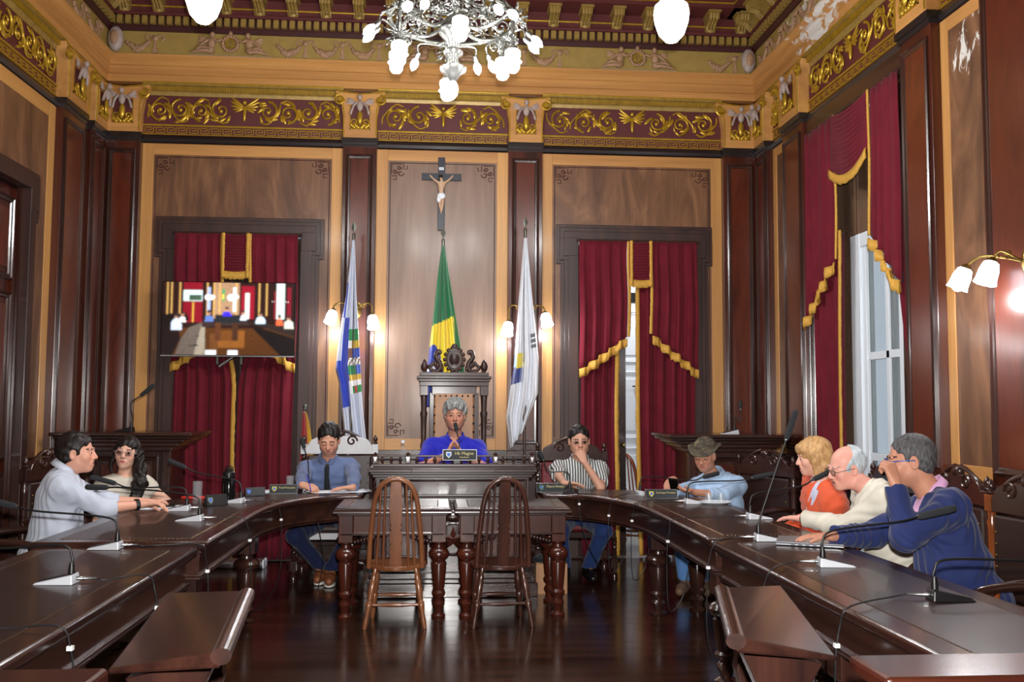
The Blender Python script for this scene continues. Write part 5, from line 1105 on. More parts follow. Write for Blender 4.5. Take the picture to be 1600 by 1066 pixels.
# ------------------------------------------------------------------ corner lecterns
def lectern(label, x0, x1, y0, y1, zt):
    cx_ = (x0+x1)/2; T = thing('corner_lectern', label, 'lectern', (cx_, y0, 0), 0, 'corner lecterns'); a = (x1-x0)/2; d = y1-y0; b = a-0.24
    for z0, z1, e in ((zt-0.03, zt, 0.0), (zt-0.055, zt-0.03, 0.03), (zt-0.085, zt-0.055, 0.08), (zt-0.12, zt-0.085, 0.13), (zt-0.16, zt-0.12, 0.19)): MB().bb(-a+e, a-e, e*0.7, d, z0, z1).build('top_moulding', 'darkwood_x', T, 0, 0.008)
    MB().bb(-b, b, 0.16, d, 0.12, zt-0.16).build('body', 'darkwood_z', T, 0, 0.004); MB().bb(-b-0.05, b+0.05, 0.11, d, 0, 0.12).build('plinth', 'darkwood_x', T, 0, 0.008)
    for z0, z1 in ((0.2, 0.5), (0.56, zt-0.2)):
        mb = MB(); molding_frame(mb, -b+0.07, b-0.07, z0, z1, 0.04, 0.16, 0.02); mb.build('panel_moulding', 'darkwood_x', T, 0); MB().bb(-b+0.14, b-0.14, 0.15, 0.17, z0+0.07, z1-0.07).build('panel', 'mahogany_z', T, 0, 0.005)
    for s in (-1, 1): mb = MB(); mb.bb(s*b-0.035, s*b+0.035, 0.14, 0.2, 0.12, zt-0.16); mb.build('corner_post', 'darkwood_z', T, 0, 0.006)
    return T
lectern('dark panelled lectern behind the woman in cream knitwear', -3.18, -2.03, 7.92, 8.6, 1.25)
lectern('dark panelled lectern behind the man in the camouflage hat', 2.0, 3.16, 7.92, 8.6, 1.245)
# ------------------------------------------------------------------ sloped stands and barrier in the foreground
def sloped_stand(label, lo_n, lo_f, hi_n, hi_f):
    """board between four corners (low near, low far, high near, high far) with a rounded rail on the high edge"""
    a, b, c, d = map(lambda q: V3(*q), (lo_n, lo_f, hi_n, hi_f)); m_ = (a+b+c+d)/4; T = thing('sloped_stand', label, 'reading stand', (m_[0], m_[1], 0), 0, 'sloped wooden reading stands')
    t = V3(0, 0, -0.045); mb = MB(); P = [a, b, d, c]; P2 = [p+t*(0.35 if k < 2 else 1.0) for k, p in enumerate(P)]
    mb.add(P+P2, [(3, 2, 1, 0), (4, 5, 6, 7), (0, 1, 5, 4), (1, 2, 6, 5), (2, 3, 7, 6), (3, 0, 4, 7)]); mb.build('sloped_board', 'darkwood_y', T, 0, 0.008, True)
    mb = MB(); mb.tube([c+V3(0, 0, -0.014), d+V3(0, 0, -0.014)], 0.028, 14, flat=0.8); mb.build('edge_rail', 'darkwood_y', T, 60, 0, True)
    s = np.sign(c[0]-a[0])
    for q in (0.14, 0.86):
        lo, hi = a+(b-a)*q, c+(d-c)*q; mid = lo+(hi-lo)*0.55; L = [(-0.10, 0.0), (0.10, 0.0), (0.10, 0.07), (0.045, 0.12), (0.035, 0.3), (0.075, 0.42), (0.06, 0.5), (0.12, 0.6), (-0.13, 0.56), (-0.06, 0.48), (-0.075, 0.4), (-0.035, 0.3), (-0.045, 0.12), (-0.10, 0.07)]
        k = (mid[2]-0.05)/0.58; b_ = MB().prism([(x, z*k) for x, z in L], -0.03, 0.03); vv = np.concatenate(b_.v); b_.v = [np.column_stack([mid[0]+s*vv[:, 0], mid[1]+vv[:, 2], vv[:, 1]])]
        b_.build('scrolled_support', 'darkwood_z', T, 0, 0.006, True)
    p, q = a+(b-a)*0.14, a+(b-a)*0.86; x = (a[0]+c[0])/2
    MB().bb(x-0.02, x+0.02, p[1], q[1], 0.2, 0.27).build('stretcher', 'darkwood_y', T, 0, 0.004, True); return T
pz = lambda x, y, z: atZ(x, y, z)
sloped_stand('sloped dark wooden stand beside the straight desk with two silver microphones', pz(168, 1046, .775), pz(262, 926, .775), pz(345, 1018, .85), pz(386, 922, .85))
sloped_stand('sloped dark wooden stand beside the straight desk with the laptop', pz(1308, 1026, .785), pz(1220, 914, .785), pz(1150, 995, .86), pz(1128, 917, .86))
for lb, x0, x1 in (('low panelled barrier beside the straight desk of the left wall', -3.1, -0.735), ('low panelled barrier beside the straight desk of the right-hand wall', 0.995, 3.1)):
    cx_ = (x0+x1)/2; T = thing('wooden_barrier', lb, 'barrier', (cx_, 2.12, 0), 0, 'low wooden barriers'); a = (x1-x0)/2
    MB().bb(-a, a, -0.1, 0.1, 0.86, 0.90).build('top_rail', 'mahogany_x', T, 0, 0.012); MB().bb(-a+0.03, a-0.03, -0.06, 0.06, 0.0, 0.12).build('base_rail', 'mahogany_x', T, 0, 0.005); MB().bb(-a+0.03, a-0.03, -0.05, 0.05, 0.78, 0.86).build('upper_rail', 'mahogany_x', T, 0, 0.005)
    n = max(2, int(a*2/0.45)); st = (2*a-0.06)/n
    for k in range(n+1): x = -a+0.03+st*k; MB().bb(x-0.035, x+0.035, -0.05, 0.05, 0.12, 0.78).build('stile', 'mahogany_z', T, 0, 0.004)
    for k in range(n): x = -a+0.03+st*(k+.5); MB().bb(x-st/2+0.035, x+st/2-0.035, -0.02, 0.02, 0.12, 0.78).build('panel', 'redwood_z', T, 0)
# ------------------------------------------------------------------ people: smooth implicit surfaces turned into one mesh
def cap(a, b, ra, rb=None, k=0.02, op='u', sq=None, clip=None):
    return dict(t='c', a=V3(*a), b=V3(*b), ra=ra, rb=ra if rb is None else rb, k=k, op=op, sq=sq, clip=clip)
def ell(c, r, R=None, k=0.02, op='u'): return dict(t='e', c=V3(*c), r=V3(*r), R=R, k=k, op=op)
def half(c, n, k=0.006, op='s'): return dict(t='h', c=V3(*c), n=nrm(n), k=k, op=op)      # half space on the side n points to
def pd(q, p):
    if q['t'] == 'h': return -((p-q['c']) @ q['n'])
    if q['t'] == 'e':
        v = p-q['c']
        if q['R'] is not None: v = v @ q['R']
        k0 = np.sqrt(((v/q['r'])**2).sum(-1)); k1 = np.sqrt(((v/q['r']**2)**2).sum(-1)); return k0*(k0-1)/np.maximum(k1, 1e-6)
    a, b = q['a'], q['b']; v = p-a; s = 1.0
    if q['sq'] is not None: n_, f = q['sq']; v = v+np.outer(v @ n_, n_)*(1/f-1); ba = (b-a)+n_*np.dot(b-a, n_)*(1/f-1); s = min(f, 1)
    else: ba = b-a
    t = np.clip((v @ ba)/max(np.dot(ba, ba), 1e-9), 0, 1); d = (np.sqrt(((v-t[:, None]*ba)**2).sum(-1))-(q['ra']+(q['rb']-q['ra'])*t))*s
    if q['clip'] is not None: d = np.maximum(d, (p-q['clip'][0]) @ q['clip'][1])
    return d
def fold(d, e, q):
    k = q['k']
    if q['op'] == 'u': h = np.clip(0.5+0.5*(e-d)/k, 0, 1); return e*(1-h)+d*h-k*h*(1-h)
    if q['op'] == 's': e = -e
    h = np.clip(0.5-0.5*(e-d)/k, 0, 1); return e*(1-h)+d*h+k*h*(1-h)
def sdf_mesh(prims, h, disp=None, pad=0.03):
    lo, hi = np.full(3, 1e9), np.full(3, -1e9)
    for q in prims:
        if q['op'] != 'u': continue
        if q['t'] == 'c':
            for p, r in ((q['a'], q['ra']), (q['b'], q['rb'])): lo = np.minimum(lo, p-r); hi = np.maximum(hi, p+r)
        else: r = q['r'].max(); lo = np.minimum(lo, q['c']-r); hi = np.maximum(hi, q['c']+r)
    lo -= pad; hi += pad; B = 8; nb = np.ceil((hi-lo)/(h*B)).astype(int); N = nb*B+1
    g = np.stack(np.meshgrid(*[np.arange(n) for n in nb], indexing='ij'), -1).reshape(-1, 3); cen = lo+(g+0.5)*B*h; R_ = B*h*0.87
    d = np.full(len(cen), 1e3); PD = []
    for q in prims: e = pd(q, cen); PD.append(e); d = fold(d, e, q)
    kmax = max(q['k'] for q in prims); act = np.abs(d) < R_+kmax+0.02; idx = np.where(act)[0]
    D = np.where(d > 0, 1.0, -1.0).reshape(nb).repeat(B, 0).repeat(B, 1).repeat(B, 2).astype(np.float32)
    D = np.pad(D, ((0, 1),)*3, mode='edge')
    loc = np.stack(np.meshgrid(*[np.arange(B+1)]*3, indexing='ij'), -1).reshape(-1, 3)*h
    pts = (lo+g[idx]*B*h)[:, None, :]+loc[None]; val = np.full(pts.shape[:2], 1e3)
    for q, e in zip(prims, PD):
        near = np.abs(e[idx]) < np.abs(d[idx])+2*R_+kmax+0.02 if q['op'] == 'u' else e[idx] < 2*R_+kmax
        if q['op'] == 'i': near[:] = True
        w_ = np.where(near)[0]
        if len(w_) == 0: continue
        p = pts[w_].reshape(-1, 3); val[w_] = fold(val[w_].ravel(), pd(q, p), q).reshape(len(w_), -1)
    if disp is not None: val = val+disp(pts.reshape(-1, 3)).reshape(val.shape)
    for j, bi in enumerate(idx):
        x, y, z = g[bi]*B; D[x:x+B+1, y:y+B+1, z:z+B+1] = val[j].reshape(B+1, B+1, B+1)
    sg = D < 0
    # surface nets
    c = sg[:-1, :-1, :-1].astype(np.int8)
    tot = sum(sg[i:N[0]-1+i, j:N[1]-1+j, k:N[2]-1+k].astype(np.int8) for i in (0, 1) for j in (0, 1) for k in (0, 1))
    cells = np.argwhere((tot > 0) & (tot < 8)); vid = -np.ones(tot.shape, np.int32); vid[tuple(cells.T)] = np.arange(len(cells))
    cor = np.array([(i, j, k) for i in (0, 1) for j in (0, 1) for k in (0, 1)]); cv = np.stack([D[tuple((cells+o).T)] for o in cor], 1)
    acc = np.zeros((len(cells), 3)); cnt = np.zeros(len(cells))
    for a in range(8):
        for b in range(a+1, 8):
            if np.abs(cor[a]-cor[b]).sum() != 1: continue
            m_ = (cv[:, a] < 0) != (cv[:, b] < 0)
            if not m_.any(): continue
            t = cv[m_, a]/(cv[m_, a]-cv[m_, b]); acc[m_] += cor[a]+(cor[b]-cor[a])*t[:, None]; cnt[m_] += 1
    V = lo+(cells+acc/np.maximum(cnt, 1)[:, None])*h; F = []
    for ax in range(3):
        u, w_ = [(1, 2), (2, 0), (0, 1)][ax]; s0 = [slice(None)]*3; s1 = [slice(None)]*3; s0[ax] = slice(0, -1); s1[ax] = slice(1, None)
        A, Bq = sg[tuple(s0)], sg[tuple(s1)]; e = np.argwhere(A != Bq); e = e[(e[:, u] > 0) & (e[:, w_] > 0) & (e[:, u] < N[u]-1) & (e[:, w_] < N[w_]-1)]
        if len(e) == 0: continue
        fl_ = A[tuple(e.T)]; o = np.zeros((4, 3), int); o[1, u] = -1; o[2, u] = -1; o[2, w_] = -1; o[3, w_] = -1
        q = np.stack([vid[tuple((e+k).T)] for k in o], 1); q[~fl_] = q[~fl_][:, ::-1]; F.append(q)
    F = np.concatenate(F); return V, F[(F >= 0).all(1)]
def quads_mesh(name, V, F, mat, col_=None):
    me = bpy.data.meshes.new(name); me.vertices.add(len(V)); me.vertices.foreach_set('co', np.asarray(V, np.float32).ravel())
    me.loops.add(len(F)*4); me.loops.foreach_set('vertex_index', np.asarray(F, np.int32).ravel()); me.polygons.add(len(F))
    me.polygons.foreach_set('loop_start', np.arange(0, len(F)*4, 4, dtype=np.int32)); me.update(calc_edges=True); me.validate(); me.materials.append(M[mat])
    if col_ is not None:
        a = me.color_attributes.new('Col', 'FLOAT_COLOR', 'POINT'); c = np.ones((len(V), 4), np.float32); c[:, :3] = col_; a.data.foreach_set('color', c.ravel())
    me.polygons.foreach_set('use_smooth', np.ones(len(me.polygons), bool)); return me
def sdf_obj(name, prims, h, mat, parent, disp=None, col_=None):
    V, F = sdf_mesh(prims, h, disp); me = quads_mesh(name, V, F, mat, col_(V) if col_ else None)
    o = bpy.data.objects.new(name, me); col.objects.link(o); o.parent = parent; o.matrix_parent_inverse = root_matrix(parent).inverted(); return o
def wrinkle(amp, seed=0, f=38.0):
    r = np.random.default_rng(seed); A = r.normal(size=(5, 3)); A /= np.linalg.norm(A, axis=1)[:, None]; ph = r.uniform(0, 6, 5)
    def fn(p):
        w_ = 1.6*np.sin(p @ A[3]*14+ph[3])+1.1*np.sin(p @ A[4]*19+ph[4])
        s = np.sin(p @ A[0]*f*1.5+1.6*w_+ph[0]); q = np.sin(p @ A[1]*f*1.1+2.1*w_+ph[1]); return amp*1.15*(0.6*(1-2*s*s)+0.5*q)
    return fn
def strands(amp, H, f=150.0, axis=0):
    def fn(p): q = (p-H['c']) @ H['R']; return amp*(np.sin(q[:, axis]*f+6*np.sin(q[:, 2]*18)+3*np.sin(q[:, 1]*25))+0.6*np.sin(q[:, 1]*f*0.8+4*np.sin(q[:, 2]*23+q[:, 0]*30)))
    return fn
def head_frame(c, yaw, pitch=0, roll=0):
    """yaw: heading the face looks along (deg, 0 = +x); pitch > 0 looks down; roll > 0 leans to the person's right"""
    y, p, r = map(math.radians, (yaw, pitch, roll)); f = V3(math.cos(y)*math.cos(p), math.sin(y)*math.cos(p), -math.sin(p)); x = V3(math.sin(y), -math.cos(y), 0); u = np.cross(x, f)
    x2 = x*math.cos(r)-u*math.sin(r); u2 = u*math.cos(r)+x*math.sin(r); return dict(c=V3(*c), R=np.column_stack([x2, f, u2]))
def hp(H, *q): return H['c']+H['R'] @ V3(*q)
def head_prims(H, s=1.0, jaw=1.0, nose=1.0, full=0.0, open_eyes=True):
    R_ = H['R']; X = lambda *q: hp(H, *[k*s for k in q]); E = lambda c, r, k=0.015, op='u': ell(X(*c), [q*s for q in r], R_, k*s, op)
    P = [E((0, -.018, .034), (.075, .097, .086)), E((0, .028, -.035), (.061*jaw, .064, .084), .03), E((0, .0, -.06), ((.056+full)*jaw, .06, .05), .03), E((0, .066, -.096), (.026*jaw, .024, .02), .025)]
    for m_ in (-1, 1): P += [E((m_*.037, .056, -.026), (.027, .026, .03), .02), E((m_*.031, .083, .024), (.025, .011, .010), .012), E((m_*.0795, -.006, -.006), (.011, .021, .033), .006), E((m_*.086, .0, -.004), (.006, .011, .02), .006, 's')]
    for m_ in (-1, 1): P += [E((m_*.032, .099, .003), (.018, .014, .013), .012, 's'), E((m_*.032, .0785, .0025), (.0162, .0162, .0152), .004)]+([E((m_*.032, .097, .0015), (.0145, .014, .0062), .002, 's')] if open_eyes else [])
    P += [cap(X(0, .086, .012), X(0, .107*1.0+.004*(nose-1), -.028), .009*s, .0125*nose*s, .012), cap(X(-.011*nose, .097, -.033), X(.011*nose, .097, -.033), .0085*s, None, .008), E((0, .083, -.064), (.03, .016, .022), .015)]
    P += [cap(X(-.021, .088, -.0585), X(.021, .088, -.0585), .0058*s, None, .004), cap(X(-.018, .0885, -.070), X(.018, .0885, -.070), .0066*s, None, .004), cap(X(-.02, .0975, -.0645), X(.02, .0975, -.0645), .0032*s, None, .003, 's')]
    return P
def skin_col(H, tone, lip=None, brow=(30, 22, 20), stub=0.0, browk=1.0, lid=False):
    tone = np.array(S(*tone)); lip = np.array(S(*(lip or (168, 96, 88)))); brow = np.array(S(*brow))
    def fn(V):
        q = (V-H['c']) @ H['R']; C = np.tile(tone, (len(V), 1)); x, y, z = np.abs(q[:, 0]), q[:, 1], q[:, 2]; inh = (np.linalg.norm(q, axis=1) < 0.14)
        rd = np.exp(-(((x-.042)/.02)**2+((z+.03)/.02)**2))*(y > .03)*inh+0.7*np.exp(-((x/.016)**2+((z+.03)/.014)**2))*(y > .09)*inh; C = C*(1-0.16*rd[:, None]*np.array([0, 1, 1]))
        if stub: m_ = np.exp(-(((z+.085)/.032)**2))*(y > -.02)*(z < -.045)*inh*stub; C = C*(1-m_[:, None]*0.5)
        L = ((x/.022)**2+((z+.064)/.0095)**2 < 1)*(y > .078)*inh; C[L > 0] = lip
        m_ = ((x > .014) & (x < .05) & (np.abs(z-.0275-.05*(x-.014)*(x < .035)+.12*np.maximum(x-.036, 0)) < .0042*browk) & (y > .055) & inh); C[m_] = brow
        if lid: m_ = ((x > .019) & (x < .046) & (np.abs(z+.004) < .0035) & (y > .07) & inh); C[m_] = brow
        m_ = (np.abs(x-.009) < .004) & (np.abs(z+.0405) < .004) & (y > .085) & inh; C[m_] *= 0.35
        return C
    return fn
def eyes(T, H, s=1.0, iris=(60, 42, 32), look=(0, 0)):
    for m_ in (-1, 1):
        mb = MB(); seg, rings = 14, 12; c = hp(H, m_*.032*s, .0785*s, .0025*s); r = .0142*s; d = nrm(H['R'] @ nrm((look[0], 1, look[1]))); Fm = frame(d, tuple(H['R'][:, 2]))
        for i in range(rings):
            for j in range(seg):
                q = []
                for (a, b) in ((i, j), (i+1, j), (i+1, j+1), (i, j+1)): ph = PI*a/rings; t = 2*PI*b/seg; q.append(c+Fm @ V3(r*math.sin(ph)*math.cos(t), r*math.sin(ph)*math.sin(t), r*math.cos(ph)))
                a = (i+.5)/rings; mb.add(q, [(0, 1, 2, 3)], S(8, 8, 8) if a < .1 else (S(*iris) if a < .22 else S(225, 220, 216)))
        mb.build('eye', 'eye', T, 60, 0, True)
def hand_prims(w_, f, n, right, curl=(0.3, 0.35, 0.25), spread=0.12, thumb=(0.7, 0.2), s=1.0, per=None):
    """wrist, finger direction, palm normal; curl = bend per joint towards the palm"""
    w_, f = V3(*w_), nrm(f); n = nrm(V3(*n)-f*np.dot(n, f)); t = np.cross(n, f)*(-1 if right else 1); P = []
    kn = [(.03, .088, .078), (.0105, .094, .086), (-.0095, .09, .08), (-.028, .081, .062)]
    for i, (a, b, L) in enumerate(kn):
        k0 = w_+t*a*.55*s+f*.012*s; k1 = w_+(t*a+f*b)*s; P.append(cap(k0, k1, .0135*s, .0105*s, .018))
        sp = (1.5-i)*spread; d = nrm(f*math.cos(sp)+t*math.sin(sp)); c = per[i] if per else curl; p = k1; ang = 0
        for j, (q, r) in enumerate(((.45, .0098), (.31, .0088), (.24, .0078))):
            ang += c[j]; e = p+(d*math.cos(ang)+n*math.sin(ang))*L*q*s; P.append(cap(p, e, r*s, (r-.0008)*s, .005)); p = e
    a0 = w_+(t*.018+f*.02)*s; d = nrm(f*math.cos(thumb[0])+t*math.sin(thumb[0])+n*thumb[1]); a1 = a0+d*.045*s; d2 = nrm(f*math.cos(thumb[0]*.6)+t*math.sin(thumb[0]*.6)+n*(thumb[1]+.15)); a2 = a1+d2*.033*s; a3 = a2+nrm(d2+n*.2)*.026*s
    P += [cap(a0, a1, .0145*s, .0115*s, .015), cap(a1, a2, .0108*s, .0098*s, .006), cap(a2, a3, .0098*s, .0085*s, .005)]; return P
def ik(a, b, l1, l2, pole):
    a, b = V3(*a), V3(*b); d = b-a; L = min(np.linalg.norm(d), (l1+l2)*0.999); u = nrm(d); x = (l1*l1-l2*l2+L*L)/(2*L); hgt = math.sqrt(max(l1*l1-x*x, 0)); p = V3(*pole); p = nrm(p-u*np.dot(p, u)); return a+u*x+p*hgt, a+u*L
def collar(T, nb, up, fwd, mat, r=0.068, open_=0.5, drop=0.05, h=0.035):
    """folded shirt collar round the neck base, open at the throat"""
    up = nrm(up); fwd = nrm(V3(*fwd)-up*np.dot(fwd, up)); rg = np.cross(fwd, up); n = 25; A = np.linspace(open_, 2*PI-open_, n); P = []
    for a in A:
        d = fwd*math.cos(a)+rg*math.sin(a); k = abs(a-PI)/PI; hh = h*(1-0.55*k); tip = max(0, (k-0.72)/0.28)
        P.append([nb+d*r*0.98+up*(-.01-.01*k), nb+d*r+up*(hh-0.02*k), nb+d*(r+.006)+up*(hh+.004-0.02*k), nb+d*(r+.022+.012*tip)+up*(hh-drop*(0.75+0.6*tip)-0.02*k)])
    return MB().grid(np.array(P)).build('collar', mat, T, 180, 0, True, 0.004)
def glasses(T, H, mat, s=1.0, w_=.022, hgt=.017, z=0.0, r=.0017, rim=True):
    mb = MB(); X = lambda *q: hp(H, *[k*s for k in q])
    for m_ in (-1, 1):
        a = np.linspace(0, 2*PI, 25); sh = lambda t: (np.sign(math.cos(t))*abs(math.cos(t))**.7, np.sign(math.sin(t))*abs(math.sin(t))**.7)
        ringp = [X(m_*.033+w_*sh(t)[0], .101-.006*abs(sh(t)[0]+m_ if False else 0), z+hgt*sh(t)[1]) for t in a]
        if rim: mb.tube(ringp, r*s, 6)
        else: mb.tube(ringp[:13], r*s, 6)
        mb.tube([X(m_*(.033+w_), .1, z+.006), X(m_*.078, .085, z+.008), X(m_*.0835, .02, z+.008), X(m_*.083, -.01, z+.004), X(m_*.08, -.028, z-.012)], r*1.1*s, 6)
    mb.tube([X(-.012, .102, z+.005), X(0, .107, z+.008), X(.012, .102, z+.005)], r*s, 6)
    g = mb.build('glasses', mat, T, 60, 0, True)
    for m_ in (-1, 1):
        l = MB(); pts = [X(m_*.033+w_*.95*math.cos(t), .101, z+hgt*.95*math.sin(t)) for t in np.linspace(0, 2*PI, 20, endpoint=False)]; l.add(pts+[p+H['R'][:, 1]*.0015*s for p in pts], [tuple(range(20)), tuple(range(39, 19, -1))]+[(i, i+20, (i+1) % 20+20, (i+1) % 20) for i in range(20)]); l.build('lens', 'lens', g, 60, 0, True)
    return g
def person(label, hip, neck, H, body, tone, hands, feet, top, bottom, shoes, hair, girth=0.0, hs=1.0, sw=0.175, lip=None, brow=(30, 22, 20), stub=0.0, sleeve='long', short_at=0.5,
           jaw=1.0, nose=1.0, full=0.0, eye=True, lid=False, collar_mat=None, collar_open=0.45, vneck=None, under=None, off=0.011, iris=(60, 42, 32), look=(0, 0), arm=(0.285, 0.255), topname='shirt', sh_drop=0.055, wr=0.0035, seed=1, thick=1.0, browk=1.0, bottomname='trousers'):
    """one seated figure. hands: {'r'/'l': (wrist, finger dir, palm normal, elbow pole, kwargs)}; feet: {'r'/'l': (ankle, toe dir, knee pole)}"""
    T = thing('person', label, 'person', (hip[0], hip[1], 0)); hip, neck = V3(*hip), V3(*neck); th_ = math.radians(body); fw = V3(math.cos(th_), math.sin(th_), 0); rg = V3(math.sin(th_), -math.cos(th_), 0)
    sp = nrm(neck-hip); Ls = np.linalg.norm(neck-hip); f2 = nrm(fw-sp*np.dot(fw, sp)); r2 = np.cross(f2, sp); TF = np.column_stack([r2, f2, sp]); at = lambda k, x=0, y=0: hip+sp*Ls*k+r2*x+f2*y
    def torso(o=0.0, g=girth):
        P = [ell(at(.03), (.165+g*.6+o, .125+g*.5+o, .12+o), TF, .05), ell(at(.38, 0, .012+g*.5), (.145+g+o, .11+g+o, .16+o), TF, .06), ell(at(.72, 0, .005+g*.2), (.163+g*.5+o, .112+g*.5+o, .165+o), TF, .06)]
        for m_ in (-1, 1): P += [cap(neck-sp*.03, neck+r2*m_*(sw-.02)-sp*sh_drop, .052+o, .056+o, .05), ell(at(.70, m_*.085, .055+g*.3), (.07+o, .055+o, .075+o), TF, .04)]
        return P
    A = {}
    for side, m_ in (('r', 1), ('l', -1)):
        w_, f, n, pole, kw = hands[side]; sh = neck+r2*m_*sw-sp*(sh_drop+.01)+fw*0.01
        e, wq = ik(sh, w_, arm[0], arm[1], pole); A[side] = (sh, e, wq, f, n, kw, m_)
    L = {}
    for side, m_ in (('r', 1), ('l', -1)):
        ank, toe, pole = feet[side]; hj = hip+rg*m_*.085-V3(0, 0, .02)+fw*.03; kn, an = ik(hj, ank, .43, .42, pole); L[side] = (hj, kn, an, nrm(toe))
    # body: torso, limbs, head, hands as one mesh
    parts = [sdf_mesh(torso()+sum([[cap(A[s][0], A[s][1], .048, .04, .03), cap(L[s][0], L[s][1], .085, .056, .04), cap(L[s][1], L[s][2], .054, .036, .02)] for s in 'rl'], []), 0.016)]
    hb = hp(H, 0, -.03*hs, -.07*hs); parts.append(sdf_mesh(head_prims(H, hs, jaw, nose, full, eye)+[cap(neck-sp*.04, hb, (.06+full*.4)*thick, .053*hs*thick, .025)], 0.004))
    for s in 'rl': sh, e, wq, f, n, kw, m_ = A[s]; parts.append(sdf_mesh([cap(e+(sh-e)*.55, e, .043, .039, .02), cap(e, wq, .039, .026, .015)]+hand_prims(wq, f, n, m_ > 0, **kw), 0.0052))
    V, F, o = [], [], 0
    for v, q in parts: V.append(v); F.append(q+o); o += len(v)
    V, F = np.concatenate(V), np.concatenate(F); me = quads_mesh('body', V, F, 'skin', skin_col(H, tone, lip, brow, stub, browk, lid)(V)); b_ = bpy.data.objects.new('body', me); col.objects.link(b_); b_.parent = T; b_.matrix_parent_inverse = root_matrix(T).inverted()
    # clothes
    def garment(o, slv, neckr, vcut=None, extra=None):
        P = torso(o)
        for s in 'rl':
            sh, e, wq, f, n, kw, m_ = A[s]
            if slv == 'none': P += [cap(sh-r2*m_*.03, sh+(e-sh)*.12, .06+o, .055+o, .04)]; continue
            P += [ell(sh-sp*.01, (.062+o, .062+o, .062+o), None, .04)]
            if slv == 'short': k = sh+(e-sh)*(short_at+.25); P += [cap(sh, k, .056+o, .058+o, .035, clip=(k, nrm(e-sh)))]
            else:
                P += [cap(sh, e, .054+o, .047+o, .035)]; q = 0.93 if slv == 'long' else slv; k = e+(wq-e)*q; P += [cap(e, k, .047+o, (.032+o if slv == 'long' else .041+o), .02, clip=(k, nrm(wq-e)))]
        P += [cap(neck-sp*.02, neck+nrm(hb-neck)*.14, neckr, neckr, .008, 's')]
        if vcut: P += vcut
        P += [half(hip-sp*.09, -sp, .01)]
        return P
    g = sdf_obj(topname, garment(off, sleeve, .064 if collar_mat else .07, vneck), 0.0085, top, T, wrinkle(wr, seed))
    if under: sdf_obj('undershirt', garment(off-.0095, 'none', .064, under[1] if len(under) > 1 else None), 0.01, under[0], T, None)
    if collar_mat: collar(T, neck+sp*.04+f2*.002, nrm(nrm(hb-neck)+sp), f2, collar_mat, open_=collar_open)
    P = [ell(at(.0), (.172+girth*.5, .13+girth*.5, .115), TF, .05)]
    for s in 'rl': hj, kn, an, toe = L[s]; k = an+V3(0, 0, .015); P += [cap(hj, kn, .096, .072, .05), cap(kn, k, .07, .056, .03, clip=(k, V3(0, 0, -1)))]
    sdf_obj(bottomname, P, 0.011, bottom, T, wrinkle(.004, seed+5, 30))
    for s in 'rl':
        hj, kn, an, toe = L[s]; an = an-V3(0, 0, .0); heel = an-toe*.03-V3(0, 0, .045); tip = an+toe*.15-V3(0, 0, .052); fl = min(heel[2], tip[2])
        ho = sdf_obj('shoe', [cap(an+V3(0, 0, .015), heel+V3(0, 0, .012), .046, .04, .03), cap(heel+V3(0, 0, .008), tip, .042, .034, .03, sq=None), ell(an+toe*.09-V3(0, 0, .035), (.045, .045, .035), None, .03)]+[half((0, 0, max(.004, an[2]-.098)), (0, 0, -1), .006)], 0.007, shoes[0], T)
        if len(shoes) > 1: MB().prism([(.048*math.cos(t)*(1.0), .095*math.sin(t)) for t in np.linspace(0, 2*PI, 24, endpoint=False)], 0, .022, (np.column_stack([np.cross(V3(0, 0, 1), toe), toe, V3(0, 0, 1)]), V3(an[0], an[1], max(.001, an[2]-.1))+toe*.06)).build('shoe_sole', shoes[1], T, 40, 0.004, True)
    if eye: eyes(T, H, hs, iris, look)
    if hair: hair(T, H, hs)
    return T, dict(neck=neck, sp=sp, f2=f2, r2=r2, at=at, A=A, L=L)
# hair styles, in the head frame
def hair_short(mat, vol=.012, line=.078, side=.0, top=.0, amp=.0022, back=-.07, fringe_=None, spike=0):
    def fn(T, H, s):
        R_ = H['R']; X = lambda *q: hp(H, *[k*s for k in q]); E = lambda c, r, k=.012, op='u': ell(X(*c), [q*s for q in r], R_, k*s, op)
        P = [E((0, -.022, .036), (.075+vol+side, .097+vol, .087+vol+top)), E((0, -.055, -.02), (.066+vol*.7+side, .05+vol*.7, .06), .03)]
        if fringe_: P += fringe_(X, E)
        P += [E((0, .112, -.045), (.088, .084, .045+line), .01, 's')]+[E((m_*.088, .032, -.045), (.035, .04, .05), .008, 's') for m_ in (-1, 1)]+[E((m_*.074, .072, .008), (.034, .04, .056), .008, 's') for m_ in (-1, 1)]+[E((m_*.092, -.004, -.012), (.02, .026, .036), .006, 's') for m_ in (-1, 1)]+[half(X(0, 0, back*1.0), R_ @ V3(0, .35, -1), .015)]
        sdf_obj('hair', P, .0055, mat, T, strands(amp, H))
    return fn
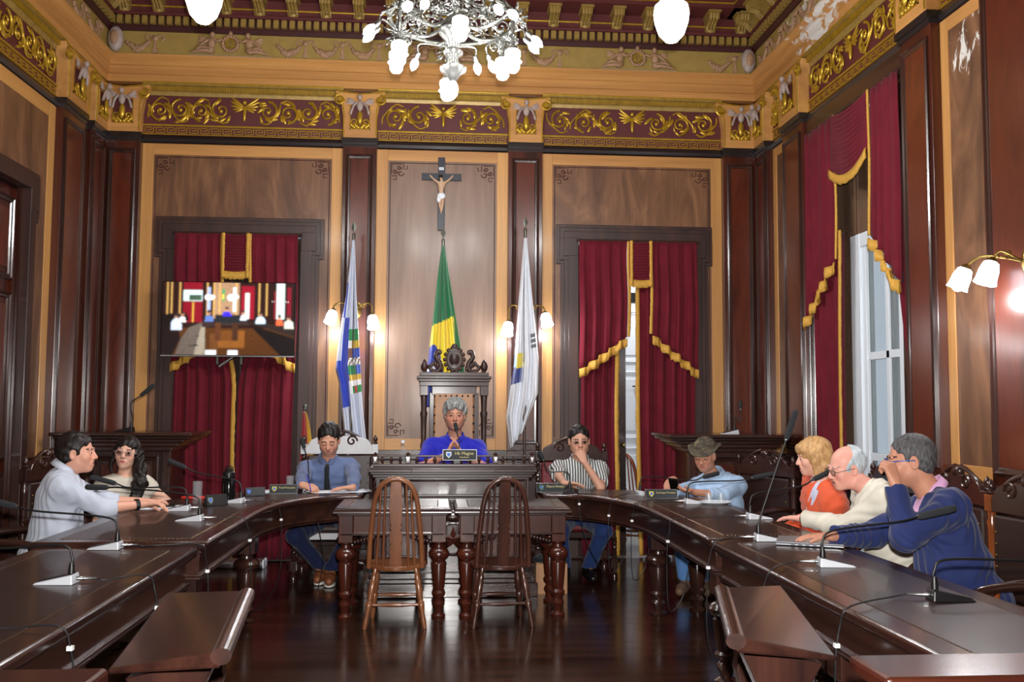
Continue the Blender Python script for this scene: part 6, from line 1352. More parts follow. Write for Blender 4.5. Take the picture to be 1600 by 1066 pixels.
# ------------------------------------------------------------------ the people
DN, UP_ = (0, 0, -1), (0, 0, 1)
FLAT = dict(curl=(0.15, 0.2, 0.15), spread=0.08, thumb=(0.55, 0.1)); REST = dict(curl=(0.35, 0.45, 0.3), spread=0.1); FIST = dict(curl=(1.1, 1.3, 0.9), spread=0.02, thumb=(0.35, 0.5)); HOLD = dict(curl=(0.5, 0.7, 0.5), spread=0.05, thumb=(0.7, 0.55))
def watch(T, K, side, back=.035, strap='black', face=None, r=.032):
    sh, e, wq, f, n, kw, m_ = K['A'][side]; d = nrm(wq-e); c = wq-d*back; F_ = frame(d); a = np.linspace(0, 2*PI, 21); w_ = MB()
    for q in (-.008, 0, .008): w_.tube([c+d*q+F_ @ V3(r*math.cos(t), r*math.sin(t), 0) for t in a], .005, 6)
    o = w_.build('wristwatch', strap, T, 60, 0, True)
    if face: MB().lathe([(.016, 0), (.017, .006), (.014, .009)], c-nrm(n)*r, 14, -nrm(V3(*n))).build('watch_case', face, o, 50, 0, True)
# man in the white shirt
H = head_frame(atY(121, 708, 6.12), 6, 0); nk = atY(99, 741, 6.1)
T, K = person('man in a pale white shirt with rolled sleeves, reaching over papers, seen in profile', (-2.42, 6.05, .53), nk, H, 18, (222, 164, 140),
    dict(r=(atY(222, 788, 6.22), (1, .25, .0), (.1, -.25, -1), (-.2, -.5, -1), dict(curl=(.35, .5, .3), spread=.1)), l=((-1.95, 6.5, .83), (.6, .6, 0), DN, (0, .4, -1), REST)),
    dict(r=((-1.93, 6.02, .1), (1, .1, 0), (1, 0, .6)), l=((-1.95, 6.3, .1), (1, .1, 0), (1, 0, .6))), 'shirt_white', 'trousers_dark', ('boot_brown',), hair_short('hair_dark', .013, .082, back=-.085),
    girth=.03, sleeve=.32, collar_mat='shirt_white', brow=(40, 28, 24), stub=.15, wr=.0045, seed=3, full=.006, hs=1.03, look=(0, -.1))
watch(T, K, 'r', r=.033)
# woman with dark hair and glasses
H = head_frame(atY(198, 709, 7.05), -84, -6, -7); nk = atY(195, 748, 7.08)
def hair_long(T, H, s):
    hair_short('hair_dark', .014, .066, .004, .004, back=-.1)(T, H, s); X = lambda *q: hp(H, *q); R_ = H['R']
    P = [cap(X(-.078, -.01, .03), X(-.105, -.015, -.09), .028, .042, .03), cap(X(-.105, -.015, -.09), X(-.13, .02, -.2), .042, .05, .03), cap(X(-.13, .02, -.2), X(-.12, .05, -.33), .05, .036, .03), cap(X(0, -.1, .0), X(-.03, -.1, -.16), .06, .07, .04), cap(X(.076, .0, .03), X(.088, .01, -.08), .016, .014, .02), cap(X(.088, .01, -.08), X(.07, .06, -.15), .012, .008, .02)]
    sdf_obj('long_hair', P, .0065, 'hair_dark', T, strands(.006, H, 95))
T, K = person('woman with long dark hair and clear-framed glasses in a sleeveless cream knitted top', (-2.36, 7.2, .53), nk, H, -55, (226, 178, 154),
    dict(r=((-2.12, 6.84, .66), (.6, -.4, 0), DN, (-.5, -.6, -.8), REST), l=((-1.98, 7.0, .66), (.4, -.6, 0), DN, (.8, .2, -.8), REST)),
    dict(r=((-1.98, 6.75, .1), (1, -.3, 0), (1, -.4, .6)), l=((-1.8, 6.9, .1), (1, -.3, 0), (1, -.4, .6))), 'knit_cream', 'trousers_dark', ('shoe_black',), hair_long, girth=.0, hs=.96, sw=.16, sleeve='none', lip=(176, 88, 92), brow=(60, 44, 38), jaw=.94, wr=.002, topname='knitted_top', seed=4, thick=.88, browk=.7)
plain('clear_pink', S(190, 150, 146), .3); glasses(T, H, 'clear_pink', .96, .025, .021, -.002, .0024)
# clerk in blue shirt and tie, writing
H = head_frame(atY(514, 687, 7.97), -88, 24); nk = atY(513, 721, 8.06)
T, K = person('man in a steel-blue shirt and black tie, writing with his head bowed', (-.9, 8.22, .53), nk, H, -90, (206, 152, 126),
    dict(r=(atZ(470, 763, .835), (.75, -.35, -.12), (.5, .2, -.8), (-1, .3, -.5), HOLD), l=(atZ(552, 762, .83), (-.9, -.3, 0), DN, (1, .3, -.5), FLAT)),
    dict(r=((-.95, 8.0, .105), (-.12, -1, 0), (-.75, -1, .8)), l=((-.87, 7.9, .105), (.05, -1, 0), (.75, -1, .8))), 'shirt_steel', 'trousers_navy', ('shoe_tan', 'shoe_sole'), hair_short('hair_black', .012, .088, .002, .004, back=-.075),
    girth=.03, collar_mat='shirt_steel', collar_open=.2, brow=(24, 18, 17), stub=.45, eye=False, lid=True, wr=.004, seed=6, sw=.19, full=.005, hs=1.07, jaw=1.1)
def strip(T, name, mat, pts, ws, K, solid=.006):
    P = [[p-K['r2']*w_/2, p, p+K['r2']*w_/2] for p, w_ in zip(pts, ws)]; return MB().grid(np.array(P)).build(name, mat, T, 60, 0, True, solid)
at_ = K['at']; strip(T, 'necktie', 'tie_black', [at_(1.02, 0, .085), at_(.97, 0, .125), at_(.87, 0, .165), at_(.7, 0, .188), at_(.5, 0, .203), at_(.33, 0, .206)], [.03, .042, .036, .05, .066, .07], K)
pen = thing('pen', 'blue pen in the writing man\'s hand', 'pen', atZ(482, 766, .83)); p0 = atZ(486, 768, .81); p1 = atY(480, 742, 7.62); MB().tube([p0, p1], .0045, 8).build('pen_barrel', 'shirt_royal', pen, 60, 0, True)
# man presiding
H = head_frame(atY(711, 649, 8.06), -91, 3); nk = atY(711, 688, 8.1)
def hair_mop(T, H, s):
    fr = lambda X, E: [E((0, .06, .092), (.072, .036, .03), .02), E((.05, .055, .066), (.028, .03, .03), .02), E((-.05, .055, .066), (.028, .03, .03), .02), E((0, -.02, .07), (.086, .098, .07), .02)]
    hair_short('hair_grey', .02, .066, .006, .008, .004, -.09, fr)(T, H, s)
T, K = person('man in a royal-blue shirt with thick grey hair, speaking at the rostrum', (.14, 8.25, .73), nk, H, -90, (192, 136, 112),
    dict(r=((.085, 7.79, 1.075), (.35, .1, .9), (1, 0, 0), (-1, .2, -.6), dict(curl=(.2, .3, .2), spread=.02, thumb=(.3, .2))), l=((.205, 7.79, 1.075), (-.35, .1, .9), (-1, 0, 0), (1, .2, -.6), dict(curl=(.2, .3, .2), spread=.02, thumb=(.3, .2)))),
    dict(r=((.02, 7.95, .3), (0, -1, 0), (-.2, -1, .6)), l=((.26, 7.95, .3), (0, -1, 0), (.2, -1, .6))), 'shirt_royal', 'trousers_dark', ('shoe_black',), hair_mop, girth=.035, hs=1.05, sw=.2, sleeve='short', short_at=.72, collar_mat='shirt_royal', collar_open=.55, brow=(60, 54, 50), wr=.004, seed=8, full=.008, jaw=1.14, browk=.8)
# man in the striped shirt
H = head_frame(atY(905, 689, 7.98), -93, 6, 2); nk = atY(905, 723, 8.07)
el = atZ(938, 760, .83)
T, K = person('man in a black and white striped short-sleeved shirt, hand over his mouth', (1.24, 8.2, .53), nk, H, -92, (200, 150, 126),
    dict(r=(atZ(884, 764, .835), (1, -.1, -.05), (0, -.3, -1), (-1, .2, -.6), FLAT), l=(atY(913, 722, 7.82), (-.45, .25, .85), (-.35, .9, .1), (.5, -.3, -1), dict(per=[(.5, .6, .4), (.9, 1.0, .6), (1.0, 1.1, .6), (1.0, 1.1, .6)], spread=.06, thumb=(.55, .1)))),
    dict(r=((1.1, 7.98, .1), (-.1, -1, 0), (-.3, -1, .7)), l=((1.3, 7.95, .1), (.1, -1, 0), (.3, -1, .7))), 'shirt_stripe', 'jeans_dark', ('shoe_black',), hair_short('hair_black', .01, .088, back=-.08), girth=.03, sw=.185, sleeve='short', short_at=.55, collar_mat='shirt_stripe', brow=(40, 30, 26), wr=.0035, seed=10, full=.006, hs=1.07, jaw=1.12)
glasses(T, H, 'steel', 1.0, .023, .015, .0, .0014)
# man in the camouflage hat
H = head_frame(atY(1101, 713, 7.5), -122, 13); nk = atY(1118, 748, 7.6)
T, K = person('man in a light-blue shirt and camouflage bucket hat, looking at his phone', (2.38, 7.62, .53), nk, H, -132, (198, 142, 116),
    dict(r=(atY(1040, 770, 7.3), (.3, .1, .85), (.8, .5, .1), (-.6, -.5, -.9), dict(curl=(.5, .6, .4), spread=.05, thumb=(.8, .3))), l=(atY(1088, 770, 7.18), (-1, .25, .15), (-.1, .3, .8), (.8, -.6, -.7), dict(curl=(.25, .35, .3), spread=.08, thumb=(1.0, .0)))),
    dict(r=((1.98, 7.36, .1), (-.5, -.8, 0), (-.9, -.6, .8)), l=((2.14, 7.34, .1), (-.2, -1, 0), (-.5, -1, .8))), 'shirt_sky', 'jeans', ('boot_brown',), None, girth=.05, sw=.185, jaw=1.1, collar_mat='shirt_sky', collar_open=.5, brow=(70, 60, 54), eye=False, lid=True, wr=.0045, seed=12, sleeve=.55, full=.01, nose=1.25)
hat = thing('bucket_hat', 'camouflage bucket hat worn by the man in light blue', 'hat', hp(H, 0, 0, .1)); X = lambda *q: hp(H, *q); R_ = H['R']
sdf_obj('crown', [ell(X(0, -.024, .084), (.09, .108, .07), R_, .02), half(X(0, .0, .058), R_ @ V3(0, -.05, -1), .006)], .006, 'camouflage', hat, wrinkle(.003, 4, 50))
n = 40; rows = []
for r, z in ((.085, .076), (.1, .072), (.12, .066), (.138, .064)):
    rows.append([X(r*math.cos(t)*.97, -.02+r*1.16*math.sin(t), z+(r-.085)*(.45*math.cos(2*t)-.25*math.sin(t)+.1*math.sin(5*t))) for t in np.linspace(0, 2*PI, n, endpoint=False)])
MB().grid(np.array(rows), closed_v=True).build('brim', 'camouflage', hat, 180, 0, True, .004)
sdf_obj('hair', [ell(X(0, -.03, .01), (.081, .095, .05), R_, .01), ell(X(0, .1, -.02), (.09, .1, .12), R_, .008, 's'), half(X(0, 0, -.045), R_ @ V3(0, .3, -1), .01)], .007, 'hair_grey', T, strands(.002, H))
ph = thing('smartphone', 'black smartphone held up by the man in the camouflage hat', 'phone', atY(1052, 757, 7.2)); c = atY(1053, 757, 7.2); F_ = frame(nrm((.35, .5, .8)), (1, -.4, 0)); mb = MB(); mb.box((0, 0, 0), (.15, .075, .009)); mb.v[-1] = mb.v[-1] @ F_.T+c; mb.build('phone_case', 'black_gloss', ph, 0, .004, True)
# woman in the orange jacket
H = head_frame(atX(1270, 715, 2.48), 170, 8); nk = atX(1287, 756, 2.52)
def hair_bob(T, H, s):
    X = lambda *q: hp(H, *q); R_ = H['R']
    P = [ell(X(0, -.02, .04), (.096, .112, .1), R_, .02), ell(X(0, -.05, -.05), (.1, .075, .1), R_, .04)]+[cap(X(m_*.08, .0, .02), X(m_*.076, .0, -.1), .034, .026, .03) for m_ in (-1, 1)]+[ell(X(0, .07, .065), (.07, .03, .035), R_, .02)]
    P += [ell(X(0, .115, -.06), (.073, .075, .1), R_, .012, 's'), half(X(0, 0, -.125), R_ @ V3(0, .2, -1), .02)]; sdf_obj('bobbed_hair', P, .0065, 'hair_blonde', T, strands(.003, H, 120))
ve = lambda K0, r0: [cap(K0+V3(-.11, -.05, .02), K0+V3(-.2, -.07, -.33), r0, .06, .02, 's')]
T, K = person('woman with a blonde bob in an orange jacket over a pale top', (2.66, 6.1, .53), nk, H, 178, (228, 176, 154),
    dict(r=((2.36, 6.22, .64), (-1, -.4, 0), DN, (.4, .6, -1), REST), l=((2.36, 6.02, .64), (-1, .4, 0), DN, (.5, -.6, -1), REST)), dict(r=((2.1, 6.25, .1), (-1, 0, 0), (-1, 0, .6)), l=((2.1, 5.98, .1), (-1, 0, 0), (-1, 0, .6))),
    'jacket_orange', 'trousers_dark', ('shoe_black',), hair_bob, girth=.03, hs=.97, sw=.17, lip=(180, 60, 66), brow=(120, 90, 66), vneck=ve(nk, .05), under=('top_pale',), wr=.004, topname='jacket', off=.016, seed=14, browk=.6)
mb = MB()
for q in np.linspace(0, 1, 20): p = K['at'](.96-.42*q, -.06+.02*q, .11+.045*math.sin(2.2*q)); mb.ball(p, .0055, 6, 4)
mb.build('beaded_necklace', 'white_and_glare', T, 60, 0, True)
# white-haired man reaching across the desk
H = head_frame(atX(1322, 731, 2.34), 183, 14, -4); nk = atX(1364, 762, 2.44)
def hair_bald(T, H, s):
    X = lambda *q: hp(H, *q); R_ = H['R']
    sdf_obj('hair', [ell(X(0, -.024, .03), (.083, .105, .094), R_, .02), ell(X(0, .06, .07), (.075, .12, .09), R_, .02, 's'), ell(X(0, .11, -.04), (.09, .1, .12), R_, .01, 's')]+[ell(X(m_*.092, -.004, -.012), (.02, .026, .036), R_, .006, 's') for m_ in (-1, 1)]+[half(X(0, 0, -.075), R_ @ V3(0, .3, -1), .012)], .0055, 'hair_white', T, strands(.003, H))
T, K = person('white-haired man with glasses in a cream jacket, stretching his arm along the desk', (2.66, 5.05, .53), nk, H, 172, (226, 164, 146),
    dict(r=((2.3, 5.3, .66), (-1, .2, 0), DN, (0, .6, -1), REST), l=(atZ(1254, 810, .845), (-.55, .85, -.05), DN, (.2, -.6, -.6), FLAT)), dict(r=((2.12, 5.2, .1), (-1, 0, 0), (-1, 0, .6)), l=((2.12, 4.95, .1), (-1, 0, 0), (-1, 0, .6))),
    'jacket_cream', 'trousers_dark', ('shoe_black',), hair_bald, girth=.03, sw=.19, brow=(150, 140, 132), vneck=[cap(nk+V3(-.12, 0, .02), nk+V3(-.19, 0, -.3), .045, .03, .02, 's')], under=('shirt_white',), wr=.0045, topname='jacket', off=.016, seed=16, arm=(.3, .275), browk=.6)
glasses(T, H, 'iron', 1.0, .024, .017, -.002, .0018); watch(T, K, 'l', .015, 'black', 'gold', .03)
# man in the navy suit
H = head_frame(atX(1421, 720, 2.36), 163, 6); nk = atX(1458, 775, 2.47)
T, K = person('man in a navy suit and pink shirt with blue glasses, fist raised to his face', (2.62, 4.38, .53), nk, H, 170, (196, 138, 112),
    dict(r=(atZ(1300, 838, .845), (-1, .25, 0), DN, (.1, .7, -.8), FLAT), l=(atX(1399, 756, 2.2), (-.25, .15, 1), (-.35, .9, .0), (-.3, -.5, -1), FIST)), dict(r=((2.12, 4.6, .1), (-1, 0, 0), (-1, 0, .6)), l=((2.12, 4.3, .1), (-1, 0, 0), (-1, 0, .6))),
    'jacket_navy', 'trousers_navy', ('shoe_black',), hair_short('hair_salt', .006, .09, back=-.085, amp=.0012), girth=.045, hs=1.06, sw=.205, brow=(40, 34, 32), stub=.3, vneck=[cap(nk+V3(-.1, -.02, .02), nk+V3(-.2, 0, -.33), .05, .03, .02, 's')], under=('shirt_pink',), collar_mat='shirt_pink', wr=.005, topname='suit_jacket', off=.018, seed=18, arm=(.3, .27), full=.004, thick=1.08)
plain('frame_blue', S(70, 84, 150), .35); glasses(T, H, 'frame_blue', 1.06, .025, .018, -.001, .003)
# ------------------------------------------------------------------ microphones
def mic(label, base, tip, start, z, heading, base_mat='plastic_silver', cable=None, rise=0.10, conn=True, tags=1, hr=0.0165, group='gooseneck microphones', num=None):
    """base, tip, start: world points; heading: direction (deg) of the wedge's thin end"""
    b = V3(*base); T = thing('gooseneck_microphone', label, 'microphone', (b[0], b[1], z), 0, group); h = math.radians(heading); d = V3(math.cos(h), math.sin(h), 0); s = V3(-d[1], d[0], 0)
    lo = [(-.06, -.045), (.10, -.032), (.10, .032), (-.06, .045)]; hi = [(-.055, -.038, .04), (.09, -.026, .008), (.09, .026, .008), (-.055, .038, .04)]
    mb = MB(); mb.add([b+d*a+s*c+V3(0, 0, .0) for a, c in lo]+[b+d*a+s*c+V3(0, 0, q) for a, c, q in hi], [(3, 2, 1, 0), (4, 5, 6, 7), (0, 1, 5, 4), (1, 2, 6, 5), (2, 3, 7, 6), (3, 0, 4, 7)]); ba = mb.build('base', base_mat, T, 0, 0.004, True)
    mb = MB(); mb.add([b+d*a+s*c*.8+V3(0, 0, q+.0015) for a, c, q in hi]+[b+d*a+s*c*.8+V3(0, 0, q+.003) for a, c, q in hi], [(3, 2, 1, 0), (4, 5, 6, 7), (0, 1, 5, 4), (1, 2, 6, 5), (2, 3, 7, 6), (3, 0, 4, 7)]); mb.build('control_panel', 'black', ba, 0, 0, True)
    n0 = b-d*.04+V3(0, 0, .035); st, tp = V3(*start), V3(*tip); ax = nrm(tp-st); L = max(np.linalg.norm(tp-st), .08)
    MB().lathe([(.014, 0), (.012, .03), (.008, .05)], n0, 10).build('neck_collar', 'black', T, 50, 0, True)
    MB().tube(bez([n0+V3(0, 0, .02), n0+V3(0, 0, rise*.7), n0+V3(0, 0, rise)+(st-n0)*V3(.12, .12, .12), st-ax*.1, st], 40), .005, 7).build('gooseneck', 'black', T, 60, 0, True)
    MB().tube([st+ax*.0, st+ax*.006], .0095, 10).build('ring', 'steel', T, 60, 0, True)
    MB().lathe([(.006, 0), (hr*.9, .012), (hr, .03), (hr*1.05, L*.8), (hr*.95, L-.006), (hr*.4, L)], st, 12, ax).build('windscreen', 'foam', T, 60, 0, True)
    c0 = b-d*.06+V3(0, 0, .02)
    if conn: MB().lathe([(.008, 0), (.009, .01), (.007, .012), (.0085, .03), (.006, .035), (.005, .08)], c0, 10, -d).build('plug', 'steel', T, 50, 0, True)
    if cable:
        pts = [c0-d*.08, c0-d*.12-V3(0, 0, .008)]+[V3(*q) for q in cable]; pp = bez(pts, 60); cb = MB().tube(pp, .0032, 6).build('cable', 'cable', T, 60, 0, True)
        for k in range(tags): q = pp[int(len(pp)*(.5+.16*k))]; MB().box(q, (.018, .018, .014)).build('cable_tag', 'white_tape', cb, 0, 0, True)
    return T
def drop(xi, y, z, side, dy=.06, floor=True, loop=0.25):
    """cable running over the inner desk edge and down"""
    p = [(xi+side*.0, y+.01, z+.012), (xi-side*.035, y+.02, z-.06), (xi-side*.05, y+dy*.5, z-.22), (xi-side*.03, y+dy, loop)]
    return p+([(xi+side*.12, y+dy*2, .02), (xi+side*.4, y+dy*3, .006)] if floor else [(xi+side*.06, y+dy*1.6, loop+.06), (xi+side*.1, y+dy*1.4, z-.3)])
zN, zR = .772, .787; zM = .792
bz = lambda x, y, z: atZ(x, y, z)
b = bz(95, 912, zN); mic('silver microphone on the straight left-hand desk, its neck stretching past the wall door', b, atY(-75, 828, b[1]), atY(-40, 842, b[1]), zN, 180, cable=drop(-1.2, b[1]+.1, zN, -1))
mic('silver microphone at the near end of the left-hand desk by the barrier', (-1.66, 3.12, zN), (-2.1, 3.1, 1.0), (-2.0, 3.1, .98), zN, 180, cable=[(-1.35, 3.14, zN+.006)]+drop(-1.2, 3.12, zN, -1))
b = bz(170, 858, zN); mic('silver microphone on the straight desk, pointing at the white shirt', b, atY(-14, 783, b[1]), atY(27, 792, b[1]), zN, 180, cable=drop(-1.2, b[1]+.05, zN, -1))
b = bz(301, 814, zM); mic('silver microphone at the elbow of the man in the white shirt', b, atY(133, 761, b[1]), atY(170, 762, b[1]), zM, 180, cable=drop(-1.17, b[1]+.02, zM, -1))
b = bz(282, 798, zM); mic('silver microphone beside the white papers and phone', b, atY(141, 745, b[1]), atY(182, 756, b[1]), zM, 180)
b = bz(368, 786, zM); mic('silver microphone beside the black thermos', b, atY(262, 719, b[1]), atY(291, 731, b[1]), zM, 170, cable=drop(-1.15, b[1]+.02, zM, -1))
b = bz(484, 768, zM); mic('silver microphone in front of the writing man', b, atY(471, 684, 7.72), atY(476, 702, 7.7), zM, 85, cable=[(b[0]+.1, 7.3, .78), (b[0]+.12, 7.24, .6), (b[0]+.16, 7.26, .3), (b[0]+.1, 7.35, .02)])
mic('microphone on the rostrum, raised to the presiding man\'s mouth', (.17, 7.6, 1.005), atY(711, 661, 7.78), atY(714, 675, 7.76), 1.005, 90, 'black', None, .05, False)
b = bz(893, 769, zM); mic('black-based microphone before the man in the striped shirt', b, atY(842, 705, b[1]), atY(849, 719, b[1]), zM, 60, 'black', [(b[0]+.02, 7.33, .79), (b[0]+.03, 7.27, .62), (b[0]+.12, 7.3, .35), (b[0]+.35, 7.5, .02)])
b = bz(1007, 774, zM); mic('silver microphone behind the nameplate, reaching towards the light-blue shirt', b, atY(1124, 739, b[1]), atY(1097, 746, b[1]), zM, 20, cable=drop(1.34, 6.95, zM, 1, .05, False))
b = bz(1083, 787, zM); mic('silver microphone in front of the man in the camouflage hat', b, atY(1209, 740, b[1]), atY(1174, 747, b[1]), zM, 0, cable=drop(1.45, b[1], zM, 1, .06, False))
b = bz(1182, 811, zM); mic('silver microphone beside the outstretched hand of the white-haired man', b, atY(1303, 734, b[1]), atY(1270, 750, b[1]), zM, 0, cable=drop(1.46, b[1]-.1, zM, 1, .06, False))
b = bz(1197, 845, zR); mic('silver microphone standing tall beside the laptop', b, atY(1244, 641, b[1]), atY(1228, 688, b[1]), zR, -5, cable=drop(1.45, b[1]-.1, zR, 1), rise=.05)
b = bz(1300, 885, zR); mic('silver microphone on the desk before the navy suit', b, atY(1494, 794, b[1]), atY(1434, 808, b[1]), zR, -10, cable=drop(1.45, b[1]-.12, zR, 1))
b = bz(1478, 938, zR); mic('black microphone with a red light on the bare end of the desk', b, atY(1690, 880, b[1]), atY(1640, 878, b[1]), zR, -8, 'black', drop(1.45, b[1]-.15, zR, 1))
mic('microphone on the lectern behind the woman in cream', (-2.62, 8.12, 1.25), atY(241, 601, 8.1), atY(219, 619, 8.1), 1.25, 180, 'black', None, .06, False)
mic('microphone on the lectern behind the camouflage hat', (2.62, 8.15, 1.245), atY(1157, 629, 8.15), atY(1157, 640, 8.15), 1.245, 200, 'plastic_silver', None, .1, True)
# ------------------------------------------------------------------ nameplates
plain('plate_black', S(40, 44, 46), .35); plain('plate_gold', S(206, 190, 130), .4, .3)
def nameplate(label, loc, rz, name, sub, w_=.21, h=.07, metal='steel', face='plate_black', crest=(90, 120, 70)):
    T = thing('nameplate', label, 'nameplate', loc, rz, 'desk nameplates'); lean = .28
    prof = [(-.03, 0), (.03, 0), (.004, h), (-.004, h)]; mb = MB(); P = [(-w_/2, a, b_) for a, b_ in prof]+[(w_/2, a, b_) for a, b_ in prof]
    mb.add(P, [(0, 1, 2, 3), (7, 6, 5, 4)]+[(i, i+4, (i+1) % 4+4, (i+1) % 4) for i in range(4)]); mb.build('stand', metal, T, 0, .002)
    an = math.atan2(h, .026); pt = lambda x, t, o=.0: (x, -.03+.026*t-o*math.sin(an), h*t+o*math.cos(an)*.0+o*.35)
    mb = MB(); mb.add([pt(-w_*.48, .06, .002), pt(w_*.48, .06, .002), pt(w_*.48, .94, .002), pt(-w_*.48, .94, .002)], [(0, 1, 2, 3)]); f = mb.build('face', face, T, 0, 0, False, .001)
    rot = (an, 0, 0)
    if name: text(T, name, min(h*.42, w_*.68/(.52*len(name))), pt(w_*.13, .62, .004), rot, 'plate_gold', 'name_lettering')
    if sub: text(T, sub, h*.2, pt(w_*.13, .28, .004), rot, 'plate_gold', 'title_lettering')
    plain_ = 'plate_crest'
    if plain_ not in M: attr_mat(plain_, .4)
    mb = MB(); c = V3(*pt(-w_*.32, .5, .004)); U, W2 = V3(1, 0, 0), V3(0, math.cos(an), math.sin(an))
    sh = [(-.5, .5), (.5, .5), (.5, -.1), (.0, -.6), (-.5, -.1)]; mb.add([c+U*a*h*.5+W2*q*h*.55 for a, q in sh], [(0, 1, 2, 3, 4)][:1], S(*crest)); o = V3(0, -.001, .0004)
    mb.add([c+o+U*a*h*.3+W2*q*h*.33 for a, q in sh], [(0, 1, 2, 3, 4)], S(70, 110, 190)); mb.build('crest', plain_, T, 0)
    return T
nameplate('black nameplate reading Fred Procopio, propped before the stacked papers', (*atZ(443, 771, zM)[:2], zM), 0.06, 'Fred Procopio', '', .215, .07, crest=(206, 190, 80))
nameplate('silver-edged nameplate in front of the man in the striped shirt', (*atZ(861, 769, zM)[:2], zM), 0, 'Mauro Peralta', '', .25, .072)
nameplate('nameplate with yellow crest in front of the light-blue shirt', (*atZ(1033, 779, zM)[:2], zM), 0.02, 'Domingos Protetor', '', .25, .07, crest=(220, 200, 70))
nameplate('bright nameplate hung on the rostrum rail', (.18, 7.36, 1.058), 0, 'Hk Magno', 'Presidente', .27, .085, 'white_and_glare', 'plate_black', (200, 204, 206))
nameplate('dark nameplate turned to the aisle beside the drinking glass', (*atZ(337, 790, zM)[:2], zM), 0.75, '', '', .16, .075, 'black', 'black', (120, 130, 120))
nameplate('dark nameplate turned to the aisle beside the thermos', (*atZ(398, 775, zM)[:2], zM), 0.4, '', '', .15, .065, 'black', 'black', (60, 80, 160))
# ------------------------------------------------------------------ things on the desks
def glass(label, loc, h=.15, r=.033, water=.0):
    T = thing('drinking_glass', label, 'glass', loc, 0, 'drinking glasses'); MB().lathe([(0, 0), (r*.92, 0), (r*.95, .01), (r, h), (r-.003, h), (r*.9-.002, .014), (0, .012)], (0, 0, 0), 24, None, False).build('tumbler', 'clear_plastic', T, 50)
    if water: MB().lathe([(0, .0135), (r*.88-.002, .0145), (r*.93-.003, h*water), (0, h*water)], (0, 0, 0), 24, None, False).build('water', 'clear_plastic', T, 50)
    return T
glass('tall drinking glass beside the dark nameplate', (*atZ(308, 787, zM)[:2], zM), .155, .034); glass('drinking glass by the writing man\'s right arm', (*atZ(453, 767, zM)[:2], zM), .12, .033)
T = thing('thermos_flask', 'black thermos flask with loop cap in front of the closed crimson curtain', 'thermos', (*atZ(357, 779, zM)[:2], zM)); MB().lathe([(.045, 0), (.047, .01), (.047, .14), (.04, .155), (.04, .165)], (0, 0, 0), 24).build('body', 'black_gloss', T, 40); MB().lathe([(.043, .165), (.043, .19), (.03, .205), (.018, .21), (.02, .225), (.0, .228)], (0, 0, 0), 20).build('cap', 'black', T, 40); MB().tube(bez([(-.03, 0, .2), (-.02, 0, .235), (.02, 0, .235), (.03, 0, .2)], 14), .005, 6).build('cap_loop', 'black', T, 60)
T = thing('red_pencil_case', 'slim red pencil case lying behind the tall drinking glass', 'pencil case', (*atZ(312, 780, zM)[:2], zM), .1); MB().bb(-.13, .13, -.03, .03, .0, .022).build('case_body', 'red_plastic', T, 0, .008); MB().bb(-.12, .12, -.001, .001, .022, .024).build('zip', 'black', T, 0)
def sheets(label, x, y, z, rz, w_, d, n, fan=.06, seed=0, curl_=0.0):
    T = thing('paper_stack', label, 'papers', (x, y, z), rz, 'papers on the desks'); r = random.Random(seed)
    for k in range(n):
        P = np.zeros((9, 5, 3)); a = r.uniform(-fan, fan)*2; ox, oy = r.uniform(-fan, fan), r.uniform(-fan, fan)
        for i in range(9):
            for j in range(5): u, v = (i/8-.5)*w_, (j/4-.5)*d; P[i, j] = (u*math.cos(a)-v*math.sin(a)+ox, u*math.sin(a)+v*math.cos(a)+oy, .001+.0016*k+curl_*(max(0, abs(i/8-.5)*2-.5))**2*(1 if r.random() < .9 else .5))
        MB().grid(P).build('sheet', 'paper', T, 60, 0, False, .0006)
    return T
p = atZ(412, 771, zM); sheets('loose pile of papers behind the black nameplate', p[0], p[1]+.12, zM, .5, .3, .21, 5, .05, 1, .03)
p = atZ(503, 769, zM); sheets('sheet of paper under the writing man\'s hands', p[0], p[1]+.03, zM, 0.05, .3, .21, 2, .02, 2)
p = atZ(556, 769, zM); sheets('ruffled papers beside the rostrum', p[0]-.03, p[1]+.05, zM, .2, .24, .2, 4, .03, 3, .02)
p = atZ(250, 793, zM); sheets('white papers under the reaching hand of the man in white', p[0], p[1], zM, .25, .34, .22, 2, .03, 4)
p = atZ(252, 791, zM+.004); T = thing('smartphone', 'black smartphone lying on the white papers', 'phone', (p[0]+.02, p[1]-.03, zM+.006), .15); MB().bb(-.08, .08, -.039, .039, 0, .009).build('phone_body', 'black', T, 0, .004); MB().bb(-.074, .074, -.035, .035, .009, .0095).build('screen', 'black_gloss', T, 0)
p = atZ(919, 770, zM); T = thing('smartphone', 'pale-edged smartphone by the striped man\'s elbow', 'phone', (1.2, 7.42, zM), .1); MB().bb(-.07, .07, -.036, .036, 0, .01).build('phone_body', 'steel', T, 0, .004); MB().bb(-.066, .066, -.032, .032, .01, .0105).build('screen', 'black_gloss', T, 0)
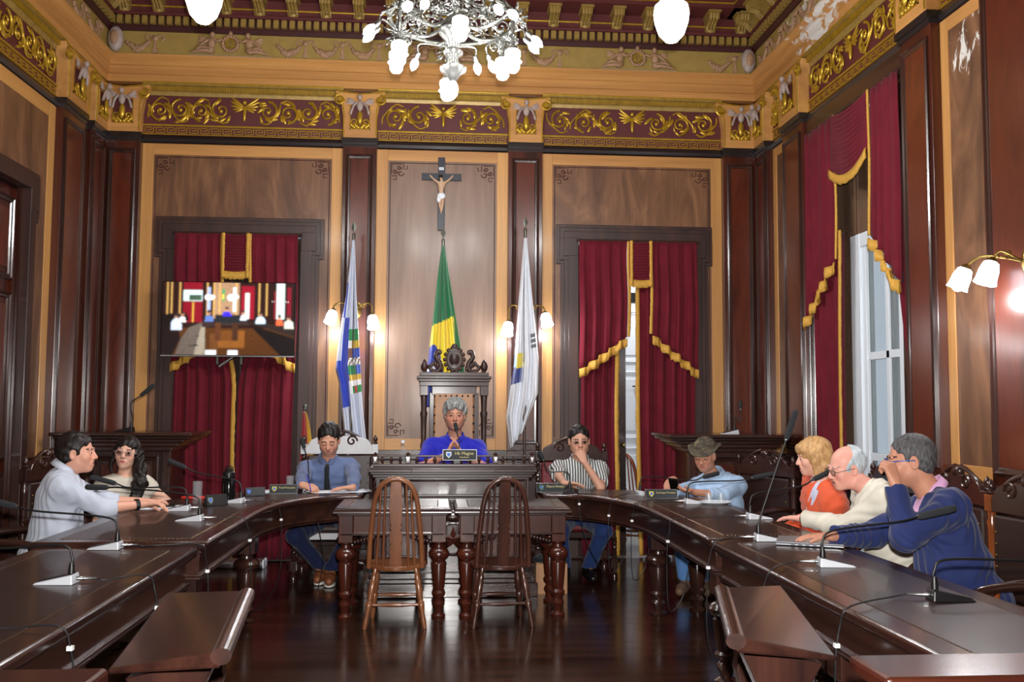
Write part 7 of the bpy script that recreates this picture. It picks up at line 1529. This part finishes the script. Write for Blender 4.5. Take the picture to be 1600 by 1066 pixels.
# laptop and phone
T = thing('laptop', 'closed silver laptop under the navy-suited man\'s hand', 'laptop', (1.93, 4.72, zR), -.42); MB().bb(-.165, .165, -.115, .115, .003, .013).build('base', 'laptop', T, 0, .004); MB().bb(-.165, .165, -.115, .115, .0145, .021).build('lid', 'laptop', T, 0, .003)
for k in range(5): MB().bb(-.09+.035*k, -.07+.035*k, -.1155, -.113, .006, .010).build('port', 'black', T, 0)
for s in (-1, 1): MB().bb(s*.12-.02, s*.12+.02, -.02, .02, 0, .003).build('rubber_foot', 'black', T, 0)
p = atZ(1312, 853, zR); T = thing('smartphone', 'dark smartphone lying in front of the laptop', 'phone', (p[0]-.06, p[1], zR), -.3); MB().bb(-.08, .08, -.04, .04, 0, .009).build('phone_body', 'brass', T, 0, .004); MB().bb(-.076, .076, -.036, .036, .009, .0095).build('screen', 'black_gloss', T, 0)
# tray with upturned glasses
T = thing('glass_tray', 'small white tray with two upturned glasses beside the orange jacket', 'tray', (2.0, 6.62, zM)); MB().lathe([(0, .004), (.08, .004), (.11, .018), (.112, .014), (.085, 0), (0, 0)], (0, 0, 0), 28, None, False, (1.15, .8)).build('saucer', 'white_paint', T, 50)
for lb, x in (('upturned glass on the white tray, nearer the camouflage hat', -.04), ('upturned glass on the white tray, nearer the orange jacket', .05)):
    g = thing('drinking_glass', lb, 'glass', (2.0+x, 6.62, zM+.005), 0, 'drinking glasses'); MB().lathe([(.034, 0), (.026, .075), (.0, .077), (.0, .07), (.022, .068), (.031, 0)], (0, 0, 0), 20, None, False).build('tumbler', 'clear_plastic', g, 50)
# rostrum bottle
T = thing('water_bottle', 'clear water bottle standing on the rostrum', 'bottle', (-.275, 7.62, 1.005)); MB().lathe([(0, 0), (.03, 0), (.033, .01), (.033, .05), (.03, .055), (.033, .06), (.033, .12), (.014, .165), (.013, .18)], (0, 0, 0), 20).build('bottle_body', 'clear_plastic', T, 50); MB().lathe([(.015, .178), (.015, .198), (0, .2)], (0, 0, 0), 14).build('cap', 'white_paint', T, 40)
sheets('papers on the rostrum before the presiding man', .36, 7.62, 1.005, .2, .15, .1, 2, .02, 6)
# box with a dark bag under the right-hand wing, tubes by the closed curtain
T = thing('wooden_box', 'pale wooden box standing on the floor under the table', 'box', (.92, 7.52, 0), 0); mb = MB()
for a, c, d_, e in ((-.125, .125, -.09, -.08), (-.125, .125, .08, .09), (-.125, -.115, -.08, .08), (.115, .125, -.08, .08)): MB().bb(a, c, d_, e, .012, .235).build('box_side', 'palebox', T, 0)
MB().bb(-.125, .125, -.09, .09, 0, .012).build('box_bottom', 'palebox', T, 0)
T = thing('black_bag', 'soft black bag lying on the pale wooden box', 'bag', (.92, 7.52, .235)); sdf_obj('bag_body', [ell((.92, 7.52, .262), (.14, .1, .04), None, .02), half((0, 0, .236), (0, 0, -1), .004)], .01, 'trousers_dark', T, wrinkle(.006, 3, 40)); MB().tube(bez([(-.06, -.06, .035), (0, -.08, .06), (.06, -.06, .035)], 12), .007, 6).build('bag_strap', 'black', T, 60)
for k, (lb, y) in enumerate((('pale metal tube lying nearest the closed crimson curtain', 8.78), ('pale metal tube lying on the desk side of its twin', 8.68))):
    T = thing('metal_tube', lb, 'tube', (-1.92, y, 0), 0, 'tubes on the floor'); MB().tube([(-.33, 0, .042), (.36, 0, .042)], .04, 16).build('tube_body', 'steel', T, 60); MB().tube([(.36, 0, .042), (.375, 0, .042)], .043, 16).build('end_cap', 'white_paint', T, 60)
